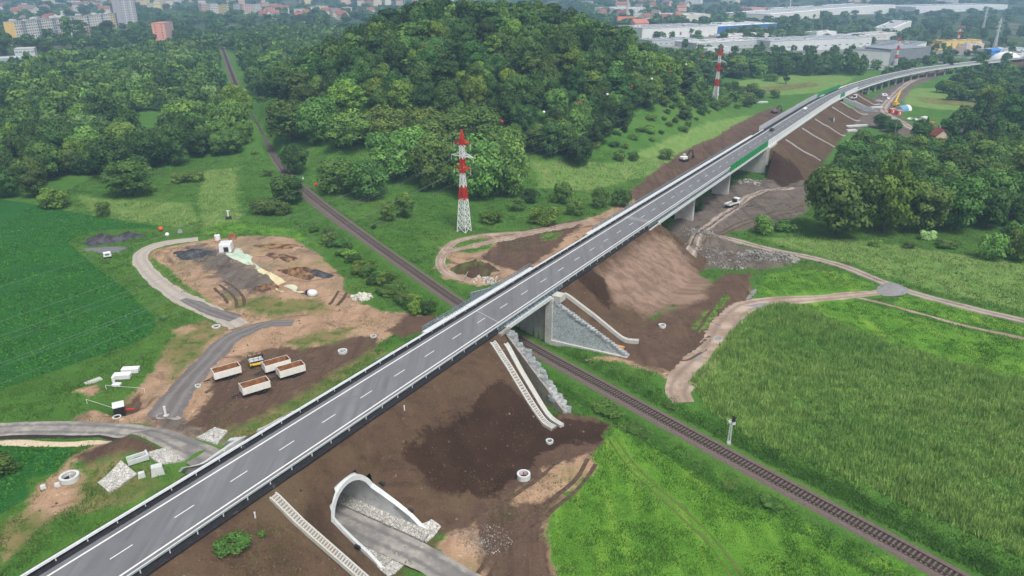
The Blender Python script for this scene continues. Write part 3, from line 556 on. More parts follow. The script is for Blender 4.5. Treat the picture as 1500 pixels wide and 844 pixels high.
c = k.mix(k.mrange(n, .3, .7), srgb(198, 198, 194), srgb(172, 172, 168)); c = k.mix(k.mrange(bk, .5, .75, 0, .5), c, srgb(150, 148, 142)); k.bump(n, .15, .05); M_FORM = k.done(c, .85)
M_TEAL = simple('painted_railing', srgb(134, 150, 158), srgb(116, 132, 142), 2, .5, .3)
M_PALE = simple('pale_concrete_ledge', srgb(208, 212, 212), srgb(190, 194, 194), 1.5, .8)
M_PALED = simple('dot_bolt_steel', srgb(96, 100, 104))
def deck(name, t0, t1, label, skew=0, rail_r=True, edge_l=True, n=None, step=4.0, depth=1.1, hw_=5.6):
    g = empty(name, (0, 0, 0)); tag(g, label, 'bridge')
    ts = np.arange(t0, t1 + .01, (t1 - t0) / max(2, round((t1 - t0) / step)))
    rows = [[rp(t - skew * q * (1 if abs(t - t0) < .1 or abs(t - t1) < .1 else (1)), q, zr(t) + z) for q, z in ((-hw_, -.2), (hw_, -.2), (hw_, -.5), (3.6, -depth), (-3.6, -depth), (-hw_, -.5))] for t in ts]
    MB().loft(rows, closed=True, caps=True).build('deck_slab', M_FORM, g)
    for s in (-1, 1):      # edge beam, white
        e0, e1 = (5.62, 6.35) if s > 0 else (5.62, 7.2)
        rows = [[rp(t - skew * s * 6, s * q, zr(t) + z) for q, z in ((e0, .12), (e1, .12), (e1, -.75), (e1 - .25, -.75), (e1 - .3, -.35), (e0, -.3))] for t in ts]
        MB().loft(rows, closed=True, caps=True).build('edge_beam', M_PALE, g)
    return g
def railing(t0, t1, o, label, parent=None, dz=.12, h=1.1, step=1.5, mat=None):
    g = empty('bridge_railing', (0, 0, 0)); tag(g, label, 'railing', 'railings along the bridge edges'); mat = mat or M_TEAL
    ts = np.arange(t0, t1 + .01, (t1 - t0) / round((t1 - t0) / step)); c = MB()
    for z, w in ((h, .1), (h * .55, .06), (.15, .06)):
        c.loft([[road(t, o - w / 2, dz + z - w), road(t, o + w / 2, dz + z - w), road(t, o + w / 2, dz + z), road(t, o - w / 2, dz + z)] for t in ts], closed=True, caps=True)
    c.build('rail', mat, g)
    for t in ts[:99]: b = MB(); p = road(t, o, dz); b.box((p[0], p[1], p[2] + h / 2), (.1, .16, h), ROAD_RZ); b.build('post', mat, g)
    b = MB()
    for t in np.arange(t0, t1, .3): p = road(t, o, dz); b.box((p[0], p[1], p[2] + h / 2), (.03, .03, h - .1), ROAD_RZ)
    tag(b.build('balusters', mat, g), kind='stuff'); return g
# --- bridge over the railway
B1 = deck('railway_bridge', 83.0, 102.4, 'short concrete bridge carrying the highway over the railway', skew=.36)
def wallbox(pts, h0, th, dirn):
    """vertical slab along plan points with per point (bottom, top), thickness th towards dirn (t-direction)"""
    rows = [[(x, y, zb), (x, y, zt), (x + DIR[0] * th * dirn, y + DIR[1] * th * dirn, zt), (x + DIR[0] * th * dirn, y + DIR[1] * th * dirn, zb)] for (x, y), zb, zt in pts]
    return MB().loft(rows, closed=True, caps=True)
f = lambda t0, o: (t0 - .36 * o)
wallbox([(xy(f(102.4, o), o), -1, zr(102) - 1.12) for o in (-6, 0, 5.6)], 0, 1.1, 1).build('abutment', M_FORM, B1)
wallbox([(xy(f(83.0, o), o), -1, zr(83) - 1.12) for o in (-6, 0, 5.6)], 0, 1.1, -1).build('abutment', M_FORM, B1)
b = MB(); p0 = rp(100.35, 5.62, 0); p1 = rp(100.35, 7.2, 0)   # end pier at the wing
b.loft([[rp(99.9, 5.0, z), rp(99.9, 6.7, z), rp(101.6, 6.7, z), rp(101.6, 5.0, z)] for z in (-1, zr(100) - .4)], closed=True, caps=True); b.build('end_pier', M_FORM, B1)
b = MB(); 
for t in np.arange(76, 109, 1.0):
    for q in (6.05, 6.75): p = road(t - .36 * -6, -q, .13); b.box(p, (.22, .22, .03), ROAD_RZ)
b.build('anchor_plates', M_PALED, B1)
b = MB(); b.loft([[rp(t, q, zr(t) + z) for q, z in ((-5.7, .1), (-7.2, .1), (-7.2, -.7), (-5.7, -.7))] for t in np.arange(70, 116, 2.)], closed=True, caps=True); b.build('ledge', M_PALE, B1)
railing(70, 114, -7.0, 'steel railing on the far edge of the railway bridge')
railing(78, 106, 6.1, 'steel railing on the near edge of the railway bridge')
# wing wall of stone baskets on the far side of the track
def wing(name, pts, ttop, tbot, label, mat, th=.9):
    """pts: list of (t,o) from the deck outwards; tops follow the fall of the bank"""
    w = MB(); rows = []
    for (t, o), zt, zb in zip(pts, ttop, tbot):
        rows.append([rp(t, o, zb), rp(t, o, zt), rp(t + th, o, zt), rp(t + th, o, zb)])
    w.loft(rows, closed=True, caps=True); return w
n = 13; P = [(100.4 + (o - 6.7) * .13, o) for o in np.linspace(6.7, 24.5, n)]
g = empty('gabion_wing_wall', (0, 0, 0)); tag(g, 'tall triangular grey gabion wall beside the near mouth of the railway bridge', 'retaining wall')
def steps(b, P, zt, th, mat, size=1.3):
    for i, ((t, o), z) in enumerate(zip(P, zt)):
        r = random.Random(i * 7 + int(o)); b.box(rp(t + th / 2, o, z), (size * r.uniform(.8, 1.1), th + r.uniform(.1, .5), size * r.uniform(.55, .8)), ROAD_RZ + r.uniform(-.2, .2), top=r.uniform(.75, .95))
zt = np.array([float(hbank(np.array([P[i][0] + 2.]), np.array([P[i][1]]))[0]) for i in range(n)]); zt = np.linspace(zr(100) - 1.0, .4, n)
wing('w', P, zt, [-1.5] * n, '', M_GAB).build('wall_face', M_GAB, g)
b = MB(); Ps = [(100.4 + (o - 6.7) * .13, o) for o in np.linspace(7, 24.2, 26)]; steps(b, Ps, np.interp([p[1] for p in Ps], [6.7, 24.5], [zr(100) - 1.15, .25]), .85, M_ROCK, .8); b.build('coping_stones', M_ROCK, g)
b = MB(); b.loft([[rp(t - .5, o, -1), rp(t - .5, o, z), rp(t, o, z), rp(t, o, -1)] for (t, o), z in zip(P[:], np.linspace(.8, .15, n))], closed=True, caps=True); b.build('footing', M_CONC, g)
n = 11; P = [(102.4 - .36 * o, o) for o in np.linspace(-6.2, -23, n)]
g = empty('gabion_wing_wall', (0, 0, 0)); tag(g, 'triangular grey gabion wall beyond the highway left of the spoil heap', 'retaining wall')
wing('w', P, np.linspace(zr(100) - .8, 2.2, n), [-1.5] * n, '', M_GAB).build('wall_face', M_GAB, g)
# stepped rock walls on the near abutment
def rockwall(pts, z0, z1, label, th=2.0, sz=2.0):
    g = empty('stepped_rock_wall', (0, 0, 0)); tag(g, label, 'retaining wall'); n = len(pts); zt = np.linspace(z0, z1, n)
    rows = [[rp(t, o, -1), rp(t, o, z), rp(t - .5, o - .1, z), rp(t - .5, o - .1, -1)] for (t, o), z in zip(pts, zt)]
    MB().loft(rows, closed=True, caps=True).build('backing_wall', M_CONCD, g)
    b = MB()
    for i, ((t, o), z) in enumerate(zip(pts, zt)):
        r = random.Random(i * 5 + 1)
        for lv in range(int(z / 1.0) + 2):
            for c_ in range(2 if lv < 1 else 1):
                zz = z - lv * 1.0 - .45 + r.uniform(-.3, .25); s = sz * r.uniform(.6, .95); q = t + (.35 + c_ * 1.05 if lv < 1 else 1.3) + r.uniform(-.2, .25)
                b.box(rp(q, o + r.uniform(-.4, .4), zz), (s, s * r.uniform(.7, 1.1), s * r.uniform(.6, .85)), ROAD_RZ + r.uniform(-.6, .6), r.uniform(.68, .92), (r.uniform(-.25, .25), 'X'))
            if zz < -.3: break
    b.build('rock_facing', M_ROCK, g, bevel=.14); return g
rockwall([(f(83.0, o) - .2 + .02 * (o - 6), o) for o in np.linspace(6.6, 23, 19)], zr(83) - .9, .9, 'stepped wall of grey rock blocks dropping from the bridge corner beside the stair drain')
rockwall([(f(83.2, o) + .2, o) for o in np.linspace(-7.6, -22, 16)], zr(83) - 1.2, 1.5, 'low rock block wall at the far corner of the railway bridge', sz=1.4)
# concrete collar on the near corner
b = MB(); b.box(rp(79.5, 6.3, zr(80) - .35), (1.2, 3.6, .6), ROAD_RZ); tag(b.build('concrete_block', M_CONCD), 'long concrete block capping the rock wall at the bridge corner', 'block'); b = MB(); b.box(rp(101.9, 7.3, zr(100) - .6), (2.2, 2.6, 1.5), ROAD_RZ)
tag(b.build('concrete_block', M_CONC), 'square concrete block at the head of the gabion wing wall', 'block')
# --- drainage channels down the banks
def surf(t, o, dz):
    x, y = xy(t, o + oc(t)); return (float(x), float(y), zm(x, y) + dz)
def smoothsurf(pts, dz, n=30):
    ts = np.interp(np.linspace(0, 1, n), np.linspace(0, 1, len(pts)), [p[0] for p in pts]); os_ = np.interp(np.linspace(0, 1, n), np.linspace(0, 1, len(pts)), [p[1] for p in pts])
    z = np.array([max(zm(*xy(t, oc(t) + o)), float(hbank(np.array([t]), np.array([oc(t) + o]))[0])) for t, o in zip(ts, os_)]); z = np.convolve(np.pad(z, 2, mode='edge'), np.ones(5) / 5, 'valid'); z[0] += 0
    return [rp(t, o, zz + dz) for t, o, zz in zip(ts, os_, z)]
def channel(pts, w, label, mat=None, n=30, h=.35):
    L = smoothsurf(pts, .45, n); rows = []
    for i, p in enumerate(L):
        d = Vector(L[min(i + 1, n - 1)]) - Vector(L[max(i - 1, 0)]); s = Vector((d.y, -d.x, 0)).normalized(); p = Vector(p)
        rows.append([p - s * w / 2 - Vector((0, 0, .5)), p - s * w / 2 + Vector((0, 0, h * .5)), p - s * w * .28 + Vector((0, 0, h * .5)), p - s * w * .1, p + s * w * .1, p + s * w * .28 + Vector((0, 0, h * .5)), p + s * w / 2 + Vector((0, 0, h * .5)), p + s * w / 2 - Vector((0, 0, .5))])
    return tag(MB().loft(rows, closed=True, caps=True).build('drain_channel', mat or M_CONC), label, 'drain', 'concrete drains on the banks')
def ladder(pts, w, label, n, mat=None):
    g = empty('stair_drain', (0, 0, 0)); tag(g, label, 'drain'); L = smoothsurf(pts, .35, n)
    for sgn in (-1, 1):
        rows = []
        for i, p in enumerate(L):
            d = Vector(L[min(i + 1, n - 1)]) - Vector(L[max(i - 1, 0)]); s = Vector((d.y, -d.x, 0)).normalized(); p = Vector(p) + s * sgn * w / 2
            rows.append([p + s * a + Vector((0, 0, z)) for a, z in ((-.13, -.5), (-.13, .2), (.13, .2), (.13, -.5))])
        MB().loft(rows, closed=True, caps=True).build('side_kerb', M_CONC, g)
    bb = MB()
    for i, p in enumerate(L[:-1]):
        q = L[i + 1]; d = Vector(q) - Vector(p); c = (Vector(p) + Vector(q)) / 2; rz = math.atan2(d.y, d.x)
        bb.box((c.x, c.y, c.z + .02), (d.xy.length * .62, w - .3, .3), rz)
    bb.build('tread', M_CONC, g)
    rows = []
    for i, p in enumerate(L):
        d = Vector(L[min(i + 1, n - 1)]) - Vector(L[max(i - 1, 0)]); s = Vector((d.y, -d.x, 0)).normalized(); p = Vector(p)
        rows.append([p - s * w / 2 - Vector((0, 0, .05)), p + s * w / 2 - Vector((0, 0, .05)), p + s * w / 2 - Vector((0, 0, .5)), p - s * w / 2 - Vector((0, 0, .5))])
    MB().loft(rows, closed=True, caps=True).build('bed', simple('brown_joint', srgb(126, 100, 84)), g); return g
def tO4(L): return [to(*at(a, b)[:2]) for a, b in L]
# steps pinned to their observed head and foot
def tO(px, py, z): p = Gz(px, py, z); return to(p[0], p[1])
ladder(tO4([(400, 728), (440, 768), (480, 803), (520, 838), (560, 873)]), 1.15, 'pale stair drain climbing the bank beside the tunnel portal', 44)
ladder([(74.6, 6.8), (72.8, 12), (70.3, 18.5), (69.0, 23.8)], 1.1, 'toothed stair drain on the dark bank below the railway bridge', 42)
channel([(77.2, 8.3), (74.7, 13.5), (72.2, 19.5), (70.4, 24.8)], 1.0, 'smooth white drain channel beside the toothed stair drain')
channel([(105.2, 7.2), (107.5, 14), (109.0, 19.5), (110.3, 24)], .95, 'white drain channel on the bank right of the gabion wall', h=.8)
for i, (tt, lab) in enumerate(((330, 'first curved drain on the long brown bank beyond the viaduct'), (368, 'second curved drain on the long brown bank beyond the viaduct'), (402, 'short drain on the long brown bank above the pipe outlet'), (455, 'drain on the long brown bank just past the pipe outlet'), (482, 'pair of pale drains beside the distant gabion wall'))):
    channel([(tt, 8), (tt + 1, 13), (tt + 3, 19), (tt + 6, 24)], .7, lab, M_CONC, h=.2)
for tt, lab in ((508, 'drain on the last brown bank left of its ridge'), (528, 'drain on the last brown bank before the curving viaduct')): channel([(tt, 8), (tt + 1, 13), (tt + 3, 19), (tt + 6, 23)], .8, lab, M_CONC, h=.2)
channel([(63.0, -8.5), (64, -12), (67, -17)], .6, 'thin kerb drain sloping off behind the bridge corner', n=14)
channel([(39.5, -12.5), (40, -15.5), (37.5, -20)], .7, 'pale kerb drain on the slope above the cobbled aprons', n=14)
# --- arch tunnel
def prof(zc, th, n=21, w=ARCH_W):
    """arch outline: outer half width w, crown height zc"""
    hw_ = w - th; a = np.linspace(0, math.pi, n)
    return [(-math.cos(x) * hw_ * (1 + .06 * math.sin(x)), max(0, (zc - th)) * math.sin(x) ** .72) for x in a]
g = empty('tunnel_portal', rp(ARCH_T, 10, 0)); g.location = (0, 0, 0); tag(g, 'wide concrete arch tunnel under the highway embankment with sloping portal edges', 'tunnel')
def zcut(o): return float(np.interp(o, [0, 9.3, 10.0, 19.8, 21], [19.5, 8.6, 5.0, .75, .3])) if o > 0 else float(np.interp(-o, [0, 16.5, 19.0, 25, 26], [19, 5.75, 3.7, .8, .5]))
def ocut(z, right=True):
    if right: return float(np.interp(-z, [-8.6, -5.0, -.75, 0], [9.3, 10.0, 19.8, 20.6]))
    return -float(np.interp(-z, [-5.75, -3.7, -.8, 0], [16.5, 19.0, 25, 25.6]))
def crownz(o): return float(np.interp(o, [-20, -10, 5, 12], [5.6, 6.6, 8.4, 8.6]))
def tube_rows(th, ns):
    rows = []; a = np.linspace(0, math.pi, 25)
    for x in a:
        row = []
        w = -math.cos(x) * (ARCH_W - th) * (1 + .05 * math.sin(x))
        def z_at(o): return max(-.4, (crownz(o) - th) * max(0, math.sin(x)) ** .72 - (.4 if x in (0, math.pi) else 0))
        zR = z_at(10); oR = ocut(max(zR + th * .9 * math.sin(x), 0)); zL = z_at(-18); oL = ocut(max(zL + th * .9 * math.sin(x), 0), False)
        for u in np.linspace(0, 1, ns): o = oR + (oL - oR) * u; row.append(rp(ARCH_T + w, o, z_at(o)))
        rows.append(row)
    return rows
ri = tube_rows(.62, 16); ro = tube_rows(0, 16)
k = NT('tunnel_lining'); n = k.noise(.6, 4); jn = k.noise(1.1, 1, .3, stretch=(AZ, 1.6, .02)); c = k.mix(k.mrange(n, .3, .7), srgb(200, 202, 202), srgb(176, 178, 178)); c = k.mix(k.mrange(jn, .62, .64, 0, .35), c, srgb(140, 140, 138)); M_LIN = k.done(c, .8)
MB().loft([list(r) for r in ri]).build('barrel', M_LIN, g, smooth=True)
def collar(side, name):
    j = 0 if side > 0 else -1; rows = []
    for a, b_ in zip(ri, ro):
        pi_, po = Vector(a[j]), Vector(b_[j]); d = Vector((NRM[0], NRM[1], 0)) * (.18 * side); bk = Vector((NRM[0], NRM[1], 0)) * (-2.6 if side > 0 else .7)
        po = po + Vector((0, 0, .16)); rows.append([pi_ + d, po + d, po + bk + Vector((0, 0, .3)), pi_ + bk])
    MB().loft(rows, closed=True, caps=True).build(name, M_PALE, g)
collar(1, 'portal_collar'); collar(-1, 'portal_collar')
for sgn, oo in ((1, np.arange(-24, 21.1, 1.5)), (-1, np.arange(-24, 20.1, 1.5))):     # cobbled benches along the inside walls
    rows = [[rp(ARCH_T + sgn * a, o, z) for a, z in ((2.7, -.1), (2.72, .32), (3.6, .42), (4.6, .75), (4.6, -.2))] for o in oo]
    MB().loft(rows, closed=True, caps=True).build('cobbled_bench', M_COBL, g)
b = MB()
for t_, o_ in ((35.2, 11), (34.75, 16.8), (24.1, 15.6)):
    z = max(.4, float(np.interp(o_, [9.3, 10, 19.8], [8.6, 5, .75]))) + .2; b.box(rp(t_, o_, z), (.9, .35, .5), ROAD_RZ)
b.build('lifting_block', M_STEELD, g)
def pad(name, tl, zoff, label, mat=M_COB, h=.5, fn=None):
    b = MB(); q = [tl[0], tl[1], tl[2], tl[3]]; N_ = 7; rows = []
    for i in range(N_):
        r = []
        for j in range(N_):
            u, v = i / (N_ - 1), j / (N_ - 1); t = (q[0][0] * (1 - u) + q[1][0] * u) * (1 - v) + (q[3][0] * (1 - u) + q[2][0] * u) * v; o = (q[0][1] * (1 - u) + q[1][1] * u) * (1 - v) + (q[3][1] * (1 - u) + q[2][1] * u) * v
            x, y = xy(t, o); r.append((float(x), float(y), max(zm(x, y) + .2, fn(t, o) if fn else -9) + zoff))
        rows.append(r)
    b.loft(rows); skirt = rows[0] + [r[-1] for r in rows[1:]] + rows[-1][::-1][1:] + [r[0] for r in rows[::-1]][1:]
    b.loft([skirt, [(x, y, z - h - .6) for x, y, z in skirt]])
    return tag(b.build(name, mat), label, 'stone apron')
pad('cobbled_apron', tO4([(606, 768), (632, 762), (646, 772), (624, 794)]), .0, 'cobbled apron at the far foot of the tunnel portal')
pad('cobbled_apron', tO4([(552, 830), (578, 816), (594, 824), (570, 846)]), .0, 'cobbled apron at the near foot of the tunnel portal')
pxt = lambda L: [to(*at(a, b)[:2]) for a, b in L]
pad('cobbled_apron', pxt([(288, 645), (315, 628), (334, 634), (318, 652)]), .15, 'cobbled apron right of the access road where it enters the tunnel')
pad('cobbled_apron', pxt([(217, 680), (247, 664), (272, 678), (236, 688)]), .15, 'cobbled apron left of the access road where it enters the tunnel')
pad('cobbled_apron', pxt([(144, 712), (181, 690), (202, 702), (160, 725)]), .08, 'sloping cobbled outfall apron below the little concrete trough')
# --- second viaduct
B2 = deck('viaduct', 168.0, 302.0, 'long concrete viaduct carrying the highway over the muddy valley', step=6, depth=1.5)
def pier(g, t, w=9.0, th=1.6, top=-1.5, zb=None):
    b = MB(); x, y = xy(t, oc(t)); z0 = (zm(x, y) if zb is None else zb) - 1
    rows = [[rp(t + a, o, z) for a, o in ((-th / 2, -w / 2), (-th / 2, w / 2), (th / 2, w / 2), (th / 2, -w / 2))] for z in (z0, zr(t) + top)]
    b.loft(rows, closed=True, caps=True); b.build('pier', M_FORM, g, bevel=.1)
for t in (212, 256): pier(B2, t, 6.5)
b = MB(); b.loft([[rp(t, o, z) for t, o in ((166.5, -6), (166.5, 6.4), (169.5, 6.4), (169.5, -6))] for z in (zr(168) - 6, zr(168) - .3)], closed=True, caps=True); b.loft([[rp(a, o, z) for a, o, z in ((169.5, 6.45, zr(168) - .3), (160.5, 6.45, zr(165) - .3), (160.5, 6.45, zr(165) - 1.4), (169.5, 6.45, zr(168) - 5.5))], [rp(a, o, z) for a, o, z in ((169.5, 5.9, zr(168) - .3), (160.5, 5.9, zr(165) - .3), (160.5, 5.9, zr(165) - 1.4), (169.5, 5.9, zr(168) - 5.5))]], closed=True, caps=True); b.build('abutment', M_FORM, B2)
b = MB(); b.loft([[rp(t, o, z) for t, o in ((301, -6.2), (301, 6.5), (303.4, 6.5), (303.4, -6.2))] for z in (-6, zr(302) - .3)], closed=True, caps=True); b.loft([[rp(302, 6.5, -5), rp(302, 6.5, zr(302) - .3), rp(316, 6.5, zr(316) - .3), rp(316, 6.5, zr(316) - 1.5)], [rp(302, 7.3, -5), rp(302, 7.3, zr(302) - .3), rp(316, 7.3, zr(316) - .3), rp(316, 7.3, zr(316) - 1.5)]], closed=True, caps=True); b.build('abutment', M_FORM, B2)
railing(160, 248, 6.1, 'dark steel railing on the near edge of the viaduct')
railing(150, 300, -7.0, 'steel railing on the far edge of the viaduct', step=3)
b = MB(); b.loft([[rp(t, q, zr(t) + z) for q, z in ((-5.7, .11), (-7.2, .11), (-7.2, -.8), (-5.7, -.8))] for t in np.arange(146, 330, 4.)], closed=True, caps=True); b.build('ledge', M_PALE, B2)
# --- small bridge and far viaduct
B3 = deck('short_bridge', 489, 501, 'short distant bridge between two brown banks with a gabion wall below', step=4)
B4 = deck('curved_viaduct', 540, 864, 'distant curving viaduct on rows of slim piers', step=9, depth=1.3)
for t in np.arange(553, 860, 17):
    for o in (-3, 3): b = MB(); x, y = xy(t, oc(t) + o); b.tube([(float(x), float(y), zm(x, y) - 1), (float(x), float(y), float(zr(t)) - 1.3)], .75, 8); b.build('pier', M_FORM, B4)
g = empty('gabion_wing_wall', (0, 0, 0)); tag(g, 'blue grey gabion wall of the short distant bridge', 'retaining wall'); n = 8
wing('w', [(500.5, o) for o in np.linspace(6, 28, n)], np.linspace(zr(500) - .6, -3, n), [-8] * n, '', M_GAB).build('wall_face', M_GAB, g)
# --- noise barriers
M_GRN = simple('green_panel', srgb(46, 150, 82), srgb(36, 128, 70), .8, .5); M_LGT = simple('pale_panel', srgb(226, 230, 230), srgb(210, 214, 216), .5, .6)
k = NT('clear_panel'); k.b.inputs['Transmission Weight'].default_value = 0; M_CLR = k.done(srgb(206, 210, 218), .25, 0, .5); k.b.inputs['Alpha'].default_value = .6
def barrier(t0, t1, o, h, mat, label, step=4.0, dz=.1, pw=.12, post_mat=None):
    g = empty('noise_barrier', (0, 0, 0)); tag(g, label, 'noise barrier', 'noise barriers on the highway edge'); ts = np.arange(t0, t1 - .1, step)
    for t in ts:
        e = min(t + step, t1); MB().loft([[road(u, o - .05, dz), road(u, o - .05, dz + h), road(u, o + .05, dz + h), road(u, o + .05, dz)] for u in (t + .08, e - .08)], closed=True, caps=True).build('panel', mat, g)
    for t in list(ts) + [t1]: b = MB(); p = road(t, o, dz - .3); b.box((p[0], p[1], p[2] + h / 2 + .2), (.2, .15, h + .4), ROAD_RZ); b.build('post', post_mat or M_GALV, g)
    for j in range(1, int(h / .5)):
        if mat is M_CLR: break
    return g
barrier(244, 302, 6.15, 2.7, M_GRN, 'bright green noise barrier on the near edge of the viaduct', post_mat=M_GRN)
barrier(302, 488, 6.3, 2.8, M_LGT, 'long pale noise barrier above the brown bank', step=4)
barrier(488, 502, 6.3, 2.3, M_GRN, 'short green noise barrier on the small distant bridge', post_mat=M_GRN)
barrier(502, 540, 6.3, 2.3, M_LGT, 'pale noise barrier just before the curving viaduct')
barrier(338, 482, -6.4, 2.6, M_CLR, 'long see-through noise barrier on the hill side of the highway', step=2)
barrier(482, 545, -6.4, 2.4, M_GRN, 'green noise barrier on the meadow side of the highway', post_mat=M_GRN)
b = MB(); b.loft([[rp(t, q, zr(t) + z) for q, z in ((6.0, .1), (6.6, .1), (6.6, -.9), (6.0, -.9))] for t in np.arange(302, 542, 4.)], closed=True, caps=True); tag(b.build('barrier_footing', M_PALE), 'pale concrete footing beam under the long pale noise barrier', 'kerb')
# ------------------------------------------------------------------ trees, shrubs, grass
def leafmat(name, dark, light, third, objcol=True):
    k = NT(name); ti = k.attr('tint'); c = k.mix(k.mrange(ti, 0, 1), dark, light); c = k.mix(k.mrange(ti, .86, 1, 0, .5), c, third)
    if objcol:
        oi = k.n.new('ShaderNodeObjectInfo'); c = k.mix(1.0, c, oi.outputs['Color'], 'MULTIPLY')
        hv = k.n.new('ShaderNodeHueSaturation'); hv.inputs['Saturation'].default_value = 1; k.link(k.mrange(oi.outputs['Random'], 0, 1, .476, .515), hv.inputs['Hue']); k.link(k.mrange(oi.outputs['Random'], 0, 1, .8, 1.2), hv.inputs['Value']); k.link(c, hv.inputs['Color']); c = hv.outputs[0]
    else:
        c = k.mix(1.0, c, k.attr('treecol', 'Color'), 'MULTIPLY')
    m = k.done(c, .7, 0, .2)
    tr = k.n.new('ShaderNodeBsdfTranslucent'); k.link(c, tr.inputs[0]); mx = k.n.new('ShaderNodeMixShader'); mx.inputs[0].default_value = .22
    out = k.n['Material Output']; k.link(k.b.outputs[0], mx.inputs[1]); k.link(tr.outputs[0], mx.inputs[2]); k.link(mx.outputs[0], out.inputs[0]); return m
LD, LL, LT = (.042, .098, .024, 1), (.140, .255, .062, 1), (.21, .32, .10, 1)
M_LEAF = leafmat('leaf', LD, LL, LT); M_LEAFW = leafmat('woodland_leaf', LD, LL, LT, False)
M_BARK = simple('bark', srgb(92, 84, 74), srgb(66, 58, 50), 3, .95)
def quads(C, N, size, r):
    """leaf quads at C with normals N"""
    n = len(C); a = r.normal(size=(n, 3)); X = np.cross(N, a); X /= np.linalg.norm(X, axis=1)[:, None] + 1e-9; Y = np.cross(N, X)
    s = size * r.uniform(.6, 1.25, (n, 1)); X *= s; Y *= s * r.uniform(.5, .9, (n, 1))
    V = np.stack([C - X * .5 - Y * .3, C + X * .1 - Y * .55, C + X * .55 + Y * .2, C - X * .15 + Y * .6], 1).reshape(-1, 3)
    return V, np.arange(4 * n).reshape(n, 4)
def crown(seed, nf, kind='round', leaf=.05):
    r = np.random.default_rng(seed); L = []
    if kind == 'round': n = 38; zc, rx, rz_ = .47, .31, .36; lr = (.12, .19)
    elif kind == 'willow': n = 40; zc, rx, rz_ = .44, .39, .35; lr = (.13, .20)
    elif kind == 'tall': n = 24; zc, rx, rz_ = .52, .13, .42; lr = (.08, .13)
    elif kind == 'shrub': n = 20; zc, rx, rz_ = .40, .42, .34; lr = (.15, .25)
    elif kind == 'conifer': n = 0
    if n:
        for i in range(n):
            d = r.normal(size=3); d /= np.linalg.norm(d); f = r.uniform(.78, 1.06)
            c = np.array([d[0] * rx * f, d[1] * rx * f, zc + d[2] * rz_ * f]); L.append((c, r.uniform(*lr) * (1.1 if d[2] > .2 else .9)))
        L.append((np.array([0, 0, zc]), min(rx, rz_) * .95))
        w = np.array([q[1] ** 2 for q in L]); cnt = (w / w.sum() * nf).astype(int); C = []; N = []; T = []
        for (c, rad), m in zip(L, cnt):
            d = r.normal(size=(m, 3)); d[:, 2] = np.where(r.random(m) < .7, np.abs(d[:, 2]), d[:, 2]); d /= np.linalg.norm(d, axis=1)[:, None]
            p = c + d * rad * np.array([1, 1, .85]) * r.uniform(.82, 1.06, (m, 1))
            if kind == 'willow': p[:, 2] -= r.random(m) ** 3 * .10
            nn_ = d + r.normal(size=(m, 3)) * .27; C.append(p); N.append(nn_ / np.linalg.norm(nn_, axis=1)[:, None]); T.append(np.clip(.46 + r.normal(0, .16) + r.normal(0, .16, m), 0, 1))
        C = np.concatenate(C); N = np.concatenate(N); T = np.concatenate(T)
    else:
        u = r.random(nf) ** .7; h = .12 + .88 * (1 - u); a = r.random(nf) * 6.283; whorl = (np.sin(h * 60) * .5 + .5) * .35 + .65
        rad = (1 - h) * .26 * whorl * r.uniform(.55, 1.08, nf) + .01; C = np.stack([np.cos(a) * rad, np.sin(a) * rad, h - rad * .25], 1)
        N = np.stack([np.cos(a), np.sin(a), np.full(nf, .8)], 1) + r.normal(size=(nf, 3)) * .35; N /= np.linalg.norm(N, axis=1)[:, None]; T = np.clip(.32 + r.normal(0, .14, nf), 0, 1)
    keep = C[:, 2] > .03; C, N, T = C[keep], N[keep], T[keep]
    V, F = quads(C, N, leaf, r); return V, F, T
CRN = {}
def crown_obj(kind, seed, nf, leaf, name='crown'):
    key = (kind, seed)
    if key not in CRN:
        V, F, T = crown(seed, nf, kind, leaf); o = mesh_np(name, V, F, M_LEAF, attrs={'tint': ('FACE', T)}); CRN[key] = o.data; COL.objects.unlink(o); bpy.data.objects.remove(o)
    o = bpy.data.objects.new(name, CRN[key]); return o
TRK = {}
def trunk_obj(kind, seed):
    key = (kind, seed)
    if key not in TRK:
        r = random.Random(seed); b = MB(); top = .8 if kind in ('tall', 'conifer') else .55
        b.tube([(0, 0, -.04), (r.uniform(-.01, .01), r.uniform(-.01, .01), .2), (r.uniform(-.02, .02), r.uniform(-.02, .02), top)], [.026, .02, .007], 6)
        for i in range(6):
            a = r.uniform(0, 6.28); z = r.uniform(.2, .45); l = r.uniform(.12, .26) * (.5 if kind == 'tall' else 1); b.tube([(0, 0, z), (math.cos(a) * l * .5, math.sin(a) * l * .5, z + l * .35), (math.cos(a) * l, math.sin(a) * l, z + l * .8)], [.011, .008, .003], 5)
        o = b.build('trunk', M_BARK); TRK[key] = o.data; COL.objects.unlink(o); bpy.data.objects.remove(o)
    return bpy.data.objects.new('trunk', TRK[key])
PAL = {'forest': (.68, .75, .72, 1), 'mid': (1.08, 1.05, .9, 1), 'bright': (1.5, 1.35, .85, 1), 'willow': (1.5, 1.4, 1.15, 1), 'dark': (.6, .72, .66, 1), 'grey': (1.8, 1.5, 1.9, 1), 'lime': (1.9, 1.6, .8, 1), 'bloom': (4.2, 3.2, 5.5, 1), 'spruce': (.5, .58, .62, 1)}
NTREE = 0
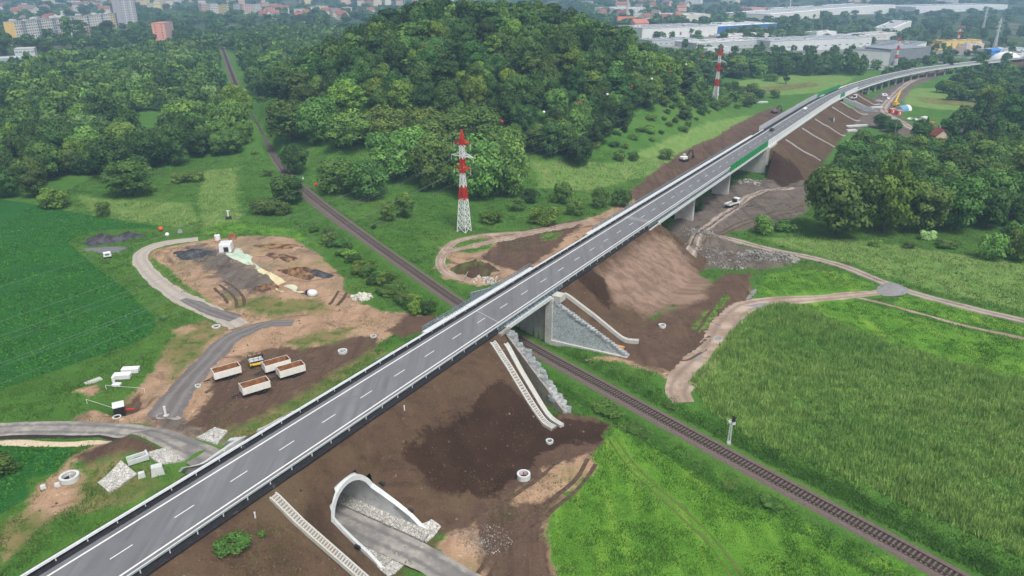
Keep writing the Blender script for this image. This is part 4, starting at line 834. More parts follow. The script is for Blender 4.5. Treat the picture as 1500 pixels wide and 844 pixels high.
def tree(x, y, h, w, kind, pal, label, group=None, cat='tree', name=None, seed=None, z=None):
    """h height, w crown width in metres"""
    global NTREE; NTREE += 1; s = (NTREE * 7 + 3) % 6 if seed is None else seed
    unit = {'round': .92, 'willow': 1.08, 'tall': .44, 'conifer': .5, 'shrub': 1.3}[kind]; nf, leaf = {'round': (5200, .05), 'willow': (5600, .048), 'tall': (2000, .042), 'conifer': (1600, .055), 'shrub': (1900, .075)}[kind]
    sx = w / unit; rz = random.uniform(0, 6.28); zb = zm(x, y) if z is None else z
    c = list(PAL[pal]); j = random.uniform(.75, 1.3); c = [c[0] * j * random.uniform(.93, 1.07), c[1] * j, c[2] * j, 1]
    if kind == 'shrub':
        o = crown_obj(kind, s, nf, leaf, name or 'shrub'); link(o); o.location = (x, y, zb - .05 * h); o.scale = (sx, sx, h / .95); o.rotation_euler = (0, 0, rz); o.color = c
        return tag(o, label, cat, group)
    g = empty(name or {'conifer': 'spruce_tree', 'tall': 'poplar_tree', 'willow': 'willow_tree'}.get(kind, 'broadleaf_tree'), (x, y, zb), rz); tag(g, label, cat, group)
    o = crown_obj(kind, s, nf, leaf); link(o, g); o.scale = (sx, sx, h / .97); o.color = c
    t = trunk_obj(kind, s); link(t, g); t.scale = (h, h, h); return g
def ptree(px, py, wpx, hpx, kind, pal, label, **k):
    """tree whose foot is seen at photo pixel px,py and which looks wpx by hpx there"""
    p = at(px, py); x, y = p[0], p[1]; d = math.hypot(x, y, CAMZ - p[2]); m = d / FPX * (1 + ((px - 750) / FPX) ** 2) ** -.5; sh_ = wpx * m * .36 / math.hypot(x, y); x *= 1 + sh_; y *= 1 + sh_
    dep = math.atan2(CAMZ - p[2], math.hypot(x, y)); w = wpx * m * 1.02; hv = max(.45 * hpx, hpx - wpx * .2 * math.sin(dep)) * m / math.cos(dep)
    if kind == 'willow': w *= 1.15; hv *= 1.12
    return tree(x, y, hv, w, kind, pal, label, **k)
SOLO = [
 (195, 294, 76, 58, 'round', 'mid', 'large round tree alone at the meadow edge before the left wood'),
 (85, 308, 60, 38, 'shrub', 'bright', 'broad pale green bush on the edge of the dark crop field'),
 (155, 319, 30, 24, 'shrub', 'mid', 'small round bush alone in the pale meadow'),
 (55, 292, 42, 50, 'round', 'mid', 'tree rising behind the broad pale bush at the crop field'),
 (12, 293, 46, 48, 'round', 'dark', 'dark tree at the field edge where the crop meets the frame'),
 (268, 270, 36, 20, 'shrub', 'willow', 'low grey green thicket right of the large round tree'), (290, 268, 30, 16, 'shrub', 'willow', 'low end of the grey green thicket right of the large round tree'),
 (424, 302, 52, 46, 'round', 'dark', 'dark bushy tree on the left side of the railway'), (385, 316, 44, 24, 'shrub', 'willow', 'spreading grey green bush left of the dark tree by the railway'), (408, 318, 48, 24, 'shrub', 'mid', 'low bush at the foot of the dark tree by the railway'),
 (434, 260, 40, 46, 'round', 'forest', 'compact dark tree on the right side of the railway'),
 (428, 214, 70, 60, 'willow', 'willow', 'broad willow at the foot of the hill next to the railway'), (470, 216, 66, 60, 'willow', 'willow', 'second broad willow at the foot of the hill, right of the one by the railway'),
 (461, 216, 22, 26, 'round', 'bright', 'small bright tree in front of the two broad willows'),
 (515, 226, 72, 48, 'willow', 'willow', 'willow on the left wing of the central grove'), (566, 222, 76, 50, 'willow', 'willow', 'spreading willow in the back row of the central grove'), (618, 218, 72, 46, 'willow', 'willow', 'willow in the back row of the grove below the wooded hill'),
 (498, 288, 62, 52, 'willow', 'willow', 'leftmost willow of the front row in the central grove'), (540, 296, 64, 56, 'willow', 'mid', 'willow under the red warning ball in the central grove'), (592, 270, 92, 74, 'willow', 'willow', 'widest willow in the middle of the central grove'), (640, 284, 70, 76, 'willow', 'willow', 'willow just left of the red and white pylon'),
 (702, 296, 78, 84, 'willow', 'willow', 'tall willow just right of the red and white pylon'), (744, 292, 66, 84, 'willow', 'willow', 'tall willow at the right end of the central grove'), (690, 225, 86, 56, 'willow', 'willow', 'willow crown behind the red and white pylon'), (640, 240, 80, 56, 'willow', 'mid', 'willow filling the back of the grove left of the pylon'), (740, 240, 60, 50, 'willow', 'willow', 'pale willow behind the right end of the central grove'),
 (570, 326, 28, 28, 'round', 'bright', 'small bright green tree in front of the grove, the shorter of a pair'), (594, 322, 30, 38, 'round', 'bright', 'small bright green tree in front of the grove, the taller of a pair'), (547, 336, 11, 9, 'shrub', 'dark', 'tiny dark bush in the grass beside the railway'),
 (848, 249, 46, 46, 'round', 'dark', 'single round dark tree on the grassy slope'), (908, 239, 22, 20, 'shrub', 'mid', 'left bush of a pair on the grassy slope'), (928, 238, 22, 18, 'shrub', 'mid', 'right bush of a pair on the grassy slope'), (975, 236, 28, 18, 'shrub', 'mid', 'wide bush by the white excavator'),
 (785, 232, 40, 42, 'round', 'mid', 'tree at the forest foot left of the single round tree'), (815, 215, 44, 44, 'round', 'forest', 'tree at the forest foot behind the single round tree'),
 (720, 331, 40, 24, 'shrub', 'bright', 'bright bush at the right foot of the pylon'), (757, 312, 30, 24, 'shrub', 'mid', 'bush between the pylon and the roadside bushes'), (796, 334, 50, 38, 'shrub', 'bright', 'big bright bush nearest the highway barrier'), (822, 302, 40, 36, 'shrub', 'willow', 'tall grey bush in the roadside row'), (842, 318, 34, 28, 'shrub', 'mid', 'middle bush of the roadside row'), (880, 308, 34, 34, 'shrub', 'mid', 'tall dark bush of the roadside row'), (910, 306, 36, 30, 'shrub', 'mid', 'last bush of the roadside row beside the bare slope'), (775, 300, 34, 26, 'shrub', 'dark', 'dark bush behind the big bright roadside bush'),
 (1222, 356, 110, 116, 'round', 'willow', 'biggest tree right of the viaduct, grey green and leafy to the ground'), (1250, 268, 56, 58, 'round', 'mid', 'rounded tree behind the biggest tree at the foot of the brown bank'), (1286, 262, 60, 50, 'round', 'mid', 'rounded tree in the second row of the right grove, lower left of the houses'),
 (1292, 350, 80, 112, 'round', 'bright', 'bright green tree beside the biggest tree in the right grove'), (1345, 348, 76, 84, 'round', 'mid', 'dark broad tree behind the white flowering shrub'), (1396, 345, 80, 84, 'round', 'mid', 'broad tree at the front of the right grove, above the meadow'), (1448, 330, 78, 90, 'round', 'mid', 'broad tree at the front of the right grove, left of the grey bushes'), (1496, 320, 80, 92, 'round', 'mid', 'broad tree cut by the frame at the right grove'),
 (1340, 285, 70, 60, 'round', 'mid', 'tree in the middle of the right grove below the orange house'), (1395, 280, 70, 60, 'round', 'mid', 'tree in the middle of the right grove left of the pole'), (1445, 262, 70, 56, 'round', 'mid', 'tree in the back row of the right grove'), (1300, 238, 60, 40, 'round', 'forest', 'low tree at the back of the right grove beside the red roofed house'), (1495, 262, 66, 50, 'round', 'mid', 'tree at the back of the right grove by the frame edge'), (1365, 240, 60, 36, 'round', 'bright', 'bright tree in front of the red roofed house'), (1420, 236, 50, 34, 'round', 'bright', 'bright tree in front of the orange house'),
 (1448, 384, 50, 48, 'shrub', 'willow', 'large grey green bush left of a pair at the meadow edge'), (1486, 386, 52, 52, 'shrub', 'willow', 'large grey green bush right of a pair at the meadow edge'), (1480, 368, 50, 48, 'shrub', 'willow', 'grey bush behind the pair at the meadow edge'), (1357, 354, 28, 20, 'shrub', 'bloom', 'shrub covered in creamy white blossom'),
 (1000, 314, 22, 14, 'shrub', 'dark', 'dark bush in the shade under the viaduct, next to its first pier'), (1024, 312, 20, 12, 'shrub', 'dark', 'low dark bush under the viaduct beside the white barrel'), (984, 320, 16, 10, 'shrub', 'dark', 'small dark bush at the foot of the viaduct abutment'),
 (1117, 346, 38, 34, 'shrub', 'willow', 'bush standing beside the muddy track'), (1148, 342, 40, 20, 'shrub', 'mid', 'low bush right of the muddy track'), (1281, 363, 22, 14, 'shrub', 'willow', 'small bush at the foot of the right grove'), (1330, 366, 22, 12, 'shrub', 'mid', 'small bush below the flowering shrub'), (1385, 366, 40, 14, 'shrub', 'mid', 'low bushes in front of the right grove'),
 (1436, 205, 30, 56, 'conifer', 'spruce', 'dark spruce among the trees right of the building site'), (1352, 210, 18, 36, 'conifer', 'spruce', 'pointed dark spruce beside the red roofed house'), (1410, 180, 20, 22, 'conifer', 'spruce', 'spruce tip above the thicket by the site'), (1445, 175, 44, 52, 'round', 'bright', 'yellowish tree standing behind the dark spruce'), (1480, 200, 50, 60, 'round', 'dark', 'dark tree at the frame edge beyond the houses'), (1290, 190, 26, 20, 'round', 'dark', 'dark tree at the toe of the long brown bank'), (1306, 196, 26, 20, 'round', 'dark', 'dark tree beside the lane toe left of the red roofed house'),
 (1389, 106, 12, 24, 'tall', 'dark', 'narrow tree standing against the curving viaduct'), (1285, 92, 9, 18, 'conifer', 'spruce', 'small spruce in front of the grey warehouse'), (1151, 124, 12, 28, 'tall', 'forest', 'slim dark tree alone in the meadow beyond the highway'), (1130, 120, 26, 12, 'shrub', 'mid', 'round bush beside the slim tree in the far meadow'), (1135, 145, 20, 14, 'shrub', 'mid', 'bush on the slope left of the long noise barrier'),
 (108, 74, 22, 44, 'tall', 'forest', 'tall poplar in front of the long apartment block'), (122, 60, 20, 30, 'tall', 'forest', 'poplar right of the tallest one before the apartment block'), (160, 58, 22, 26, 'round', 'forest', 'tree before the right end of the apartment block'), (48, 78, 20, 20, 'round', 'forest', 'tree before the left end of the apartment block'), (70, 80, 20, 18, 'round', 'forest', 'round tree before the middle of the apartment block'), (8, 82, 30, 34, 'round', 'forest', 'dark tree left of the yellow gable of the apartment block'),
 (198, 152, 34, 50, 'round', 'grey', 'silvery tree at the left clearing'), (198, 190, 20, 24, 'conifer', 'spruce', 'dark conical tree in front of the silvery tree'), (270, 180, 34, 34, 'round', 'willow', 'pale tree right of the left clearing'), (340, 210, 54, 60, 'willow', 'willow', 'large pale willow leaning over the railway cutting'), (300, 215, 40, 36, 'round', 'grey', 'silvery bush below the large pale willow'), (240, 196, 22, 20, 'shrub', 'mid', 'bush on the grass of the left clearing'), (350, 175, 40, 46, 'willow', 'bright', 'bright willow beside the bend of the railway'), (745, 152, 30, 46, 'round', 'lime', 'yellow green tree standing out on the dark hillside'), (505, 185, 50, 60, 'round', 'bright', 'bright tree at the forest foot above the willows'),
]
solo_xy = []
for px, py, w, h, kd, pl, lb in SOLO:
    o = ptree(px, py, w, h, kd, pl, lb, cat='shrub' if kd == 'shrub' else 'tree'); solo_xy.append((o.location.x, o.location.y, w * .25 * math.hypot(*o.location[:2]) / 1100 * 1.0))
solo_xy = np.array(solo_xy)
for k_ in range(46):
    i_ = int(np.searchsorted(RAIL[:, 1], random.uniform(300, 620))); sd_ = random.choice((-1, 1)); q_ = RAIL[min(i_, len(RAIL) - 1)] + nn[min(i_, len(RAIL) - 1)] * sd_ * random.uniform(6.5, 10)
    tree(q_[0], q_[1], random.uniform(1.2, 2.8), random.uniform(3.5, 6), 'shrub', random.choice(['mid', 'bright', 'forest', 'willow']), 'shrub lining the railway where it nears the wooded hill', group='shrubs beside the far railway', cat='shrub')
# -------- the woods
W_LEFT = pxpoly([(-90, 296), (0, 284), (40, 280), (100, 268), (150, 268), (250, 246), (300, 238), (366, 234), (382, 222), (370, 190), (345, 150), (330, 112), (316, 76), (262, 78), (215, 84), (150, 92), (90, 98), (0, 112), (-140, 118)], True)
CLEAR = [pxpoly(p, True) for p in ([(200, 160), (240, 172), (252, 215), (215, 222), (180, 200)], [(-60, 158), (40, 160), (28, 184), (-60, 200)], [(175, 62), (225, 66), (225, 78), (170, 82)], [(170, 180), (205, 178), (205, 205), (170, 205)], [(-60, 70), (80, 66), (80, 100), (-60, 110)], [(222, 58), (270, 55), (270, 80), (222, 80)])]
hf = [at(a, b)[:2] for a, b in [(392, 200), (415, 190), (490, 188), (560, 180), (640, 186), (690, 192), (760, 208), (800, 234), (850, 228), (900, 214), (935, 192), (962, 166), (1000, 142), (1050, 118)]]
_rr = RAIL[(RAIL[:, 1] > 395) & (RAIL[:, 1] < 900)]; W_HILL = hf + [np.array(p) for p in ((225, 660), (130, 760), (-20, 780), (-200, 790))] + [p + np.array([6.5, 2]) for p in _rr[::-12]]
W_BACK = [np.array(p) for p in ((-300, 860), (-190, 770), (60, 770), (150, 900), (-100, 1050), (-380, 1050))]
W_RFAR = pxpoly([(1015, 113), (1100, 111), (1266, 112), (1262, 104), (1180, 98), (1080, 96), (1010, 100)], True)
W_RBACK = pxpoly([(1335, 215), (1390, 188), (1440, 175), (1500, 165), (1560, 165), (1560, 260), (1500, 245), (1440, 222), (1400, 214)], True)
W_RBACK2 = pxpoly([(1375, 135), (1420, 112), (1500, 108), (1560, 112), (1560, 150), (1500, 140), (1440, 150), (1390, 148)], True)
W_RIGHTG = pxpoly([(1215, 250), (1270, 235), (1400, 235), (1500, 230), (1560, 240), (1560, 340), (1430, 338), (1290, 345), (1250, 300)], True)
W_SLOPE = pxpoly([(960, 165), (1050, 118), (1110, 135), (1120, 150), (1080, 160), (1010, 185)], True)
W_RMEAD = pxpoly([(1290, 112), (1350, 88), (1378, 84), (1370, 92), (1320, 105), (1300, 118)], True)
def fill(poly, sp, jit=.42):
    P = np.asarray(poly); a = np.arange(P[:, 0].min(), P[:, 0].max(), sp); b_ = np.arange(P[:, 1].min(), P[:, 1].max(), sp); X, Y = np.meshgrid(a, b_); X = X + 0.; X[::2] += sp / 2
    X = X.ravel() + rng.uniform(-jit, jit, X.size) * sp; Y = Y.ravel() + rng.uniform(-jit, jit, Y.size) * sp
    m = inpoly(X, Y, P); X, Y = X[m], Y[m]; t, o = to(X, Y); ok = (dline(X, Y, RAIL) > 7.5) & (np.abs(o - oc(t)) > 20)
    for c in CLEAR: ok &= ~inpoly(X, Y, c)
    d2 = ((X[:, None] - solo_xy[None, :, 0]) ** 2 + (Y[:, None] - solo_xy[None, :, 1]) ** 2) < (solo_xy[None, :, 2] + 2) ** 2
    ok &= ~d2.any(1); return X[ok], Y[ok]
WOODS = []   # x, y, h, w, kind, palette, wood
def wood(nm, poly, sp, hr, wr, pals, kinds=('round',)):
    X, Y = fill(poly, sp)
    for x, y in zip(X, Y):
        w0 = random.uniform(*wr); u = float(dline(np.array([x]), np.array([y]), RAIL)[0])
        if u < w0 * .5 + 4.5: continue
        WOODS.append((x, y, random.uniform(*hr), w0, random.choice(kinds), random.choices(list(pals), list(pals.values()))[0], nm))
wood('left', W_LEFT, 10.5, (10, 19), (9.5, 19), {'forest': 5, 'mid': 5, 'dark': 2, 'willow': 3.5, 'bright': 2, 'grey': .7}, ('round', 'round', 'round', 'willow'))
wood('hill', W_HILL, 10.2, (13, 21), (10.5, 16.5), {'forest': 6, 'mid': 5, 'dark': 3, 'bright': 1.6, 'willow': 1}, ('round', 'round', 'round', 'round', 'tall'))
wood('back', W_BACK, 11, (12, 18), (11, 16), {'forest': 5, 'mid': 3, 'dark': 3, 'bright': 1})
wood('rfar', W_RFAR, 9, (12, 18), (8, 12), {'forest': 5, 'dark': 4}, ('round', 'round', 'tall'))
wood('rback', W_RBACK, 10, (8, 16), (8, 13), {'forest': 4, 'mid': 4, 'dark': 4}); wood('rback2', W_RBACK2, 10, (6, 12), (9, 13), {'forest': 4, 'mid': 4, 'dark': 2})
wood('rightg', W_RIGHTG, 10.5, (11, 17), (10, 15), {'forest': 4, 'mid': 6, 'dark': 1, 'bright': 1}); wood('slope', W_SLOPE, 10, (3, 8), (6, 10), {'mid': 4, 'bright': 2, 'forest': 2}); wood('rmead', W_RMEAD, 9, (4, 9), (6, 10), {'mid': 3, 'forest': 3})
WOODS.sort(key=lambda q: math.hypot(q[0], q[1], CAMZ - 10))
def vis(x, y, h):
    z = zm(x, y) + h; c, s = math.cos(PITCH), math.sin(PITCH); dz = CAMZ - z; zc = y * c + dz * s
    px = 750 + FPX * x / zc; py = 422 + FPX * (dz * c - y * s) / zc; return -40 < px < 1540 and py > -10
WLAB = {'left': ('broadleaf tree in the dense wood left of the railway', 'trees of the wood left of the railway'), 'hill': ('broadleaf tree in the dense forest covering the round hill', 'trees of the hill forest'),
  'rightg': ('broadleaf tree inside the grove right of the viaduct', 'trees of the grove right of the viaduct'), 'rback': ('broadleaf tree among the thick trees behind the houses', 'trees behind the houses'), 'slope': ('low tree on the shrubby slope by the second pylon', 'low trees on the shrubby slope'),
  'rfar': ('broadleaf tree in the dark belt before the factories', 'trees of the factory belt'), 'rback2': ('low tree in the thicket beyond the building site', 'trees of the far thicket'), 'back': ('broadleaf tree in the far wood behind the hill', 'trees of the far wood'), 'rmead': ('small tree beside the curving viaduct', 'small trees by the viaduct')}
nsolo = sum(1 for s in SOLO if s[4] != 'shrub'); cap = 292 - nsolo; rest = []; done_ = 0
def front(q):  # hill trees: the far side of the crest stays in the mass
    return True
for q in WOODS:
    if done_ < cap and vis(*q[:3]):
        done_ += 1; lb, gp = WLAB[q[6]]; tree(*q[:6], lb, group=gp)
    else: rest.append(q)
LOWC = {}
def massmesh(name, items, label, nf_near=900):
    Vs, Fs, Ts, Cs, n = [], [], [], [], 0
    for (x, y, h, w, kd, pl, nm) in items:
        d = math.hypot(x, y); lod = 0 if d < 480 else 1 if d < 750 else 2; nf, leaf = ((1700, .075), (850, .10), (300, .16))[lod]; sd_ = random.randrange(4); key = (kd, lod, sd_)
        if key not in LOWC: LOWC[key] = crown(50 + sd_, nf, kd, leaf * (.8 if kd == 'tall' else 1))
        V, F, T = LOWC[key]; unit = {'round': .92, 'willow': 1.08, 'tall': .44, 'conifer': .5, 'shrub': 1.3}[kd]; sx = w / unit; a = random.uniform(0, 6.28); ca, sa = math.cos(a), math.sin(a)
        Q = np.stack([x + (V[:, 0] * ca - V[:, 1] * sa) * sx, y + (V[:, 0] * sa + V[:, 1] * ca) * sx, zm(x, y) + V[:, 2] * h], 1); j = random.uniform(.68, 1.38)
        c = np.array(PAL[pl]) * [j * random.uniform(.9, 1.1), j, j * random.uniform(.9, 1.1), 1]; Vs.append(Q); Fs.append(F + n); n += len(V); Ts.append(T); Cs.append(np.broadcast_to(c, (len(F), 4)))
    o = mesh_np(name, np.concatenate(Vs), np.concatenate(Fs), M_LEAFW, attrs={'tint': ('FACE', np.concatenate(Ts))}, colors={'treecol': ('FACE', np.concatenate(Cs))}); return tag(o, label, kind='stuff')
# scattered far town greenery
def scatter_px(n, x0, x1, y0, y1, avoid=()):
    out = []
    while len(out) < n:
        px, py = random.uniform(x0, x1), y0 + (y1 - y0) * random.random()
        p = at(px, py, True); out.append((p[0], p[1]))
    return out
FAR = []
for (n, x0, x1, y0, y1, hr, wr) in ((520, -60, 620, 3, 34, (8, 16), (12, 24)), (360, -60, 480, 30, 75, (10, 17), (11, 18)), (420, 850, 1560, 4, 40, (8, 15), (12, 22)), (200, 960, 1560, 36, 62, (8, 14), (10, 16)), (110, 1260, 1560, 60, 105, (5, 11), (8, 13)), (60, 1000, 1280, 62, 95, (6, 12), (8, 12)), (300, -60, 1560, -6, 6, (10, 18), (20, 40))):
    for x, y in scatter_px(n, x0, x1, y0, y1) + ([(random.uniform(-260, 420), random.uniform(1050, 2500)) for _ in range(260)] if n == 300 else []): FAR.append((x, y, random.uniform(*hr), random.uniform(*wr), 'round', random.choice(['forest', 'dark', 'forest', 'mid']), 'far'))
# ------------------------------------------------------------------ grass and crops (nobody could count them)
def grassmat(name, a, b, c, fine=1.0, clump=0):
    k = NT(name); ti = k.attr('tint'); n = k.noise(.10 * fine, 5, .65); n2 = k.noise(.02, 3)
    f = k.math('ADD', k.math('MULTIPLY', ti, .55), k.math('MULTIPLY', k.mrange(n, .3, .7), .45)); cc = k.mix(f, a, b); cc = k.mix(k.mrange(n2, .5, .68, 0, .6), cc, c)
    if clump: cc = k.mix(k.mrange(k.noise(.55, 3, .6), .42, .58, 0, clump), cc, srgb(38, 74, 28))
    m = k.done(cc, .8, 0, .15); tr = k.n.new('ShaderNodeBsdfTranslucent'); k.link(cc, tr.inputs[0]); mx = k.n.new('ShaderNodeMixShader'); mx.inputs[0].default_value = .25
    k.link(k.b.outputs[0], mx.inputs[1]); k.link(tr.outputs[0], mx.inputs[2]); k.link(mx.outputs[0], k.n['Material Output'].inputs[0]); return m
def blades(name, X, Y, nb, h, w, spread, lean, mat, label, ct=.14):
    n = len(X) * nb; bx = np.repeat(X, nb) + rng.normal(0, spread, n); by = np.repeat(Y, nb) + rng.normal(0, spread, n); bz = zmesh(bx, by) - .04
    a = rng.uniform(0, 6.283, n); hh = np.clip(1 + 1.1 * vnoise(bx, by, 2.2, 1) + .6 * vnoise(bx, by, 7, 2), .3, 1.8) * np.repeat(rng.uniform(.8, 1.2, len(X)), nb) * rng.uniform(.7, 1.2, n) * h; ww = rng.uniform(.6, 1.3, n) * w; lx = rng.normal(0, lean, n) * hh; ly = rng.normal(0, lean, n) * hh
    ca, sa = np.cos(a) * ww / 2, np.sin(a) * ww / 2
    V = np.stack([np.stack([bx - ca, by - sa, bz], 1), np.stack([bx + ca, by + sa, bz], 1), np.stack([bx + lx, by + ly, bz + hh], 1)], 1).reshape(-1, 3)
    o = mesh_np(name, V, np.arange(3 * n).reshape(n, 3), mat, attrs={'tint': ('FACE', np.clip(np.repeat(rng.normal(.5, ct, len(X)), nb) + rng.normal(0, .14, n), 0, 1))}); return tag(o, label, kind='stuff')
def sample(n, x0, x1, y0, y1):
    """points, denser near the camera"""
    y = y0 + (y1 - y0) * rng.random(n) ** 1.5; x = x0 + (x1 - x0) * rng.random(n); return x, y
CLS = lambda X, Y: covers(X, Y)
X, Y = sample(300000, -175, 190, 70, 340); dep = Y * math.cos(PITCH) + CAMZ * math.sin(PITCH); q = np.abs(X / dep) < .74; X, Y = X[q], Y[q]
cv = CLS(X, Y); wb = vnoise(X, Y, 3, 0) * 2.5; t_, o_ = to(X, Y)
hard = np.maximum.reduce([cv[n] for n in ('tan', 'mud', 'brown', 'dark', 'bank', 'taupe')]) + wb
clear = (dline(X, Y, RAIL) > 3.6) & ((hard < -.3) | (cv['grassbank'] > .5) | (cv['grassover'] > .3)) & ~((np.abs(t_ - ARCH_T) < 6) & (np.abs(o_) < 30))
for o in bpy.data.objects:
    if o.get('kind') == 'structure' and o.type == 'MESH' and 'across' in o.data.attributes:
        nv = len(o.data.vertices); co = np.empty(nv * 3, np.float32); o.data.vertices.foreach_get('co', co); co = co.reshape(-1, 9, 3)
        mid = co[:, 4, :2].astype(float); hw_ = np.median(np.linalg.norm(co[:, 0, :2] - co[:, 8, :2], axis=1)) / 2; clear &= dline(X, Y, mid) > hw_ + .1
inr = cv['reed'] + wb * .5 > 0; inc = cv['crop'] + wb * .2 > 0; inm = (cv['lime'] + wb > 0) & ~inr & ~inc; inl = (cv['lightm'] > 0) & ~inm; oth = ~(inr | inc | inm | inl)
M_REED = grassmat('reed_crop_leaf', srgb(86, 138, 56), srgb(196, 222, 130), srgb(112, 162, 74), 2.6, .28); M_GR1 = grassmat('meadow_blade', srgb(54, 98, 32), srgb(108, 146, 62), srgb(128, 142, 78), 1.5, .3); M_GR2 = grassmat('verge_blade', srgb(48, 84, 30), srgb(108, 142, 64), srgb(132, 146, 84)); M_CROP = grassmat('dark_crop_leaf', srgb(48, 102, 34), srgb(92, 150, 58), srgb(74, 134, 46)); M_GR3 = grassmat('pale_blade', srgb(86, 122, 54), srgb(146, 168, 98), srgb(160, 162, 104))
s = inr & clear; blades('reed_crop', X[s], Y[s], 3, 1.0, .26, .35, .2, M_REED, 'tall green reed-like crop filling the big right field', .26)
s = inm & clear; blades('meadow_grass', X[s], Y[s], 7, .34, .12, .45, .35, M_GR1, 'bright grass of the meadows')
s = oth & clear; blades('verge_grass', X[s], Y[s], 5, .38, .15, .4, .3, M_GR2, 'mixed grass and weeds of verges and rough ground')
s = inc & clear; blades('field_crop', X[s], Y[s], 2, .3, .5, .3, .6, M_CROP, 'dark green crop leaves of the left field')
s = inl & clear; blades('pale_grass', X[s], Y[s], 2, .5, .3, .3, .3, M_GR3, 'pale grass of the far meadows')
# extra dense crop and lush verge along the ditch
PV = np.asarray(pxpoly(REED)); x, y = rng.uniform(PV[:, 0].min(), PV[:, 0].max(), 70000), rng.uniform(PV[:, 1].min(), PV[:, 1].max(), 70000); m = inpoly(x, y, PV) & (np.abs(x / (y * math.cos(PITCH) + 30)) < .74)
blades('reed_crop', x[m], y[m], 3, 1.15, .24, .3, .16, M_REED, 'second growth of the tall green reed-like crop', .26)
# thin weeds and loose stones on the bare earth
s = ~clear & (hard > .3) & (dline(X, Y, RAIL) > 3.4) & ((np.abs(o_ - oc(t_)) > 7) | (t_ > 900)) & ~((np.abs(t_ - ARCH_T) < 6) & (np.abs(o_) < 30)); wd_ = s & (vnoise(X, Y, 11, 2) + .5 * vnoise(X, Y, 3, 1) > .2) & (rng.random(len(X)) < .5)
blades('sparse_weeds', X[wd_], Y[wd_], 4, .3, .14, .3, .4, grassmat('dry_weed', srgb(78, 100, 44), srgb(128, 132, 72), srgb(120, 112, 70)), 'sparse weeds on the bare earth')
rk_ = s & (rng.random(len(X)) < .35); rx_, ry_ = X[rk_], Y[rk_]; n_ = len(rx_); rz0 = zmesh(rx_, ry_); sz_ = rng.uniform(.04, .16, n_) * (1 + (rng.random(n_) < .03) * 1.8)
base_ = np.array([[1, 0, -.3], [-.5, .87, -.3], [-.5, -.87, -.3], [.1, .1, .8]]); aa_ = rng.uniform(0, 6.283, n_); ca_, sa_ = np.cos(aa_), np.sin(aa_)
VV = np.stack([np.stack([rx_ + sz_ * (p[0] * ca_ - p[1] * sa_), ry_ + sz_ * (p[0] * sa_ + p[1] * ca_) * .8, rz0 + sz_ * p[2]], 1) for p in base_], 1).reshape(-1, 3)
FF = (np.arange(n_)[:, None, None] * 4 + np.array([[0, 1, 3], [1, 2, 3], [2, 0, 3]])[None]).reshape(-1, 3); kk = NT('loose_stone'); M_CLOD = kk.done(kk.mix(kk.attr('tint'), srgb(56, 45, 37), srgb(136, 120, 104)), .95)
tag(mesh_np('loose_stones', VV, FF, M_CLOD, attrs={'tint': ('FACE', np.repeat(np.clip(rng.normal(.35, .22, n_), 0, 1), 3))}), 'clods and loose stones on the bare earth', kind='stuff')
# ditch hedge of lush weeds beside the rails
i = np.arange(len(RAIL)); pts = []
for a, side, n_, wd in ((45, 1, 1300, 1.6), (0, -1, 1500, 2.0), (0, 1, 1500, 1.6)):
    s_ = rng.uniform(0, 45 if a else 135, n_); k_ = np.clip((s_ / 2).astype(int), 0, len(RAIL) - 1); off = side * (6.6 + rng.normal(0, 1, n_) * wd * .5)
    pts.append(np.stack([RAIL[k_, 0] + nn[k_, 0] * off + rng.normal(0, .6, n_), RAIL[k_, 1] + nn[k_, 1] * off + rng.normal(0, .6, n_)], 1))
pts = np.concatenate(pts); t_, o_ = to(pts[:, 0], pts[:, 1]); pts = pts[np.abs(o_) > 9]
blades('ditch_weeds', pts[:, 0], pts[:, 1], 8, .5, .22, .5, .5, grassmat('weed_leaf', srgb(48, 92, 36), srgb(112, 158, 72), srgb(80, 124, 52)), 'lush weeds along the railway ditches')
# shrubs along the railway between excavation and track
band = pxpoly([(458, 338), (505, 350), (545, 372), (590, 405), (632, 436), (655, 452), (640, 462), (610, 462), (560, 440), (522, 405), (505, 380), (480, 362)]); bx, by = fill(band, 3.7); bx2, by2 = bx, by
for x, y in zip(bx, by): tree(x, y, random.uniform(2, 4.2), random.uniform(4, 6.5), 'shrub', random.choice(['mid', 'mid', 'bright', 'forest']), 'leafy shrub in the dense band between the excavation and the railway', group='shrubs along the railway', cat='shrub')
b2 = pxpoly([(775, 262), (800, 262), (930, 300), (900, 312), (850, 322), (800, 312)]); 
sl_ = pxpoly([(960, 170), (1050, 125), (1110, 140), (1080, 165), (1000, 195), (930, 215), (870, 232), (850, 226)]); bx, by = fill(sl_, 9)
for x, y in list(zip(bx, by))[:40]: tree(x, y, random.uniform(1.5, 3.5), random.uniform(4, 8), 'shrub', random.choice(['mid', 'bright', 'bright', 'forest']), 'shrub on the grassy slope at the right end of the hill', group='shrubs on the slope', cat='shrub')
for (px, py, w, h, lb) in ((345, 828, 60, 20, 'leafy weeds clump on the brown bank beside the stair drain'), (385, 792, 14, 8, 'small weed clump uphill on the brown bank'), (610, 385, 20, 10, 'low bush beside the railway curve'), (240, 470, 16, 8, 'weedy clump at the corner of the dark field'), (1070, 715, 30, 8, 'leafy clump by the meadow ditch'), (980, 600, 26, 10, 'dark shrub on the rail verge'), (890, 612, 60, 16, 'lush clump where the meadow meets the dark soil'), (930, 640, 60, 14, 'lush clump along the meadow ditch'), (1130, 745, 40, 10, 'low growth near the ditch in the meadow'), (10, 700, 60, 30, 'leafy crop clump left of the concrete ring')):
    ptree(px, py, w, h, 'shrub', 'mid', lb, cat='shrub')
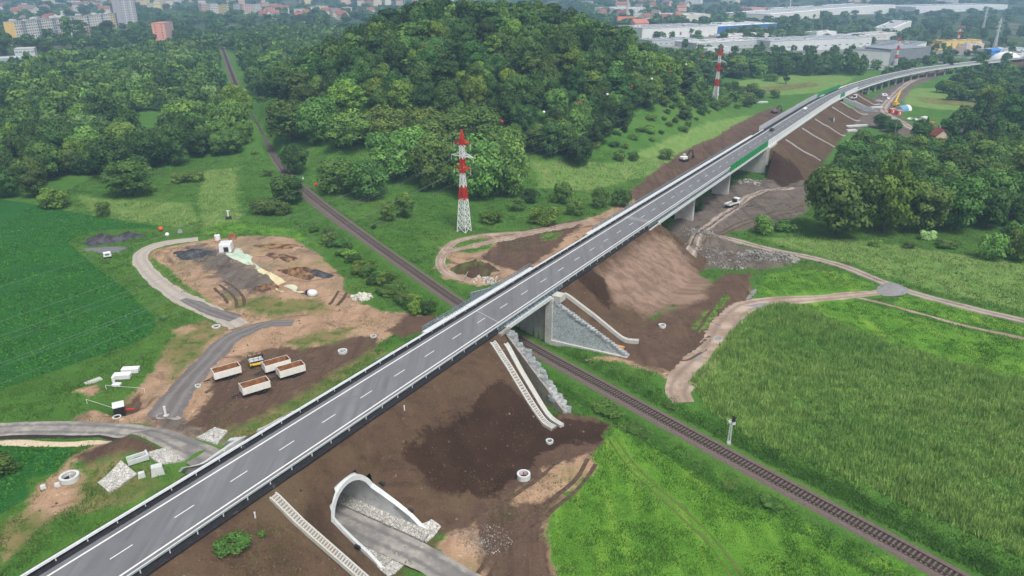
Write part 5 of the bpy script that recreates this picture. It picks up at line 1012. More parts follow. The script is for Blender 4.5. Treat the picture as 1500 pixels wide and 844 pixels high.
# the far masses come last
for nm, lb, nmz in ((('left',), 'canopy of the wood left of the railway beyond its nearest trees', 'woodland'), (('hill',), 'canopy of the forest higher up on the round hill', 'hill_forest'), (('back', 'rfar', 'rback', 'rback2', 'rightg', 'slope', 'rmead'), 'far woods behind the hill and before the factories', 'far_woods')):
    it = [q for q in rest if q[6] in nm]
    if it: massmesh(nmz, it, lb)
massmesh('town_greenery', FAR, 'trees of the distant town merging into one green mass')
# ------------------------------------------------------------------ town and factories
WM = {}
def wmat(c):
    if c not in WM: WM[c] = simple('render_wall', srgb(*c), srgb(*[max(0, q - 14) for q in c]), .25, .85)
    return WM[c]
RM = {}
def rmat(c):
    if c not in RM: RM[c] = simple('roof_covering', srgb(*c), srgb(*[max(0, q - 20) for q in c]), .4, .8)
    return RM[c]
M_WIN = simple('window_glass', srgb(104, 114, 128), srgb(130, 140, 150), .3, .25, spec=.5)
def baseline(L, R):
    a, b = at(*L, True), at(*R, True); d = (b - a)[:2]; l = float(np.linalg.norm(d)); d /= l; n = np.array([-d[1], d[0]])
    if n @ a[:2] < 0: n = -n
    return a, b, d, n, l
def building(name, L, R, depth, h, label, wall=(214, 212, 206), roof=(150, 150, 150), kind='flat', win=None, group=None, cat='building', side=None, side_col=None, extra=None, base_drop=2.0, parts=100):
    a, b, d, n, l = baseline(L, R); z0 = min(a[2], b[2]) - base_drop; zt = max(a[2], b[2]) + h; c = (a[:2] + b[:2]) / 2 + n * depth / 2
    rz = math.atan2(d[1], d[0]); g = empty(name, (float(c[0]), float(c[1]), z0), rz); tag(g, label, cat, group)
    hh = zt - z0; flip = 1 if (n @ np.array([-math.sin(rz), math.cos(rz)])) > 0 else -1    # +local y points away from camera when flip=1
    b_ = MB(); hl, hd = l / 2, depth / 2
    if kind == 'gable':
        rh = min(depth * .38, 6); b_.add([(x, y, z) for x in (-hl, hl) for y, z in ((-hd, 0), (hd, 0), (hd, hh), (0, hh + rh), (-hd, hh))], [(0, 1, 2, 3, 4), (5, 6, 7, 8, 9), (0, 5, 6, 1), (1, 6, 7, 2), (0, 4, 9, 5)]); b_.build('wall', wmat(wall), g)
        r_ = MB(); o = .5; r_.loft([[(x, y, z) for y, z in ((-hd - o, hh - o * .76), (0, hh + rh + .02), (hd + o, hh - o * .76), (hd + o, hh - o * .76 + .3), (0, hh + rh + .35), (-hd - o, hh - o * .76 + .3))] for x in (-hl - o, hl + o)], closed=True, caps=True); rf = r_.build('roof', rmat(roof), g)
        q = MB(); q.box((hl * .4, hd * .2, hh + rh * .9), (1, 1, rh * .9 + 1)); q.build('chimney', M_CONCD, rf)
    elif kind == 'dome': pass
    else:
        b_.box((0, 0, hh / 2), (l, depth, hh)); b_.build('wall', wmat(wall), g)
        r_ = MB(); r_.box((0, 0, hh + .12), (l + .5, depth + .5, .24)); r_.box((0, -flip * 0, hh + .34), (l - 1.2, depth - 1.2, .2)); rf = r_.build('roof', rmat(roof), g)
    if kind == 'flat' and l > 34:
        r0 = random.Random(int(l * 10))
        for _k in range(r0.randint(4, 9)): q = MB(); q.box((r0.uniform(-hl * .9, hl * .9), r0.uniform(-hd * .8, hd * .8), hh + .7), (r0.uniform(2, 5), r0.uniform(2, 4), 1.4)); q.build('roof_unit', M_CONCD if r0.random() < .5 else M_GALV, rf)
        for _k in range(int(l / 14)): q = MB(); q.box((-hl + 7 + _k * 14, 0, hh + .55), (2.2, depth * .7, .3)); q.build('rooflight', M_WIN, rf)
    if side_col is not None:
        q = MB(); q.box(((-hl - .06) if side == 'L' else (hl + .06), 0, hh / 2), (.12, depth - .2, hh - .3)); q.build('gable_cladding', wmat(side_col), g)
    if extra: extra(g, l, depth, hh, flip)
    if win:
        nr, nc, ww, wh = win; cnt = 0; rest_ = MB(); zlo = base_drop + 1.2; dz_ = (hh - base_drop - 1.0) / nr
        for i in range(nr):
            for j in range(nc):
                x = -hl + (j + .5) * l / nc; z = zlo + i * dz_ + dz_ * .35
                if cnt < parts: q = MB(); q.box((x, -flip * (hd + .04), z), (ww, .14, wh)); q.build('window', M_WIN, g); cnt += 1
                else: rest_.box((x, -flip * (hd + .04), z), (ww, .14, wh))
        if rest_.v: tag(rest_.build('windows', M_WIN, g), kind='stuff')
    return g
def panels(cols, nr, nc, pick):
    def f(g, l, depth, hh, flip):
        r = random.Random(3)
        for k_, c in enumerate(cols):
            q = MB()
            for i in range(nc):
                for j in range(nr):
                    if pick(i, j, k_, r): q.box((-l / 2 + (i + .5) * l / nc, -flip * (depth / 2 + .02), 2 + (j + .5) * (hh - 2) / nr), (l / nc * .9, .05, (hh - 2) / nr * .9))
            if q.v: tag(q.build('balcony_panels', wmat(c), g), kind='stuff')
        for x in np.linspace(-l / 2 + 8, l / 2 - 8, max(2, int(l / 26))):
            q = MB(); q.box((x, 0, hh + 1.4), (6, 5, 2.6)); q.build('lift_house', wmat((206, 206, 204)), g)
    return f
building('apartment_block', (28, 67), (97, 58), 13, 26, 'long eight storey apartment block with a yellow gable end', (236, 232, 224), (168, 168, 170), win=(8, 22, 1.9, 1.5), side='L', side_col=(236, 200, 128), extra=panels([(150, 160, 172), (218, 150, 116)], 8, 22, lambda i, j, k, r: (k == 0 and i % 7 in (3, 4)) or (k == 1 and i in (2, 19, 20) and j in (1, 2, 5))))
building('apartment_block', (99, 58), (176, 49), 13, 26, 'right half of the long apartment block with orange patches', (236, 232, 224), (168, 168, 170), win=(8, 22, 1.9, 1.5), extra=panels([(150, 158, 172), (222, 158, 124), (232, 204, 150)], 8, 22, lambda i, j, k, r: (k == 0 and i % 6 in (3,)) or (k == 1 and i in (8, 9, 10) and j < 4) or (k == 2 and i > 18)))
building('tower_block', (181, 39), (203, 37), 16, 44, 'tall grey tower block with a yellow side wall', (196, 192, 196), (170, 160, 160), win=(12, 7, 2.2, 1.4), side='R', side_col=(238, 206, 140), extra=panels([(226, 222, 220)], 12, 5, lambda i, j, k, r: j % 1 == 0 and i in (1, 3)))
building('tower_block', (226, 62), (245, 62), 26, 22, 'salmon pink apartment house standing in the trees', (232, 168, 150), (206, 150, 140), win=(7, 2, 1.4, 1.4), side='R', side_col=(206, 176, 172))
building('flat_roofed_building', (24, 88), (53, 87), 18, 10, 'pale two storey flat roofed building before the apartment block', (196, 200, 200), (188, 190, 190), win=(2, 5, 2.4, 1.2))
building('flat_roofed_building', (-20, 96), (34, 93), 20, 5, 'long low grey hall at the frame edge below the apartments', (176, 186, 194), (186, 192, 196), win=(1, 8, 3, 1.2))
building('shed', (42, 92), (68, 90), 10, 5, 'low wooden shed right of the pale flat roofed building', (186, 176, 160), (160, 152, 144), win=(1, 3, 2, 1))
for i, (x, y, wp, hp, c, lb) in enumerate([(297, 24, 11, 13, (216, 184, 168), 'pinkish block left in the distant row of blocks'), (310, 23, 12, 13, (226, 224, 222), 'white block in the distant row of blocks'), (328, 23, 9, 12, (228, 210, 140), 'yellow block standing apart in the distant row of blocks'), (348, 19, 10, 11, (214, 214, 214), 'grey block in the distant row of blocks'), (357, 22, 14, 12, (226, 190, 176), 'salmon block in the distant row of blocks'), (373, 20, 11, 11, (228, 226, 222), 'white block right of the salmon one in the distant row'), (386, 18, 10, 12, (222, 196, 168), 'tan block in the distant row of blocks'), (395, 18, 14, 10, (228, 212, 142), 'broad yellow block in the distant row of blocks')]):
    building('apartment_block', (x, y + 2), (x + wp, y + 1.6), 16, hp * 1.75, lb, c, (170, 165, 162), win=(7, 5, 2.4, 1.6), parts=40)
HC = [(226, 220, 206), (218, 206, 184), (230, 226, 220), (222, 190, 170), (206, 204, 200), (228, 212, 160)]; RC = [(160, 104, 90), (152, 98, 86), (148, 106, 96), (168, 116, 100), (138, 122, 118)]
rr = random.Random(21)
def town(n, x0, x1, y0, y1, wp, hh, label, group, kinds=('gable', 'gable', 'flat'), name='town_house', dep=(10, 16)):
    for i in range(n):
        y = rr.uniform(y0, y1); x = rr.uniform(x0, x1); w = rr.uniform(*wp); k_ = rr.choice(kinds)
        building(name, (x, y + rr.uniform(-.4, .4)), (x + w, y + rr.uniform(-.4, .4)), rr.uniform(*dep), rr.uniform(*hh), label, rr.choice(HC), rr.choice(RC) if k_ == 'gable' else rr.choice([(176, 176, 178), (196, 196, 196), (150, 148, 150)]), k_, group=group, win=(2, 4, 1.6, 1.4) if w > 8 else None)
town(34, 180, 660, 2, 12, (6, 14), (10, 22), 'pale building in the hazy far town', 'buildings of the far town', ('flat', 'gable'), dep=(14, 24))
town(26, 355, 540, 14, 31, (8, 18), (7, 12), 'red roofed house in the far town behind the railway cutting', 'red roofed houses of the far town')
town(24, -20, 175, 4, 24, (9, 22), (7, 13), 'red roofed house behind the long apartment block', 'houses behind the apartment block', ('gable', 'gable', 'flat'))
town(7, 15, 75, 26, 34, (8, 16), (6, 9), 'house with a reddish roof just behind the apartment block roofline', 'houses just behind the apartments')
town(7, 200, 300, 6, 20, (6, 14), (8, 20), 'pale distant building beside the tower block', 'buildings beside the tower block', ('flat',))
town(20, 850, 1000, 4, 36, (8, 20), (8, 16), 'pale distant building right of the hill crest', 'buildings right of the hill crest')
town(16, 960, 1500, -4, 6, (14, 36), (8, 12), 'pale hall in the hazy distance above the factories', 'halls in the hazy distance', ('flat',), name='factory_hall', dep=(30, 60))
building('red_roofed_house', (905, 38), (930, 38), 14, 8, 'reddish roofed houses at the right flank of the hill', (226, 206, 196), (190, 116, 100), 'gable', win=(1, 5, 1.6, 1.4))
building('red_roofed_house', (930, 44), (950, 43), 14, 9, 'pink walled house left of the big white hall', (224, 186, 176), (196, 126, 110), 'gable', win=(2, 4, 1.6, 1.4))
FH = [('factory_hall', (940, 58), (1050, 53), 60, 13, 'big white factory hall nearest the hill', (228, 228, 226), (176, 178, 180), (1, 1, 3, 4)),
 ('warehouse', (1036, 51), (1137, 47), 60, 10, 'bright blue warehouse with a white roof', (66, 116, 184), (226, 230, 234), None),
 ('factory_hall', (955, 68), (1020, 66), 30, 6, 'low grey hall under the big white hall', (190, 194, 196), (168, 172, 176), (1, 8, 3, 1)),
 ('factory_hall', (1020, 72), (1130, 70), 40, 6, 'low hall with white rooflights below the blue warehouse', (196, 198, 200), (206, 208, 210), (1, 12, 3, 1)),
 ('factory_hall', (1060, 62), (1125, 60), 26, 7, 'pale roofed hall before the blue warehouse', (224, 212, 206), (226, 222, 218), None),
 ('factory_hall', (1127, 74), (1275, 70), 46, 10, 'long pale grey factory hall behind the dark tree belt', (216, 218, 218), (178, 184, 190), (1, 14, 4, 1.2)),
 ('factory_hall', (1195, 58), (1224, 57), 20, 9, 'white roof building on the long grey factory', (236, 236, 236), (226, 228, 230), None),
 ('warehouse', (1264, 92), (1301, 96), 60, 15, 'dark grey warehouse next to the curving viaduct', (138, 144, 150), (150, 156, 164), None),
 ('warehouse', (1301, 96), (1354, 80), 36, 13, 'white fronted warehouse beside the curving viaduct', (226, 228, 226), (140, 146, 154), (1, 6, 3, 1.2)),
 ('factory_hall', (1240, 62), (1320, 56), 36, 7, 'pale hall in front of the far wood', (212, 208, 204), (214, 212, 210), (1, 8, 3, 1)),
 ('factory_hall', (1310, 50), (1334, 40), 30, 8, 'white gabled hall end before the far wood', (232, 230, 226), (222, 222, 222), None),
 ('logistics_hall', (985, 32), (1040, 31), 60, 11, 'cream logistics hall behind the blue warehouse', (222, 214, 198), (226, 224, 220), None),
 ('logistics_hall', (900, 22), (945, 20), 60, 12, 'white hall on the skyline right of the hill', (226, 226, 224), (220, 222, 224), (2, 10, 3, 1.4)),
 ('logistics_hall', (1128, 32), (1200, 27), 90, 12, 'broad white logistics hall on the left of the far pair', (234, 232, 226), (232, 232, 230), (1, 14, 3, 1.2)),
 ('logistics_hall', (1196, 24), (1310, 20), 110, 12, 'broad white logistics hall on the right of the far pair', (236, 236, 234), (230, 230, 228), (1, 14, 3, 1.2)),
 ('logistics_hall', (1340, 20), (1475, 14), 100, 11, 'white logistics halls far right on the skyline', (232, 234, 236), (230, 232, 232), (1, 16, 3, 1.2)),
 ('factory_hall', (1100, 20), (1125, 19), 40, 10, 'pink roofed hall beyond the logistics halls', (222, 176, 168), (214, 160, 150), None),
 ('transformer_station', (1378, 72), (1436, 70), 16, 9, 'yellow substation building with tall dark windows', (236, 204, 120), (206, 176, 110), (1, 6, 2.0, 5)),
 ('transformer_station', (1368, 74), (1380, 74), 12, 6, 'low yellow annex left of the substation building', (236, 208, 132), (216, 190, 130), None),
 ('transformer_station', (1412, 78), (1440, 73), 10, 7, 'pale pink annex of the substation with red windows', (230, 202, 190), (214, 196, 180), (1, 3, 2, 2.5)),
 ('shed', (1036, 77), (1070, 76), 16, 4, 'long white roofed shed behind the second pylon', (206, 210, 210), (216, 218, 218), None), ('shed', (1446, 80), (1500, 77), 14, 5, 'pale low hall at the frame edge beyond the substation', (206, 212, 216), (190, 196, 200), (1, 6, 3, 1.2)),
 ('shed', (1490, 88), (1530, 86), 14, 6, 'white hall cut by the frame right of the dome tent', (226, 230, 234), (206, 212, 218), None)]
for nm, L, R, dp, h, lb, wc, rc, wn_ in FH: building(nm, L, R, dp, h, lb, wc, rc, 'flat', win=wn_)
b = MB(); p = at(1472, 92, True); rows = []
for i in range(7):
    a = i / 6 * math.pi / 2; r = 15 * math.cos(a); rows.append([(p[0] + r * math.cos(u), p[1] + r * math.sin(u), p[2] + 11 * math.sin(a)) for u in np.linspace(0, 2 * math.pi, 24, endpoint=False)])
g = empty('dome_tent', (0, 0, 0)); tag(g, 'white dome shaped tent hall right of the curving viaduct', 'tent'); b.loft(rows, closed=True); b.build('dome_skin', simple('tent_fabric', srgb(236, 238, 240), srgb(222, 226, 230), .2, .6), g, smooth=True)
b = MB(); b.ring((p[0], p[1], p[2] - .5), 15.4, 14.8, 1.4, 24); b.build('base_ring', M_CONCD, g)
b = MB(); q_ = at(1453, 80, True); b.box((q_[0], q_[1], q_[2] + 2), (14, 8, 5), .4); b.loft([[(q_[0] - 8, q_[1] - 4, q_[2] + 4.6), (q_[0] + 8, q_[1] - 4, q_[2] + 4.6)], [(q_[0] - 8, q_[1], q_[2] + 6.6), (q_[0] + 8, q_[1], q_[2] + 6.6)], [(q_[0] - 8, q_[1] + 4, q_[2] + 4.6), (q_[0] + 8, q_[1] + 4, q_[2] + 4.6)]]); tag(b.build('canopy', simple('blue_sheet', srgb(60, 130, 210))), 'small bright blue canopy behind the dome tent', 'shelter')
# houses in the right grove
building('cottage', (1340, 204), (1368, 212), 8, 4.5, 'house with a dull red roof half hidden by trees', (206, 186, 170), (128, 74, 66), 'gable', win=(1, 3, 1.2, 1.2), cat='house')
building('cottage', (1400, 208), (1414, 213), 9, 5, 'house with an orange wall and a grey roof among the trees', (222, 158, 104), (104, 106, 112), 'gable', win=(1, 2, 1.2, 1.2), cat='house')
# chimneys
for px, py, h, r, lb in ((918, 30, 46, 2, 'tall slim factory chimney behind the hill crest'), (1155, 28, 60, .8, 'thin lattice mast above the logistics halls'), (1003, 20, 40, 1.6, 'chimney in the town haze above the white hall')):
    p = at(px, py, True); b = MB(); b.tube([(p[0], p[1], p[2] - 1), (p[0], p[1], p[2] + h * .9), (p[0], p[1], p[2] + h)], [r * 1.2, r * .8, r * .9], 10); tag(b.build('chimney', wmat((206, 196, 192))), lb, 'chimney')
# ------------------------------------------------------------------ pylons and power line
M_RED = simple('red_paint', srgb(208, 52, 44), srgb(188, 44, 40), 2, .5); M_WHT = simple('white_paint', srgb(232, 234, 234), srgb(214, 216, 218), 2, .5); M_BLK = simple('black_rubber', srgb(34, 34, 36), srgb(48, 46, 44), 3, .8)
M_WIRE = simple('aluminium_wire', srgb(128, 134, 138), rough=.6); M_INS = simple('insulator', srgb(190, 200, 206), rough=.3)
BANDS = [(0, .325, 0), (.325, .45, 1), (.45, .58, 0), (.58, .725, 1), (.725, .85, 0), (.85, 1.0, 1)]
ARMS = [(.63, 3.2, 1), (.75, 4.3, 0), (.875, 3.2, 1)]
def pylon(x, y, z, h, rz, label, base=3.4, top=1.2, red=True, wt=.2, arms=ARMS, cols=None):
    g = empty('lattice_pylon', (x, y, z), rz); tag(g, label, 'pylon')
    W_ = lambda u: (base + (top - base) * min(u / .55, 1)) / 2 if u < .9 else top / 2 * (1 - (u - .9) * 9)
    for u0, u1, c in BANDS:
        b = MB(); n = max(1, int(round((u1 - u0) * h / 2.2)))
        for i in range(n):
            a, e = u0 + (u1 - u0) * i / n, u0 + (u1 - u0) * (i + 1) / n; wa, we = W_(a), W_(e); cs = [(-1, -1), (1, -1), (1, 1), (-1, 1)]
            for k_ in range(4):
                p, q = cs[k_], cs[(k_ + 1) % 4]; P = lambda s, w, u: (s[0] * w, s[1] * w, u * h)
                b.bar(P(p, wa, a), P(p, we, e), wt * 1.15); b.bar(P(p, wa, a), P(q, we, e), wt * .7); b.bar(P(q, wa, a), P(p, we, e), wt * .7); b.bar(P(p, we, e), P(q, we, e), wt * .7)
        m = (M_RED if c else M_WHT) if red else M_GALV
        b.build('red_section' if c and red else 'lattice_section', m, g)
    for u, l, c in arms:
        b = MB(); w = W_(u)
        for s in (-1, 1):
            for yy in (-w, w): b.bar((s * w, yy, u * h), (s * l, 0, u * h), wt * .9); b.bar((s * w, yy, u * h + h * .035), (s * l, 0, u * h), wt * .8)
            for f_ in (.35, .65): b.bar((s * (w + (l - w) * f_), -w * (1 - f_), u * h), (s * (w + (l - w) * f_), w * (1 - f_), u * h), wt * .6)
        b.build('crossarm', (M_RED if c else M_WHT) if red else M_GALV, g)
        for s in (-1, 1): q = MB(); q.tube([(s * l, 0, u * h), (s * l, 0, u * h - 1.7)], .09, 6); q.build('insulator', M_INS, g)
    return g
PA = on(680, 339); PB = on(1047, 154); PH = 34.0
dv = np.array([PA[0] - PB[0], PA[1] - PB[1]]); LR = math.atan2(dv[1], dv[0]) + math.pi / 2
pylon(*PA, PH, LR, 'red and white lattice pylon standing in the grass beside the central grove'); pylon(*PB, PH, LR, 'red and white lattice pylon on the shrubby slope behind the highway')
PC = (PA[0] + dv[0], PA[1] + dv[1], 0.0); pd_ = on(1310, 102); PE = on(1401, 70)
pylon(*pd_, 30, LR + .6, 'red and white lattice pylon beside the white fronted warehouse'); pylon(*PE, 26, LR + .6, 'red and white lattice pylon at the yellow substation')
for px, py, h, lb in ((1455, 77, 38, 'tall pale grey lattice pylon right of the substation'), (1278 + 160, 50, 40, 'faint grey pylon before the far wood'), (1412, 84, 18, 'small grey mast beside the viaduct end')): pylon(*on(px, py), h, .3, lb, red=False, base=3.6, wt=.26)
def wire(b, A, B, sag, r=.018, n=26):
    A, B = Vector(A), Vector(B); b.tube([A.lerp(B, u) - Vector((0, 0, 4 * sag * u * (1 - u))) for u in np.linspace(0, 1, n)], r, 4, False)
def armpt(P, u, l, s, drop=1.7): return (P[0] + math.cos(LR) * l * s, P[1] + math.sin(LR) * l * s, P[2] + u * PH - drop)
SPANS = [(PA, PC, 'pylon by the grove towards the left field'), (PA, PB, 'pylon by the grove and the one behind the highway'), (PB, pd_, 'pylon behind the highway and the warehouse')]
gw = empty('power_line', (0, 0, 0)); tag(gw, 'thin wires of the power line strung from pylon to pylon', 'power line')
def balls(A, B, sag, us):
    for i, u in enumerate(us):
        p = Vector(A).lerp(Vector(B), u) - Vector((0, 0, 4 * sag * u * (1 - u))); yield i, p
for si, (A, B, lb) in enumerate(SPANS):
    for u, l, c in ARMS:
        for s in (-1, 1): q = MB(); wire(q, armpt(A, u, l, s), armpt(B, u, l, s), 6.5); q.build('conductor', M_WIRE, gw)
    q = MB(); wire(q, (A[0], A[1], A[2] + PH), (B[0], B[1], B[2] + PH), 5); q.build('earth_wire', M_WIRE, gw)
def ball(p, r, red, lb):
    o = MB(); rows = [[(p[0] + r * math.cos(a) * math.cos(t), p[1] + r * math.cos(a) * math.sin(t), p[2] + r * math.sin(a)) for t in np.linspace(0, 6.283, 14, endpoint=False)] for a in np.linspace(-1.5, 1.5, 9)]
    o.loft(rows, closed=True, caps=True); g = o.build('warning_ball', M_RED if red else M_WHT, None, True); tag(g, lb, 'warning ball', 'aircraft warning balls on the power line')
    q = MB(); q.box((p[0], p[1], p[2]), (r * 2.25, .12, .12), LR + math.pi / 2); q.build('clamp', M_GALV, g)
Az, Bz, Cz = [(P[0], P[1], P[2] + PH) for P in (PA, PB, PC)]
for (i, p), (red, lb) in zip(balls(Az, Cz, 5, (.24, .40, .585)), ((1, 'red warning ball on the wire above the front willows'), (0, 'white warning ball on the wire above the railway bush'), (0, 'white warning ball on the wire above the dark crop field'))): ball(p, .42, red, lb)
names = ['first', 'second', 'third', 'fourth', 'fifth', 'sixth', 'seventh', 'eighth', 'ninth']
for (i, p) in balls(Az, Bz, 5, (.09, .2, .31, .41, .51, .6, .69, .78, .88)): ball(p, .5, i % 2 == 0, f'{"red" if i % 2 == 0 else "white"} warning ball against the hill forest, {names[i]} from the near pylon')
for (i, p) in balls(Bz, (pd_[0], pd_[1], pd_[2] + PH), 5, (.35, .55, .75)): ball(p, .6, 0, f'white warning ball beyond the second pylon, {names[i]} from it')
# ------------------------------------------------------------------ site objects
M_TR = simple('white_tipper', srgb(240, 238, 232), srgb(222, 218, 210), 1.2, .5); M_RUST = simple('rusty_steel', srgb(150, 104, 72), srgb(120, 82, 58), 1.4, .85, c3=srgb(172, 128, 92), s3=.8); M_CHAS = simple('chassis_paint', srgb(44, 46, 50), srgb(60, 58, 56), 2, .7)
def wheel(parent, c, r, w, ax='y'):
    o = MB(); d = Vector((0, w / 2, 0)) if ax == 'y' else Vector((w / 2, 0, 0)); c = Vector(c); rows = []
    for off, rr_ in ((-1, r * .62), (-1, r * .95), (-.7, r), (.7, r), (1, r * .95), (1, r * .62)):
        rows.append([c + d * off + (Vector((math.cos(a), 0, math.sin(a))) if ax == 'y' else Vector((0, math.cos(a), math.sin(a)))) * rr_ for a in np.linspace(0, 6.283, 16, endpoint=False)])
    o.loft(rows, closed=True); t = o.build('wheel', M_BLK, parent)
    q = MB(); q.tube([c - d * .75, c + d * .75], r * .5, 12); q.build('rim', M_STEELD, t); return t
def tipper(x, y, z, rz, label):
    g = empty('tipper_trailer', (x, y, z), rz); tag(g, label, 'trailer', 'tipping trailers parked on the bare earth'); L_, W_, H0, H1 = 5.6, 2.5, 1.05, 2.55
    b = MB(); t = .09     # open tub
    for s in (-1, 1): b.box((0, s * (W_ / 2 - t / 2), (H0 + H1) / 2), (L_, t, H1 - H0))
    b.box((L_ / 2 - t / 2, 0, (H0 + H1) / 2), (t, W_ - 2 * t, H1 - H0 - .02)); b.box((0, 0, H0 + .05), (L_ - .02, W_ - .02, .1)); b.build('tub', M_TR, g)
    b = MB(); b.box((-L_ / 2 + t / 2, 0, (H0 + H1) / 2 + .12), (t, W_ - 2 * t, H1 - H0 + .24)); b.build('headboard', M_TR, g)
    b = MB(); b.box((0, 0, H0 + .16), (L_ - .2, W_ - .2, .1))
    for s in (-1, 1): b.box((0, s * (W_ / 2 - t - .02), (H0 + H1) / 2 + .06), (L_ - .22, .03, H1 - H0 - .12))
    b.box((L_ / 2 - t - .03, 0, (H0 + H1) / 2 + .04), (.03, W_ - .24, H1 - H0 - .16)); b.box((-L_ / 2 + t + .03, 0, (H0 + H1) / 2 + .1), (.03, W_ - .24, H1 - H0)); b.build('rusty_lining', M_RUST, g)
    for s in (-1, 1):
        for k_ in range(7): q = MB(); q.box((-L_ / 2 + .35 + k_ * (L_ - .7) / 6, s * (W_ / 2 + .035), (H0 + H1) / 2), (.1, .07, H1 - H0)); q.build('side_rib', M_TR, g)
    b = MB()
    for s in (-.45, .45): b.box((-.1, s, .86), (L_ + .1, .14, .24))
    b.box((1.0, 0, .7), (2.6, .5, .16)); b.bar((-L_ / 2 - .1, -.45, .82), (-L_ / 2 - 1.7, 0, .72), .14); b.bar((-L_ / 2 - .1, .45, .82), (-L_ / 2 - 1.7, 0, .72), .14); b.box((-L_ / 2 - 1.8, 0, .72), (.35, .2, .2)); b.build('drawbar_chassis', M_CHAS, g)
    b = MB(); b.bar((-L_ / 2 - 1.0, .2, .7), (-L_ / 2 - 1.0, .2, 0), .1); b.build('jack_leg', M_GALV, g)
    for s in (-1, 1):
        for cx in (.35, 1.55): wheel(g, (cx, s * 1.0, .5), .5, .34)
    for s in (-.9, .9): q = MB(); q.box((L_ / 2 + .02, s, .82), (.06, .3, .14)); q.build('tail_light', M_RED, g)
    return g
TRL = [((333, 553), 'white tipping trailer standing alone nearest the dark millings track'), ((375, 577), 'white tipping trailer in front, closest to the highway'), ((406, 543), 'white tipping trailer parked tight behind another beside the yellow lift'), ((427, 550), 'white tipping trailer on the right end of the parked group')]
for (px, py), lb in TRL: x, y, z = on(px, py); tipper(x, y, z, .62, lb)
# scissor lift
x, y, z = on(376, 537); g = empty('scissor_lift', (x, y, z), .5); tag(g, 'yellow and black scissor lift with railed platform between the trailers', 'lift')
M_YEL = simple('yellow_paint', srgb(226, 190, 40), srgb(206, 170, 36), 2, .5); b = MB(); b.box((0, 0, .75), (2.8, 1.5, .55)); b.box((0, .8, .7), (1.8, .14, .3)); b.box((0, -.8, .7), (1.8, .14, .3)); b.build('base', M_YEL, g, bevel=.04)
b = MB(); b.box((0, 0, 1.15), (2.4, 1.1, .24)); b.box((0, 0, 1.35), (2.2, 1.0, .12)); b.build('scissor_stack', M_CHAS, g); b = MB(); b.box((0, 0, 1.6), (3.0, 1.7, .12)); b.build('platform', M_GALV, g); b = MB()
for zz in (2.15, 2.7):
    for s in (-1, 1): b.bar((-1.5, s * .85, zz), (1.5, s * .85, zz), .07); b.bar((s * 1.5, -.85, zz), (s * 1.5, .85, zz), .07)
for i in range(4):
    for s in (-1, 1): b.bar((-1.5 + i, s * .85, 1.6), (-1.5 + i, s * .85, 2.72), .07)
b.build('guard_rails', M_BLK, g); b = MB(); b.box((1.35, -.7, 2.4), (.3, .25, .4)); b.build('control_box', M_CHAS, g)
for cx in (-1, 1):
    for s in (-1, 1): wheel(g, (cx, s * .75, .36), .36, .3)
# white tank by the pond
x, y, z = on(332, 368); g = empty('water_tank', (x, y, z), .15); tag(g, 'white boxy tank with an open end above the milky water', 'tank'); b = MB(); b.box((0, 0, 1.6), (3.6, 4.2, 2.6), top=.94); b.build('tank_body', M_WHT, g, bevel=.15)
b = MB()
for cx in (-1.2, 0, 1.2): b.box((cx * .8, 0, 2.95), (.6, 2.9, .12))
b.build('lid_ribs', M_GALV, g); b = MB(); b.box((.4, -2.13, 1.3), (1.4, .14, 1.5)); b.build('outlet_grate', M_CHAS, g); b = MB(); b.box((0, 0, .08), (4.5, 5, .2)); b.build('skid', M_CONCD, g)
x, y, z = on(319, 352); g = empty('water_tank', (x, y, z), .2); tag(g, 'small white tank half hidden behind the boxy tank', 'tank'); b = MB(); b.tube([(0, 0, 0), (0, 0, 1.6), (0, 0, 1.9)], [.9, .9, .5], 14); b.build('tank_body', M_WHT, g, smooth=False); b = MB(); b.tube([(0, 0, 1.9), (0, 0, 2.05)], .3, 10); b.build('cap', M_CHAS, g)
x, y, z = on(341, 350); b = MB(); b.box((0, 0, .8), (2.2, 1.6, 1.4), top=.9); b.box((0, 0, 1.65), (1.4, 1.2, .3)); o = b.build('rusty_crate', M_RUST); o.location = (x, y, z); tag(o, 'rust brown container behind the white tank', 'container')
# sack, sack heap
x, y, z = on(458, 437); b = MB(); rows = [[(math.cos(a) * r * (1 + .12 * math.sin(3 * a)), math.sin(a) * r * .8, h) for a in np.linspace(0, 6.283, 14, endpoint=False)] for r, h in ((1.1, 0), (1.35, .5), (1.25, 1.1), (.9, 1.5), (.3, 1.65))]; b.loft(rows, closed=True, caps=True); o = b.build('bulk_sack', M_WHT, smooth=True); o.location = (x, y, z); tag(o, 'big white bulk sack at the lower end of the cream channel', 'sack')
x, y, z = on(451, 435); b = MB(); b.box((0, 0, .5), (1.2, .9, 1.0), .3, .85); b.box((.1, 0, 1.1), (.7, .5, .2), .3); b.tube([(-.6, 0, .4), (-1.2, .1, .3), (-1.8, .3, .05)], .12, 6); o = b.build('water_pump', simple('navy_paint', srgb(46, 44, 74), rough=.5)); o.location = (x, y, z); tag(o, 'dark pump with hose beside the white bulk sack', 'pump')
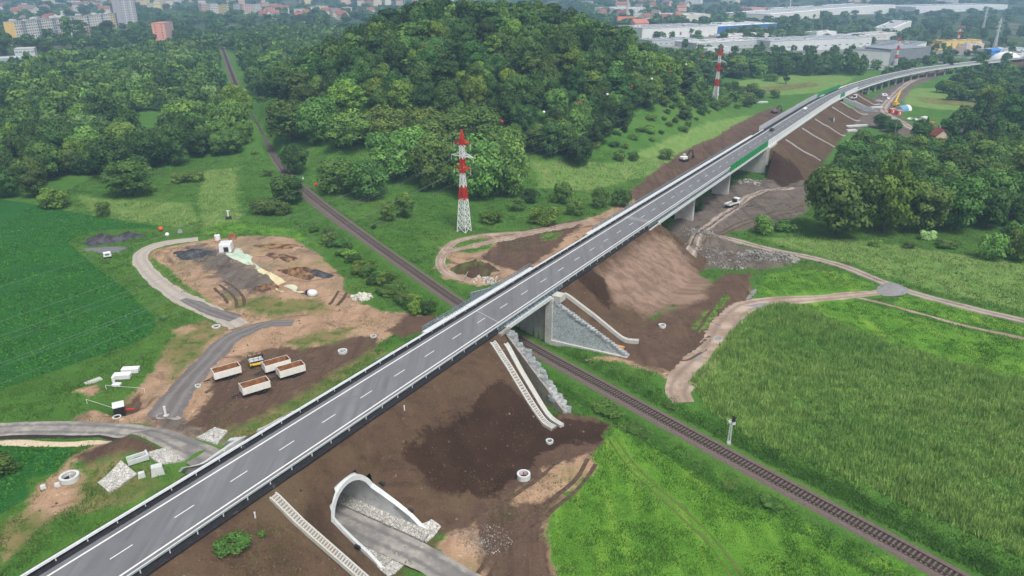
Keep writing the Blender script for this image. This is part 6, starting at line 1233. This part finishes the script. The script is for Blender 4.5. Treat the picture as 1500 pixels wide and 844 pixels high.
def heap(name, px, py, n, r, s, mat, label, flat=.35, cat='heap', hh=None):
    x0, y0, z0 = on(px, py); b = MB(); R_ = random.Random(int(px))
    for i in range(n):
        a = R_.uniform(0, 6.28); d = r * R_.random() ** .6; q = s * R_.uniform(.5, 1.4); x, y = x0 + d * math.cos(a), y0 + d * math.sin(a) * .8; z = zm(x, y) + (hh or r * flat) * (1 - d / r) * R_.random()
        b.box((x, y, z + q * .3), (q, q * R_.uniform(.5, 1), q * R_.uniform(.5, .9)), R_.uniform(0, 3), R_.uniform(.5, .9), (R_.uniform(-.6, .6), 'X'))
    return tag(b.build(name, mat), label, cat, kind='stuff')
heap('sandbags', 530, 437, 60, 2.6, .9, simple('sandbag', srgb(206, 204, 190), srgb(180, 178, 164), 1), 'heap of pale sandbags at the grass edge')
M_RUB = simple('rubble', srgb(140, 135, 128), srgb(96, 91, 86), .8, .9, c3=srgb(172, 170, 164), s3=.5)
heap('stone_heap', 1108, 378, 700, 6.0, .42, M_RUB, 'long heap of broken pale stone beside the muddy track', hh=1.8); heap('stone_heap', 1142, 379, 700, 6.0, .42, M_RUB, 'right end of the stone heap beside the muddy track', hh=1.4)
for px, py in ((1030, 350), (1045, 372), (1065, 388), (1018, 340)): heap('rubble', px, py, 150, 6, .36, M_RUB, 'scattered rubble on the slope below the viaduct abutment', hh=.5)
heap('construction_debris', 712, 411, 36, 4.0, .7, simple('broken_concrete', srgb(206, 202, 196), srgb(176, 170, 164), 1), 'broken white concrete rubble under the spoil heap', hh=.5); heap('rubble', 708, 792, 380, 4.5, .16, M_RUB, 'gravelly rubble spilling along the bare track by the tunnel', hh=.1); heap('rubble', 1095, 268, 120, 6, .8, M_RUB, 'pale boulders at the foot of the viaduct end wall', hh=.8); heap('rubble', 605, 812, 0 + 40, 3, .5, M_RUB, 'stones beside the tunnel portal', hh=.2)
def mound(name, px, py, rx, ry, h, mat, label, rz=0):
    x0, y0, z0 = on(px, py); r = np.random.default_rng(int(px)); rows = []; n = 30
    for f in (1.12, 1.0, .85, .68, .5, .33, .17, .03):
        row = []
        for a in np.linspace(0, 2 * math.pi, n, endpoint=False):
            w = 1 + .18 * math.sin(3 * a + px) + .10 * math.sin(7 * a + 1); dx, dy = rx * f * w * math.cos(a), ry * f * w * math.sin(a); x = x0 + dx * math.cos(rz) - dy * math.sin(rz); y = y0 + dx * math.sin(rz) + dy * math.cos(rz)
            row.append((x, y, zm(x, y) - (.3 if f > 1.05 else 0) + h * max(0, 1 - f) ** .8 * (1 + .35 * r.uniform(-1, 1))))
        rows.append(row)
    b = MB(); b.loft(rows, closed=True); b.add(rows[-1], [tuple(range(n))]); return tag(b.build(name, mat, None, True), label, 'heap')
M_GRV = simple('dark_gravel', srgb(66, 66, 70), srgb(44, 44, 48), 1.6, .95, bump=.7, c3=srgb(84, 84, 88), s3=.5); M_GRV2 = simple('grey_gravel', srgb(118, 120, 122), srgb(92, 94, 96), 1.6, .95, bump=.6)
mound('gravel_heap', 152, 353, 6.5, 4, 2.2, M_GRV, 'dark gravel heap at the corner of the dark crop field'); mound('gravel_heap', 190, 347, 4.5, 2.6, 1.5, M_GRV, 'small dark gravel heap right of the bigger one at the field corner'); mound('gravel_heap', 156, 366, 6.5, 2.6, .9, M_GRV2, 'flat pale gravel heap below the dark one at the field corner'); mound('gravel_heap', 283, 373, 6, 4, 1.6, M_GRV, 'dark gravel heap inside the excavation near the white tank')
M_CLAY = simple('dark_clay', srgb(92, 70, 54), srgb(64, 48, 38), 1.2, .95, bump=.7, c3=srgb(150, 116, 84), s3=.5)
mound('clay_heap', 437, 402, 6, 2.6, 1.4, M_CLAY, 'lumpy brown clay heap on the right side of the excavation', -.5); mound('clay_heap', 408, 362, 7, 2.2, 1.0, M_CLAY, 'low dark clay ridge at the top of the excavation'); mound('clay_heap', 391, 423, 4, 2.4, 1.2, M_CLAY, 'dark clay heap left of the curved silt channel'); mound('clay_heap', 413, 378, 6, 2.5, .9, M_CLAY, 'low brown clay ridge in the middle of the excavation', -.6); mound('clay_heap', 468, 404, 4, 2, 1.0, M_GRV, 'dark end of the clay ridge in the excavation')
mound('spoil_heap', 697, 398, 6.5, 4.5, 3.0, simple('weedy_soil', srgb(84, 66, 50), srgb(62, 48, 38), .9, .95, bump=.7, c3=srgb(84, 98, 48), s3=.35), 'dark weedy spoil heap beside the railway bridge above the broken concrete')
# concrete pallets
x, y, z = on(187, 549)
for i, (dx, dy, dz, lb) in enumerate(((-.4, -1.5, 0, 'front stack of white concrete slabs in the grass'), (.2, 1.0, 0, 'rear stack of white concrete slabs in the grass'))):
    g = empty('slab_stack', (x + dx, y + dy, zm(x + dx, y + dy)), .12); tag(g, lb, 'slab stack')
    for k_ in range(3): q = MB(); q.box((.05 * k_, 0, .25 + k_ * .36), (3.5, 1.5, .3)); q.build('slab', M_WHT, g, bevel=.03)
x, y, z = on(137, 560); b = MB(); b.box((0, 0, .15), (3.2, 1.4, .3), .9); b.box((.3, .2, .34), (2.2, .9, .2), .9); o = b.build('concrete_slab', M_CONC); o.location = (x, y, z); tag(o, 'weathered concrete slab lying left of the white slab stacks', 'slab')
# concrete shaft rings
def shaft(px, py, r, h, label, stub=True, mat=None):
    x, y, z = on(px, py); g = empty('concrete_ring', (x, y, z)); tag(g, label, 'concrete ring', 'concrete shaft rings'); b = MB(); b.ring((0, 0, -.3), r, r * .72, h + .3, 24); b.build('ring', mat or M_PALE, g)
    b = MB(); b.ring((0, 0, -.2), r * .72, .05, .25, 16); b.build('dark_bottom', M_VERGE, g)
    if stub: b = MB(); b.box((.2, .1, h * .4), (.35, .3, h * 1.8)); b.build('marker_post', M_PALE, g)
shaft(103, 704, 1.55, .8, 'concrete ring with a post on the sandy patch at lower left'); shaft(502, 516, 1.05, .6, 'concrete ring with a post in the brown yard near the highway'); b_ = shaft(767, 700, 1.15, .9, 'white concrete ring with a red marker on the bare bank toe', False); x, y, z = on(767, 700); q = MB(); q.box((x, y, z + .7), (.2, .2, 1)); o = q.build('marker_stake', M_RED); tag(o, 'short red stake inside the white concrete ring at the bank toe', 'stake')
shaft(805, 647, .7, .4, 'small pale ring near the foot of the smooth drain', False); shaft(317, 480, 1.0, .4, 'white rimmed ring at the corner of the gravel service road', False); shaft(290, 566, .6, .3, 'grassy ring left of the parked trailers', False); shaft(547, 493, .75, .3, 'ring with weeds near the bridge corner', False); shaft(171, 610, .8, .15, 'half buried white ring by the excavated pit', False); shaft(970, 478, .9, .5, 'lone pale ring at the foot of the taupe bank', False)
# pit box
x, y, z = on(173, 594); g = empty('pump_shaft', (x, y, z + .3), .5); tag(g, 'black box shaft with a white lid in the excavated pit', 'shaft'); b = MB(); b.box((0, 0, .8), (1.9, 1.9, 2.2)); b.build('shaft_box', M_BLK, g); b = MB(); b.box((0, 0, 2.0), (2.1, 2.3, .3)); b.build('lid', M_WHT, g, bevel=.05); b = MB(); b.tube([(1, 0, 0.6), (2.6, -.4, .5)], .15, 8); b.build('red_pipe', M_RED, g)
x, y, z = on(168, 566); b = MB(); b.tube([(0, 0, 0), (0, 0, 2.2)], .3, 10); b.box((.5, 0, .4), (1.6, 1, .5)); o = b.build('standpipe', M_WHT); o.location = (x, y, z); tag(o, 'white standpipe by the excavated pit', 'pipe')
for (a, c_, lb) in (((128, 592), (165, 593), 'barrier tape string on the near side of the pit'), ((156, 571), (212, 573), 'barrier tape string on the far side of the pit')):
    p, q = on(*a, 1.0), on(*c_, 1.0); b = MB(); b.bar(p, q, .045); b.bar(p, (p[0], p[1], p[2] - 1.1), .08); b.bar(q, (q[0], q[1], q[2] - 1.1), .08); tag(b.build('barrier_tape', M_WHT), lb, 'barrier')
x, y, z = on(158, 378); g = empty('site_cabin', (x, y, z), .5); tag(g, 'tiny white cabin on wheels at the field corner', 'cabin'); b = MB(); b.box((0, 0, 1.2), (2.2, 1.5, 1.3), top=.9); b.build('cabin_body', M_WHT, g, bevel=.08); b = MB(); b.box((0, -.72, 1.3), (1.2, .1, .5)); b.build('window', M_WIN, g)
for s in (-.7, .7): wheel(g, (s, .6, .35), .35, .2); wheel(g, (s, -.6, .35), .35, .2)
x, y, z = on(236, 339); ob = MB(); rows = [[(x + .75 * math.cos(a) * math.cos(t), y + .75 * math.cos(a) * math.sin(t), z + .9 + .75 * math.sin(a)) for t in np.linspace(0, 6.283, 14, endpoint=False)] for a in np.linspace(-1.5, 1.5, 9)]; ob.loft(rows, closed=True, caps=True); o = ob.build('warning_ball', simple('orange_ball', srgb(226, 92, 50), rough=.5), None, True); tag(o, 'orange ball lying at the edge of the dark crop field', 'ball'); q = MB(); q.tube([(x, y, z - .2), (x, y, z + .3)], .3, 8); q.build('stand', M_CONCD, o)
x, y, z = on(335, 321); g = empty('survey_mast', (x, y, z)); tag(g, 'white survey mast on a dark base in the grassy lane', 'mast'); b = MB(); b.box((0, 0, .5), (2.2, 1.4, 1), .3, .8); b.build('base', M_CHAS, g); b = MB(); b.tube([(0, 0, 1), (0, 0, 3.2)], .28, 8); b.box((.1, 0, 3.0), (1.1, .4, .4)); b.build('mast', M_WHT, g)
x, y, z = on(264, 341); b = MB(); b.box((0, 0, .5), (1.6, 1.0, .9), .4, .7); b.box((.1, 0, 1.05), (.8, .6, .3)); o = b.build('boulder', M_ROCK); o.location = (x, y, z); tag(o, 'pale boulder at the top end of the service road', 'boulder')
x, y, z = on(243, 608); g = empty('marker_post', (x, y, z)); tag(g, 'white marker post on a grey mud patch by the millings track', 'post'); b = MB(); b.box((0, 0, 1.1), (.35, .35, 2.2)); b.build('post', M_WHT, g); b = MB(); b.box((0, 0, .1), (.9, .9, .25)); b.build('foot', M_CONC, g)
pool('mud_pool', [(229, 608), (243, 603), (256, 600), (252, 606), (266, 612), (256, 617), (243, 612), (236, 617), (229, 614)], simple('wet_grey_mud', srgb(166, 158, 152), srgb(146, 138, 132), 1, .5), 'grey mud pool round the white marker post')
# little trough at lower left
P3 = [on(190, 692), on(218, 683)]; g = empty('drain_trough', P3[0], math.atan2(P3[1][1] - P3[0][1], P3[1][0] - P3[0][0])); tag(g, 'open concrete trough above the sloping cobbled outfall', 'trough'); L_ = math.hypot(P3[1][0] - P3[0][0], P3[1][1] - P3[0][1])
for s in (-.7, .7): b = MB(); b.box((L_ / 2, s, .5), (L_, .25, .9)); b.build('side_wall', M_PALE, g)
b = MB(); b.box((L_ + .1, 0, .55), (.3, 1.8, 1.1)); b.build('end_wall', M_PALE, g); b = MB(); b.box((L_ / 2, 0, .12), (L_, 1.15, .15)); b.build('floor', simple('mossy_floor', srgb(104, 128, 84)), g)
for px, py, sz, lb in ((209, 703, .9, 'pale round stone post beside the outfall'), (85, 714, .7, 'small concrete block on the sandy patch by the ring'), (64, 716, .7, 'smaller concrete block on the sandy patch'), (232, 697, 1.6, 'slanted concrete slab near the trough')):
    x, y, z = on(px, py); b = MB(); b.box((0, 0, sz * .4), (sz * 1.3, sz, sz), .5, .8); b.box((0, 0, sz * .92), (sz * .7, sz * .5, sz * .12), .5); o = b.build('concrete_block', M_PALE); o.location = (x, y, z); tag(o, lb, 'block')
p = on(898, 507); b = MB(); b.bar((p[0] - 2.6, p[1] + 1.2, p[2] + .2), (p[0] + 2.4, p[1] - 1.2, p[2] + .25), .5, .3); b.bar((p[0] - 2.2, p[1] + .5, p[2] + .15), (p[0] + 2.2, p[1] - 1.6, p[2] + .2), .3, .2); tag(b.build('timber_beam', simple('orange_timber', srgb(222, 158, 72), srgb(196, 134, 60), 1)), 'orange timber beam lying before the gabion wall', 'beam')
for a, c_, lb in (((678, 414), (688, 400), 'white broken pole on the spoil heap'), ((712, 414), (724, 404), 'white pipe leaning on the rubble'), ((726, 404), (742, 400), 'pale plank at the end of the rubble')): p, q = on(*a, .4), on(*c_, 1.2); b = MB(); b.tube([p, tuple((np.array(p) + q) / 2 + [0, 0, .2]), q], .13, 8); tag(b.build('pole', M_CONCD), lb, 'pole')
x, y, z = on(827, 347); 
# railway signal
x, y, z = on(1067, 652); g = empty('railway_signal', (x, y, z)); tag(g, 'slim grey railway signal with a black head beside the track', 'signal'); b = MB()
for s in (-1, 1):
    for q in (-1, 1): b.bar((s * .22, q * .22, .5), (s * .14, q * .14, 5.2), .07)
for i in range(9): zz = .7 + i * .5; s = 1 if i % 2 else -1; b.bar((s * .2, -.2, zz), (-s * .18, -.2, zz + .5), .04); b.bar((.2, s * .2, zz), (.18, -s * .18, zz + .5), .04)
b.build('mast', M_GALV, g); b = MB(); b.box((0, 0, .2), (.7, .7, .4)); b.build('foot', M_CONC, g); b = MB(); b.box((.3, 0, 5.35), (.42, .26, 1.1)); b.prism([(.02, -.35), (.6, -.35), (.6, -.28), (.02, -.28)], 4.85, 5.85); b.build('signal_head', M_BLK, g, bevel=.04); b = MB(); b.box((-.3, 0, 4.7), (.5, .5, .4)); b.bar((-.5, 0, 5.1), (.9, 0, 5.1), .08); b.build('platform', M_GALV, g); b = MB(); b.box((.45, -.1, 4.4), (.5, .08, .5)); b.build('sign_plate', M_WHT, g)
for px, py, lb in ((566, 428, 'white kilometre stone in the weeds by the excavation'), (444, 262, 'white marker by the railway curve')): x, y, z = on(px, py); b = MB(); b.box((0, 0, .4), (.4, .3, 1.0), 0, .8); b.box((0, 0, .05), (.6, .5, .2)); o = b.build('kilometre_stone', M_WHT); o.location = (x, y, z); tag(o, lb, 'stone')
# ------------------------------------------------------------------ vehicles
def car(p, rz, c, label, group=None, van=False):
    g = empty('parked_car' if not van else 'van', p, rz); tag(g, label, 'van' if van else 'car', group); m = simple('car_paint', srgb(*c), rough=.3, spec=.5); H = 1.95 if van else 1.45
    sec = [(-2.15, .35, .75), (-2.1, .35, .95), (-1.3, .3, H - .05), (-.9, .3, H), (.6, .3, H - .02), (1.25, .3, .98), (2.1, .32, .82), (2.2, .35, .6)] if not van else [(-2.4, .35, H - .1), (-2.3, .3, H), (1.0, .3, H), (1.7, .3, 1.15), (2.4, .32, 1.0), (2.5, .35, .6)]
    rows = [[(x, -.86, z0), (x, -.88, min(z1, .9)), (x, -.70 if z1 > 1 else -.8, z1), (x, .70 if z1 > 1 else .8, z1), (x, .88, min(z1, .9)), (x, .86, z0)] for x, z0, z1 in sec]
    b = MB(); b.loft(rows, closed=True, caps=True); b.build('body', m, g, smooth=False); b = MB()
    for s in (-1, 1): b.add([(-1.25, s * .885, .93), (.95, s * .885, .93), (.55, s * .74, H - .12), (-1.0, s * .74, H - .12)], [(0, 1, 2, 3)])
    b.add([(1.22, -.66, 1.03), (1.22, .66, 1.03), (.68, .6, H - .06), (.68, -.6, H - .06)], [(0, 1, 2, 3)]); b.build('windows', M_WIN, g)
    for cx in (-1.35, 1.35):
        for s in (-.82, .82): wheel(g, (cx, s, .32), .32, .22)
    return g
HA = math.pi / 2 - AZ
car(road(344, -1.6, .0), HA, (40, 44, 50), 'dark car driving on the highway next to the see-through noise barrier'); car(road(425, -1.6, .0), HA, (232, 232, 230), 'white car driving on the highway far along the noise barriers')
def flatbed(p, rz, label):
    g = empty('flatbed_truck', p, rz); tag(g, label, 'truck'); b = MB(); b.box((2.9, 0, 1.75), (1.8, 2.3, 2.1), 0, .92); b.build('cab', M_WHT, g, bevel=.12); b = MB(); b.box((3.78, 0, 2.1), (.1, 1.9, .8)); b.box((2.9, 0, 2.15), (1.0, 2.34, .6)); b.build('windows', M_WIN, g)
    b = MB(); b.box((-.9, 0, 1.1), (5.4, 2.4, .18)); b.build('load_bed', M_CONCD, g)
    for s in (-1, 1): b = MB(); b.box((-.9, s * 1.2, 1.42), (5.4, .08, .5)); b.build('side_board', M_WHT, g)
    b = MB(); b.box((-3.62, 0, 1.42), (.08, 2.3, .5)); b.build('tailboard', M_WHT, g); b = MB(); b.box((0, 0, .8), (7.2, .9, .3)); b.build('chassis', M_CHAS, g); b = MB(); b.box((1.6, 0, 1.7), (.3, 1.8, 1.6)); b.build('loading_crane', M_CHAS, g)
    for cx in (2.7, -1.2, -2.4):
        for s in (-1, 1): wheel(g, (cx, s, .5), .5, .32)
    return g
flatbed(on(1072, 303), .75, 'white flatbed truck parked under the viaduct'); flatbed(on(1250, 146), .9, 'small white truck by the curving viaduct')
def excavator(p, rz, c, label, arm=2.2):
    g = empty('excavator', p, rz); tag(g, label, 'excavator'); m = simple('excavator_paint', srgb(*c), rough=.45)
    for s in (-1, 1): b = MB(); b.loft([[(x, s * 1.1 - .3, z), (x, s * 1.1 + .3, z)] for x, z in ((-1.8, .1), (-2.1, .5), (-1.8, .9), (1.8, .9), (2.1, .5), (1.8, .1), (-1.8, .1))]); b.box((0, s * 1.1, .5), (3.6, .55, .75)); b.build('crawler_track', M_BLK, g)
    b = MB(); b.box((-.5, 0, 1.7), (3.2, 2.4, 1.3)); b.box((-1.9, 0, 1.8), (.6, 2.2, 1.0)); b.build('upper_body', m, g, bevel=.1); b = MB(); b.box((.8, .7, 2.3), (1.4, 1.0, 1.6), 0, .9); b.build('cab', m, g); b = MB(); b.box((.85, .7, 2.5), (1.46, 1.04, .8)); b.build('cab_glass', M_WIN, g)
    b = MB(); b.bar((1, -.3, 1.8), (3.6, -.3, 4.6), .45); b.bar((3.6, -.3, 4.6), (5.6, -.3, 3.9), .4); b.build('boom', M_CHAS, g); b = MB(); b.bar((5.6, -.3, 4.1), (6.6, -.3, 1.5), .35); b.build('stick', M_CHAS, g); b = MB(); b.prism([(6.2, -.9), (7.0, -.9), (7.0, .3), (6.2, .3)], .6, 1.6); b.build('bucket', M_CHAS, g); return g
excavator(on(1002, 236), .75, (226, 226, 222), 'white excavator with a black boom on the dark roadside earth'); excavator(on(1134, 166), .6, (120, 116, 112), 'grey digger on the bare earth left of the long noise barrier')
def digger(px, py, c, lb): return excavator(on(px, py), 1.0, c, lb)
# mobile crane & compound by the far lane
x, y, z = on(1312, 156); g = empty('mobile_crane', (x, y, z), .8); tag(g, 'yellow mobile crane with its boom raised over the site compound', 'crane'); b = MB(); b.box((0, 0, 1.3), (6.4, 2.4, 1.2)); b.build('carrier', M_YEL, g, bevel=.1); b = MB(); b.box((-1.5, 0, 2.6), (3, 2.2, 1.4)); b.build('cab', M_YEL, g, bevel=.1); b = MB(); b.bar((-2, 0, 3), (5, .6, 8), .8); b.bar((2, .4, 6), (7, .8, 9.6), .5); b.build('telescopic_boom', M_YEL, g)
for cx in (-2.3, -.8, .8, 2.3):
    for s in (-1.1, 1.1): wheel(g, (cx, s, .6), .6, .4)
x, y, z = on(1322, 162); g = empty('storage_tent', (x, y, z), .5); tag(g, 'blue and white rounded storage tent beside the yellow crane', 'tent'); rows = [[(xx, 3.2 * math.cos(a), 3.4 * math.sin(a)) for a in np.linspace(0, math.pi, 13)] for xx in (-5, -2, 2, 5)]; b = MB(); b.loft(rows[:3]); b.build('blue_cover', simple('blue_tarp', srgb(96, 140, 176), srgb(120, 160, 190), .6, .5), g, smooth=True); b = MB(); b.loft(rows[2:]); b.build('white_cover', M_WHT, g, smooth=True); b = MB(); b.add(rows[0], [tuple(range(13))]); b.add(rows[3], [tuple(range(13))]); b.build('end_panels', M_CONC, g)
M_RORG = simple('orange_red_paint', srgb(218, 84, 60), srgb(200, 72, 52), 2, .5)
for px, py, lb in ((1306, 167, 'orange red site container left of a pair'), (1316, 168, 'orange red site container right of a pair')): x, y, z = on(px, py); g = empty('site_container', (x, y, z), .3); tag(g, lb, 'container'); b = MB(); b.box((0, 0, 1.4), (3.6, 2.4, 2.6)); b.build('container_box', M_RORG, g); b = MB(); b.box((0, -1.22, 1.2), (.9, .06, 2.0)); b.build('door', M_WHT, g); b = MB(); b.box((0, 0, 2.76), (3.7, 2.5, .12)); b.build('roof', M_CONC, g)
for i, (px, py, c, lb) in enumerate(((1333, 176, (226, 228, 230), 'white car parked first on the lane by the compound'), (1340, 177, (196, 204, 212), 'silver car parked second on the lane by the compound'), (1347, 178, (210, 216, 220), 'pale grey car parked third on the lane by the compound'), (1364, 182, (224, 116, 60), 'orange car parked at the end of the lane'), (1300, 146, (230, 230, 230), 'white car on the lane under the curving viaduct'), (1287, 150, (214, 216, 218), 'light car near the viaduct piers'), (1295, 142, (236, 236, 236), 'white van beside the curving viaduct'))): car(on(px, py), .6 + i, c, lb, van=(i == 6))
x, y, z = on(1354, 179); g = empty('box_truck', (x, y, z), .6); tag(g, 'white box truck among the cars on the lane', 'truck'); b = MB(); b.box((-1, 0, 2), (5, 2.3, 2.6)); b.build('box_body', M_WHT, g); b = MB(); b.box((2.4, 0, 1.5), (1.6, 2.1, 1.7), 0, .9); b.build('cab', M_WHT, g, bevel=.1); b = MB(); b.box((3.15, 0, 1.8), (.12, 1.7, .6)); b.build('windscreen', M_WIN, g)
for cx in (2.3, -2):
    for s in (-.95, .95): wheel(g, (cx, s, .45), .45, .3)
x, y, z = on(1013, 318); g = empty('barrel', (x, y, z)); tag(g, 'white barrel standing among the bushes under the viaduct', 'barrel'); b = MB(); b.tube([(0, 0, 0), (0, 0, .8), (0, 0, 2.0), (0, 0, 2.2)], [.7, .8, .8, .5], 14); b.build('drum', M_WHT, g); b = MB(); b.tube([(0, 0, 2.2), (0, 0, 2.35)], .25, 8); b.build('cap', M_CHAS, g)
# pipe outlet in the far bank
x, y, z = on(1221, 179); g = empty('pipe_outlet', (x - NRM[0] * 2, y - NRM[1] * 2, z - .6), -AZ); g.scale = (.65, .65, .65); tag(g, 'round corrugated pipe outlet at the toe of the long brown bank', 'pipe'); b = MB(); rows = [[(x_, 2.2 * math.cos(a), 2 + 2.2 * math.sin(a)) for a in np.linspace(0, 6.283, 20, endpoint=False)] for x_ in (-6, 3)]; b.loft(rows, closed=True); rows = [[(x_, 1.7 * math.cos(a), 2 + 1.7 * math.sin(a)) for a in np.linspace(0, 6.283, 20, endpoint=False)] for x_ in (3, -6)]; b.loft(rows, closed=True); b.build('pipe_shell', M_STEELD, g); b = MB()
rows = [[(3 + dx, rr_ * math.cos(a), 2 + rr_ * math.sin(a)) for a in np.linspace(0, 6.283, 20, endpoint=False)] for dx, rr_ in ((0, 2.4), (.3, 2.4), (.3, 1.65), (0, 1.65))]; rows.append(rows[0]); b.loft(rows, closed=True); b.build('collar', M_PALE, g)
for i, (px, py, w, lb) in enumerate(((1245, 188, 9, 'long pale slab stack by the pipe outlet'), (1262, 186, 7, 'pale slab stack right of the pipe outlet'), (1247, 193, 6, 'low white slabs below the pipe outlet'), (1283, 160, 8, 'white pallets at the far lane'), (1270, 135, 6, 'pale panels stacked under the curving viaduct'), (1115, 151, 9, 'pale sheet lying on the earth left of the highway'))):
    x, y, z = on(px, py); g = empty('slab_stack', (x, y, z), .2); tag(g, lb, 'slab stack')
    for k_ in range(2): q = MB(); q.box((0, 0, .3 + k_ * .5), (w, 2.2, .4)); q.build('slab', M_PALE, g)
# roadside poles and the utility poles among the trees
for px, py, h, lb in ((1310, 200, 14, 'tall pole rising from the trees by the parked cars'), (1448, 200, 12, 'pole in front of the dark trees at the houses'), (1340, 108, 9, 'slim lamp mast on the lane by the viaduct')):
    x, y, z = on(px, py); g = empty('utility_pole', (x, y, z)); tag(g, lb, 'pole'); b = MB(); b.tube([(0, 0, -.3), (0, 0, h)], [.2, .12], 8); b.build('pole', M_CONCD, g); b = MB(); b.bar((-1, 0, h - .6), (1, 0, h - .6), .14); b.build('crossbar', M_CONCD, g)
for t, o, lb in ((14, 7.6, 'short white reflector post by the near guardrail'), (21.5, -7.4, 'white reflector post behind the far guardrail'), (46, 7.4, 'white reflector post above the dark bank')): x, y = xy(t, o); z = zm(x, y); b = MB(); b.box((0, 0, .45), (.16, .12, .9)); b.box((0, 0, .93), (.2, .16, .1)); q = b.build('reflector_post', M_WHT); q.location = (float(x), float(y), z); tag(q, lb, 'post')
# ------------------------------------------------------------------ air
hm = bpy.data.materials.new('haze'); hm.use_nodes = True; hn = hm.node_tree.nodes; hn.remove(hn['Principled BSDF']); pv = hn.new('ShaderNodeVolumePrincipled'); pv.inputs['Color'].default_value = (.44, .66, 1.0, 1); pv.inputs['Density'].default_value = .00025; pv.inputs['Anisotropy'].default_value = .0
hm.node_tree.links.new(pv.outputs[0], hn['Material Output'].inputs['Volume'])
zlo = float(GZ.min()) - 1; ztop = max(96., float(GZ.max()) + 22)
b = MB(); b.box((400, 1600, (zlo + ztop) / 2), (13000, 9000, ztop - zlo)); o = b.build('haze', hm); o['kind'] = 'stuff'; o['label'] = 'thin blue haze over the distant town'
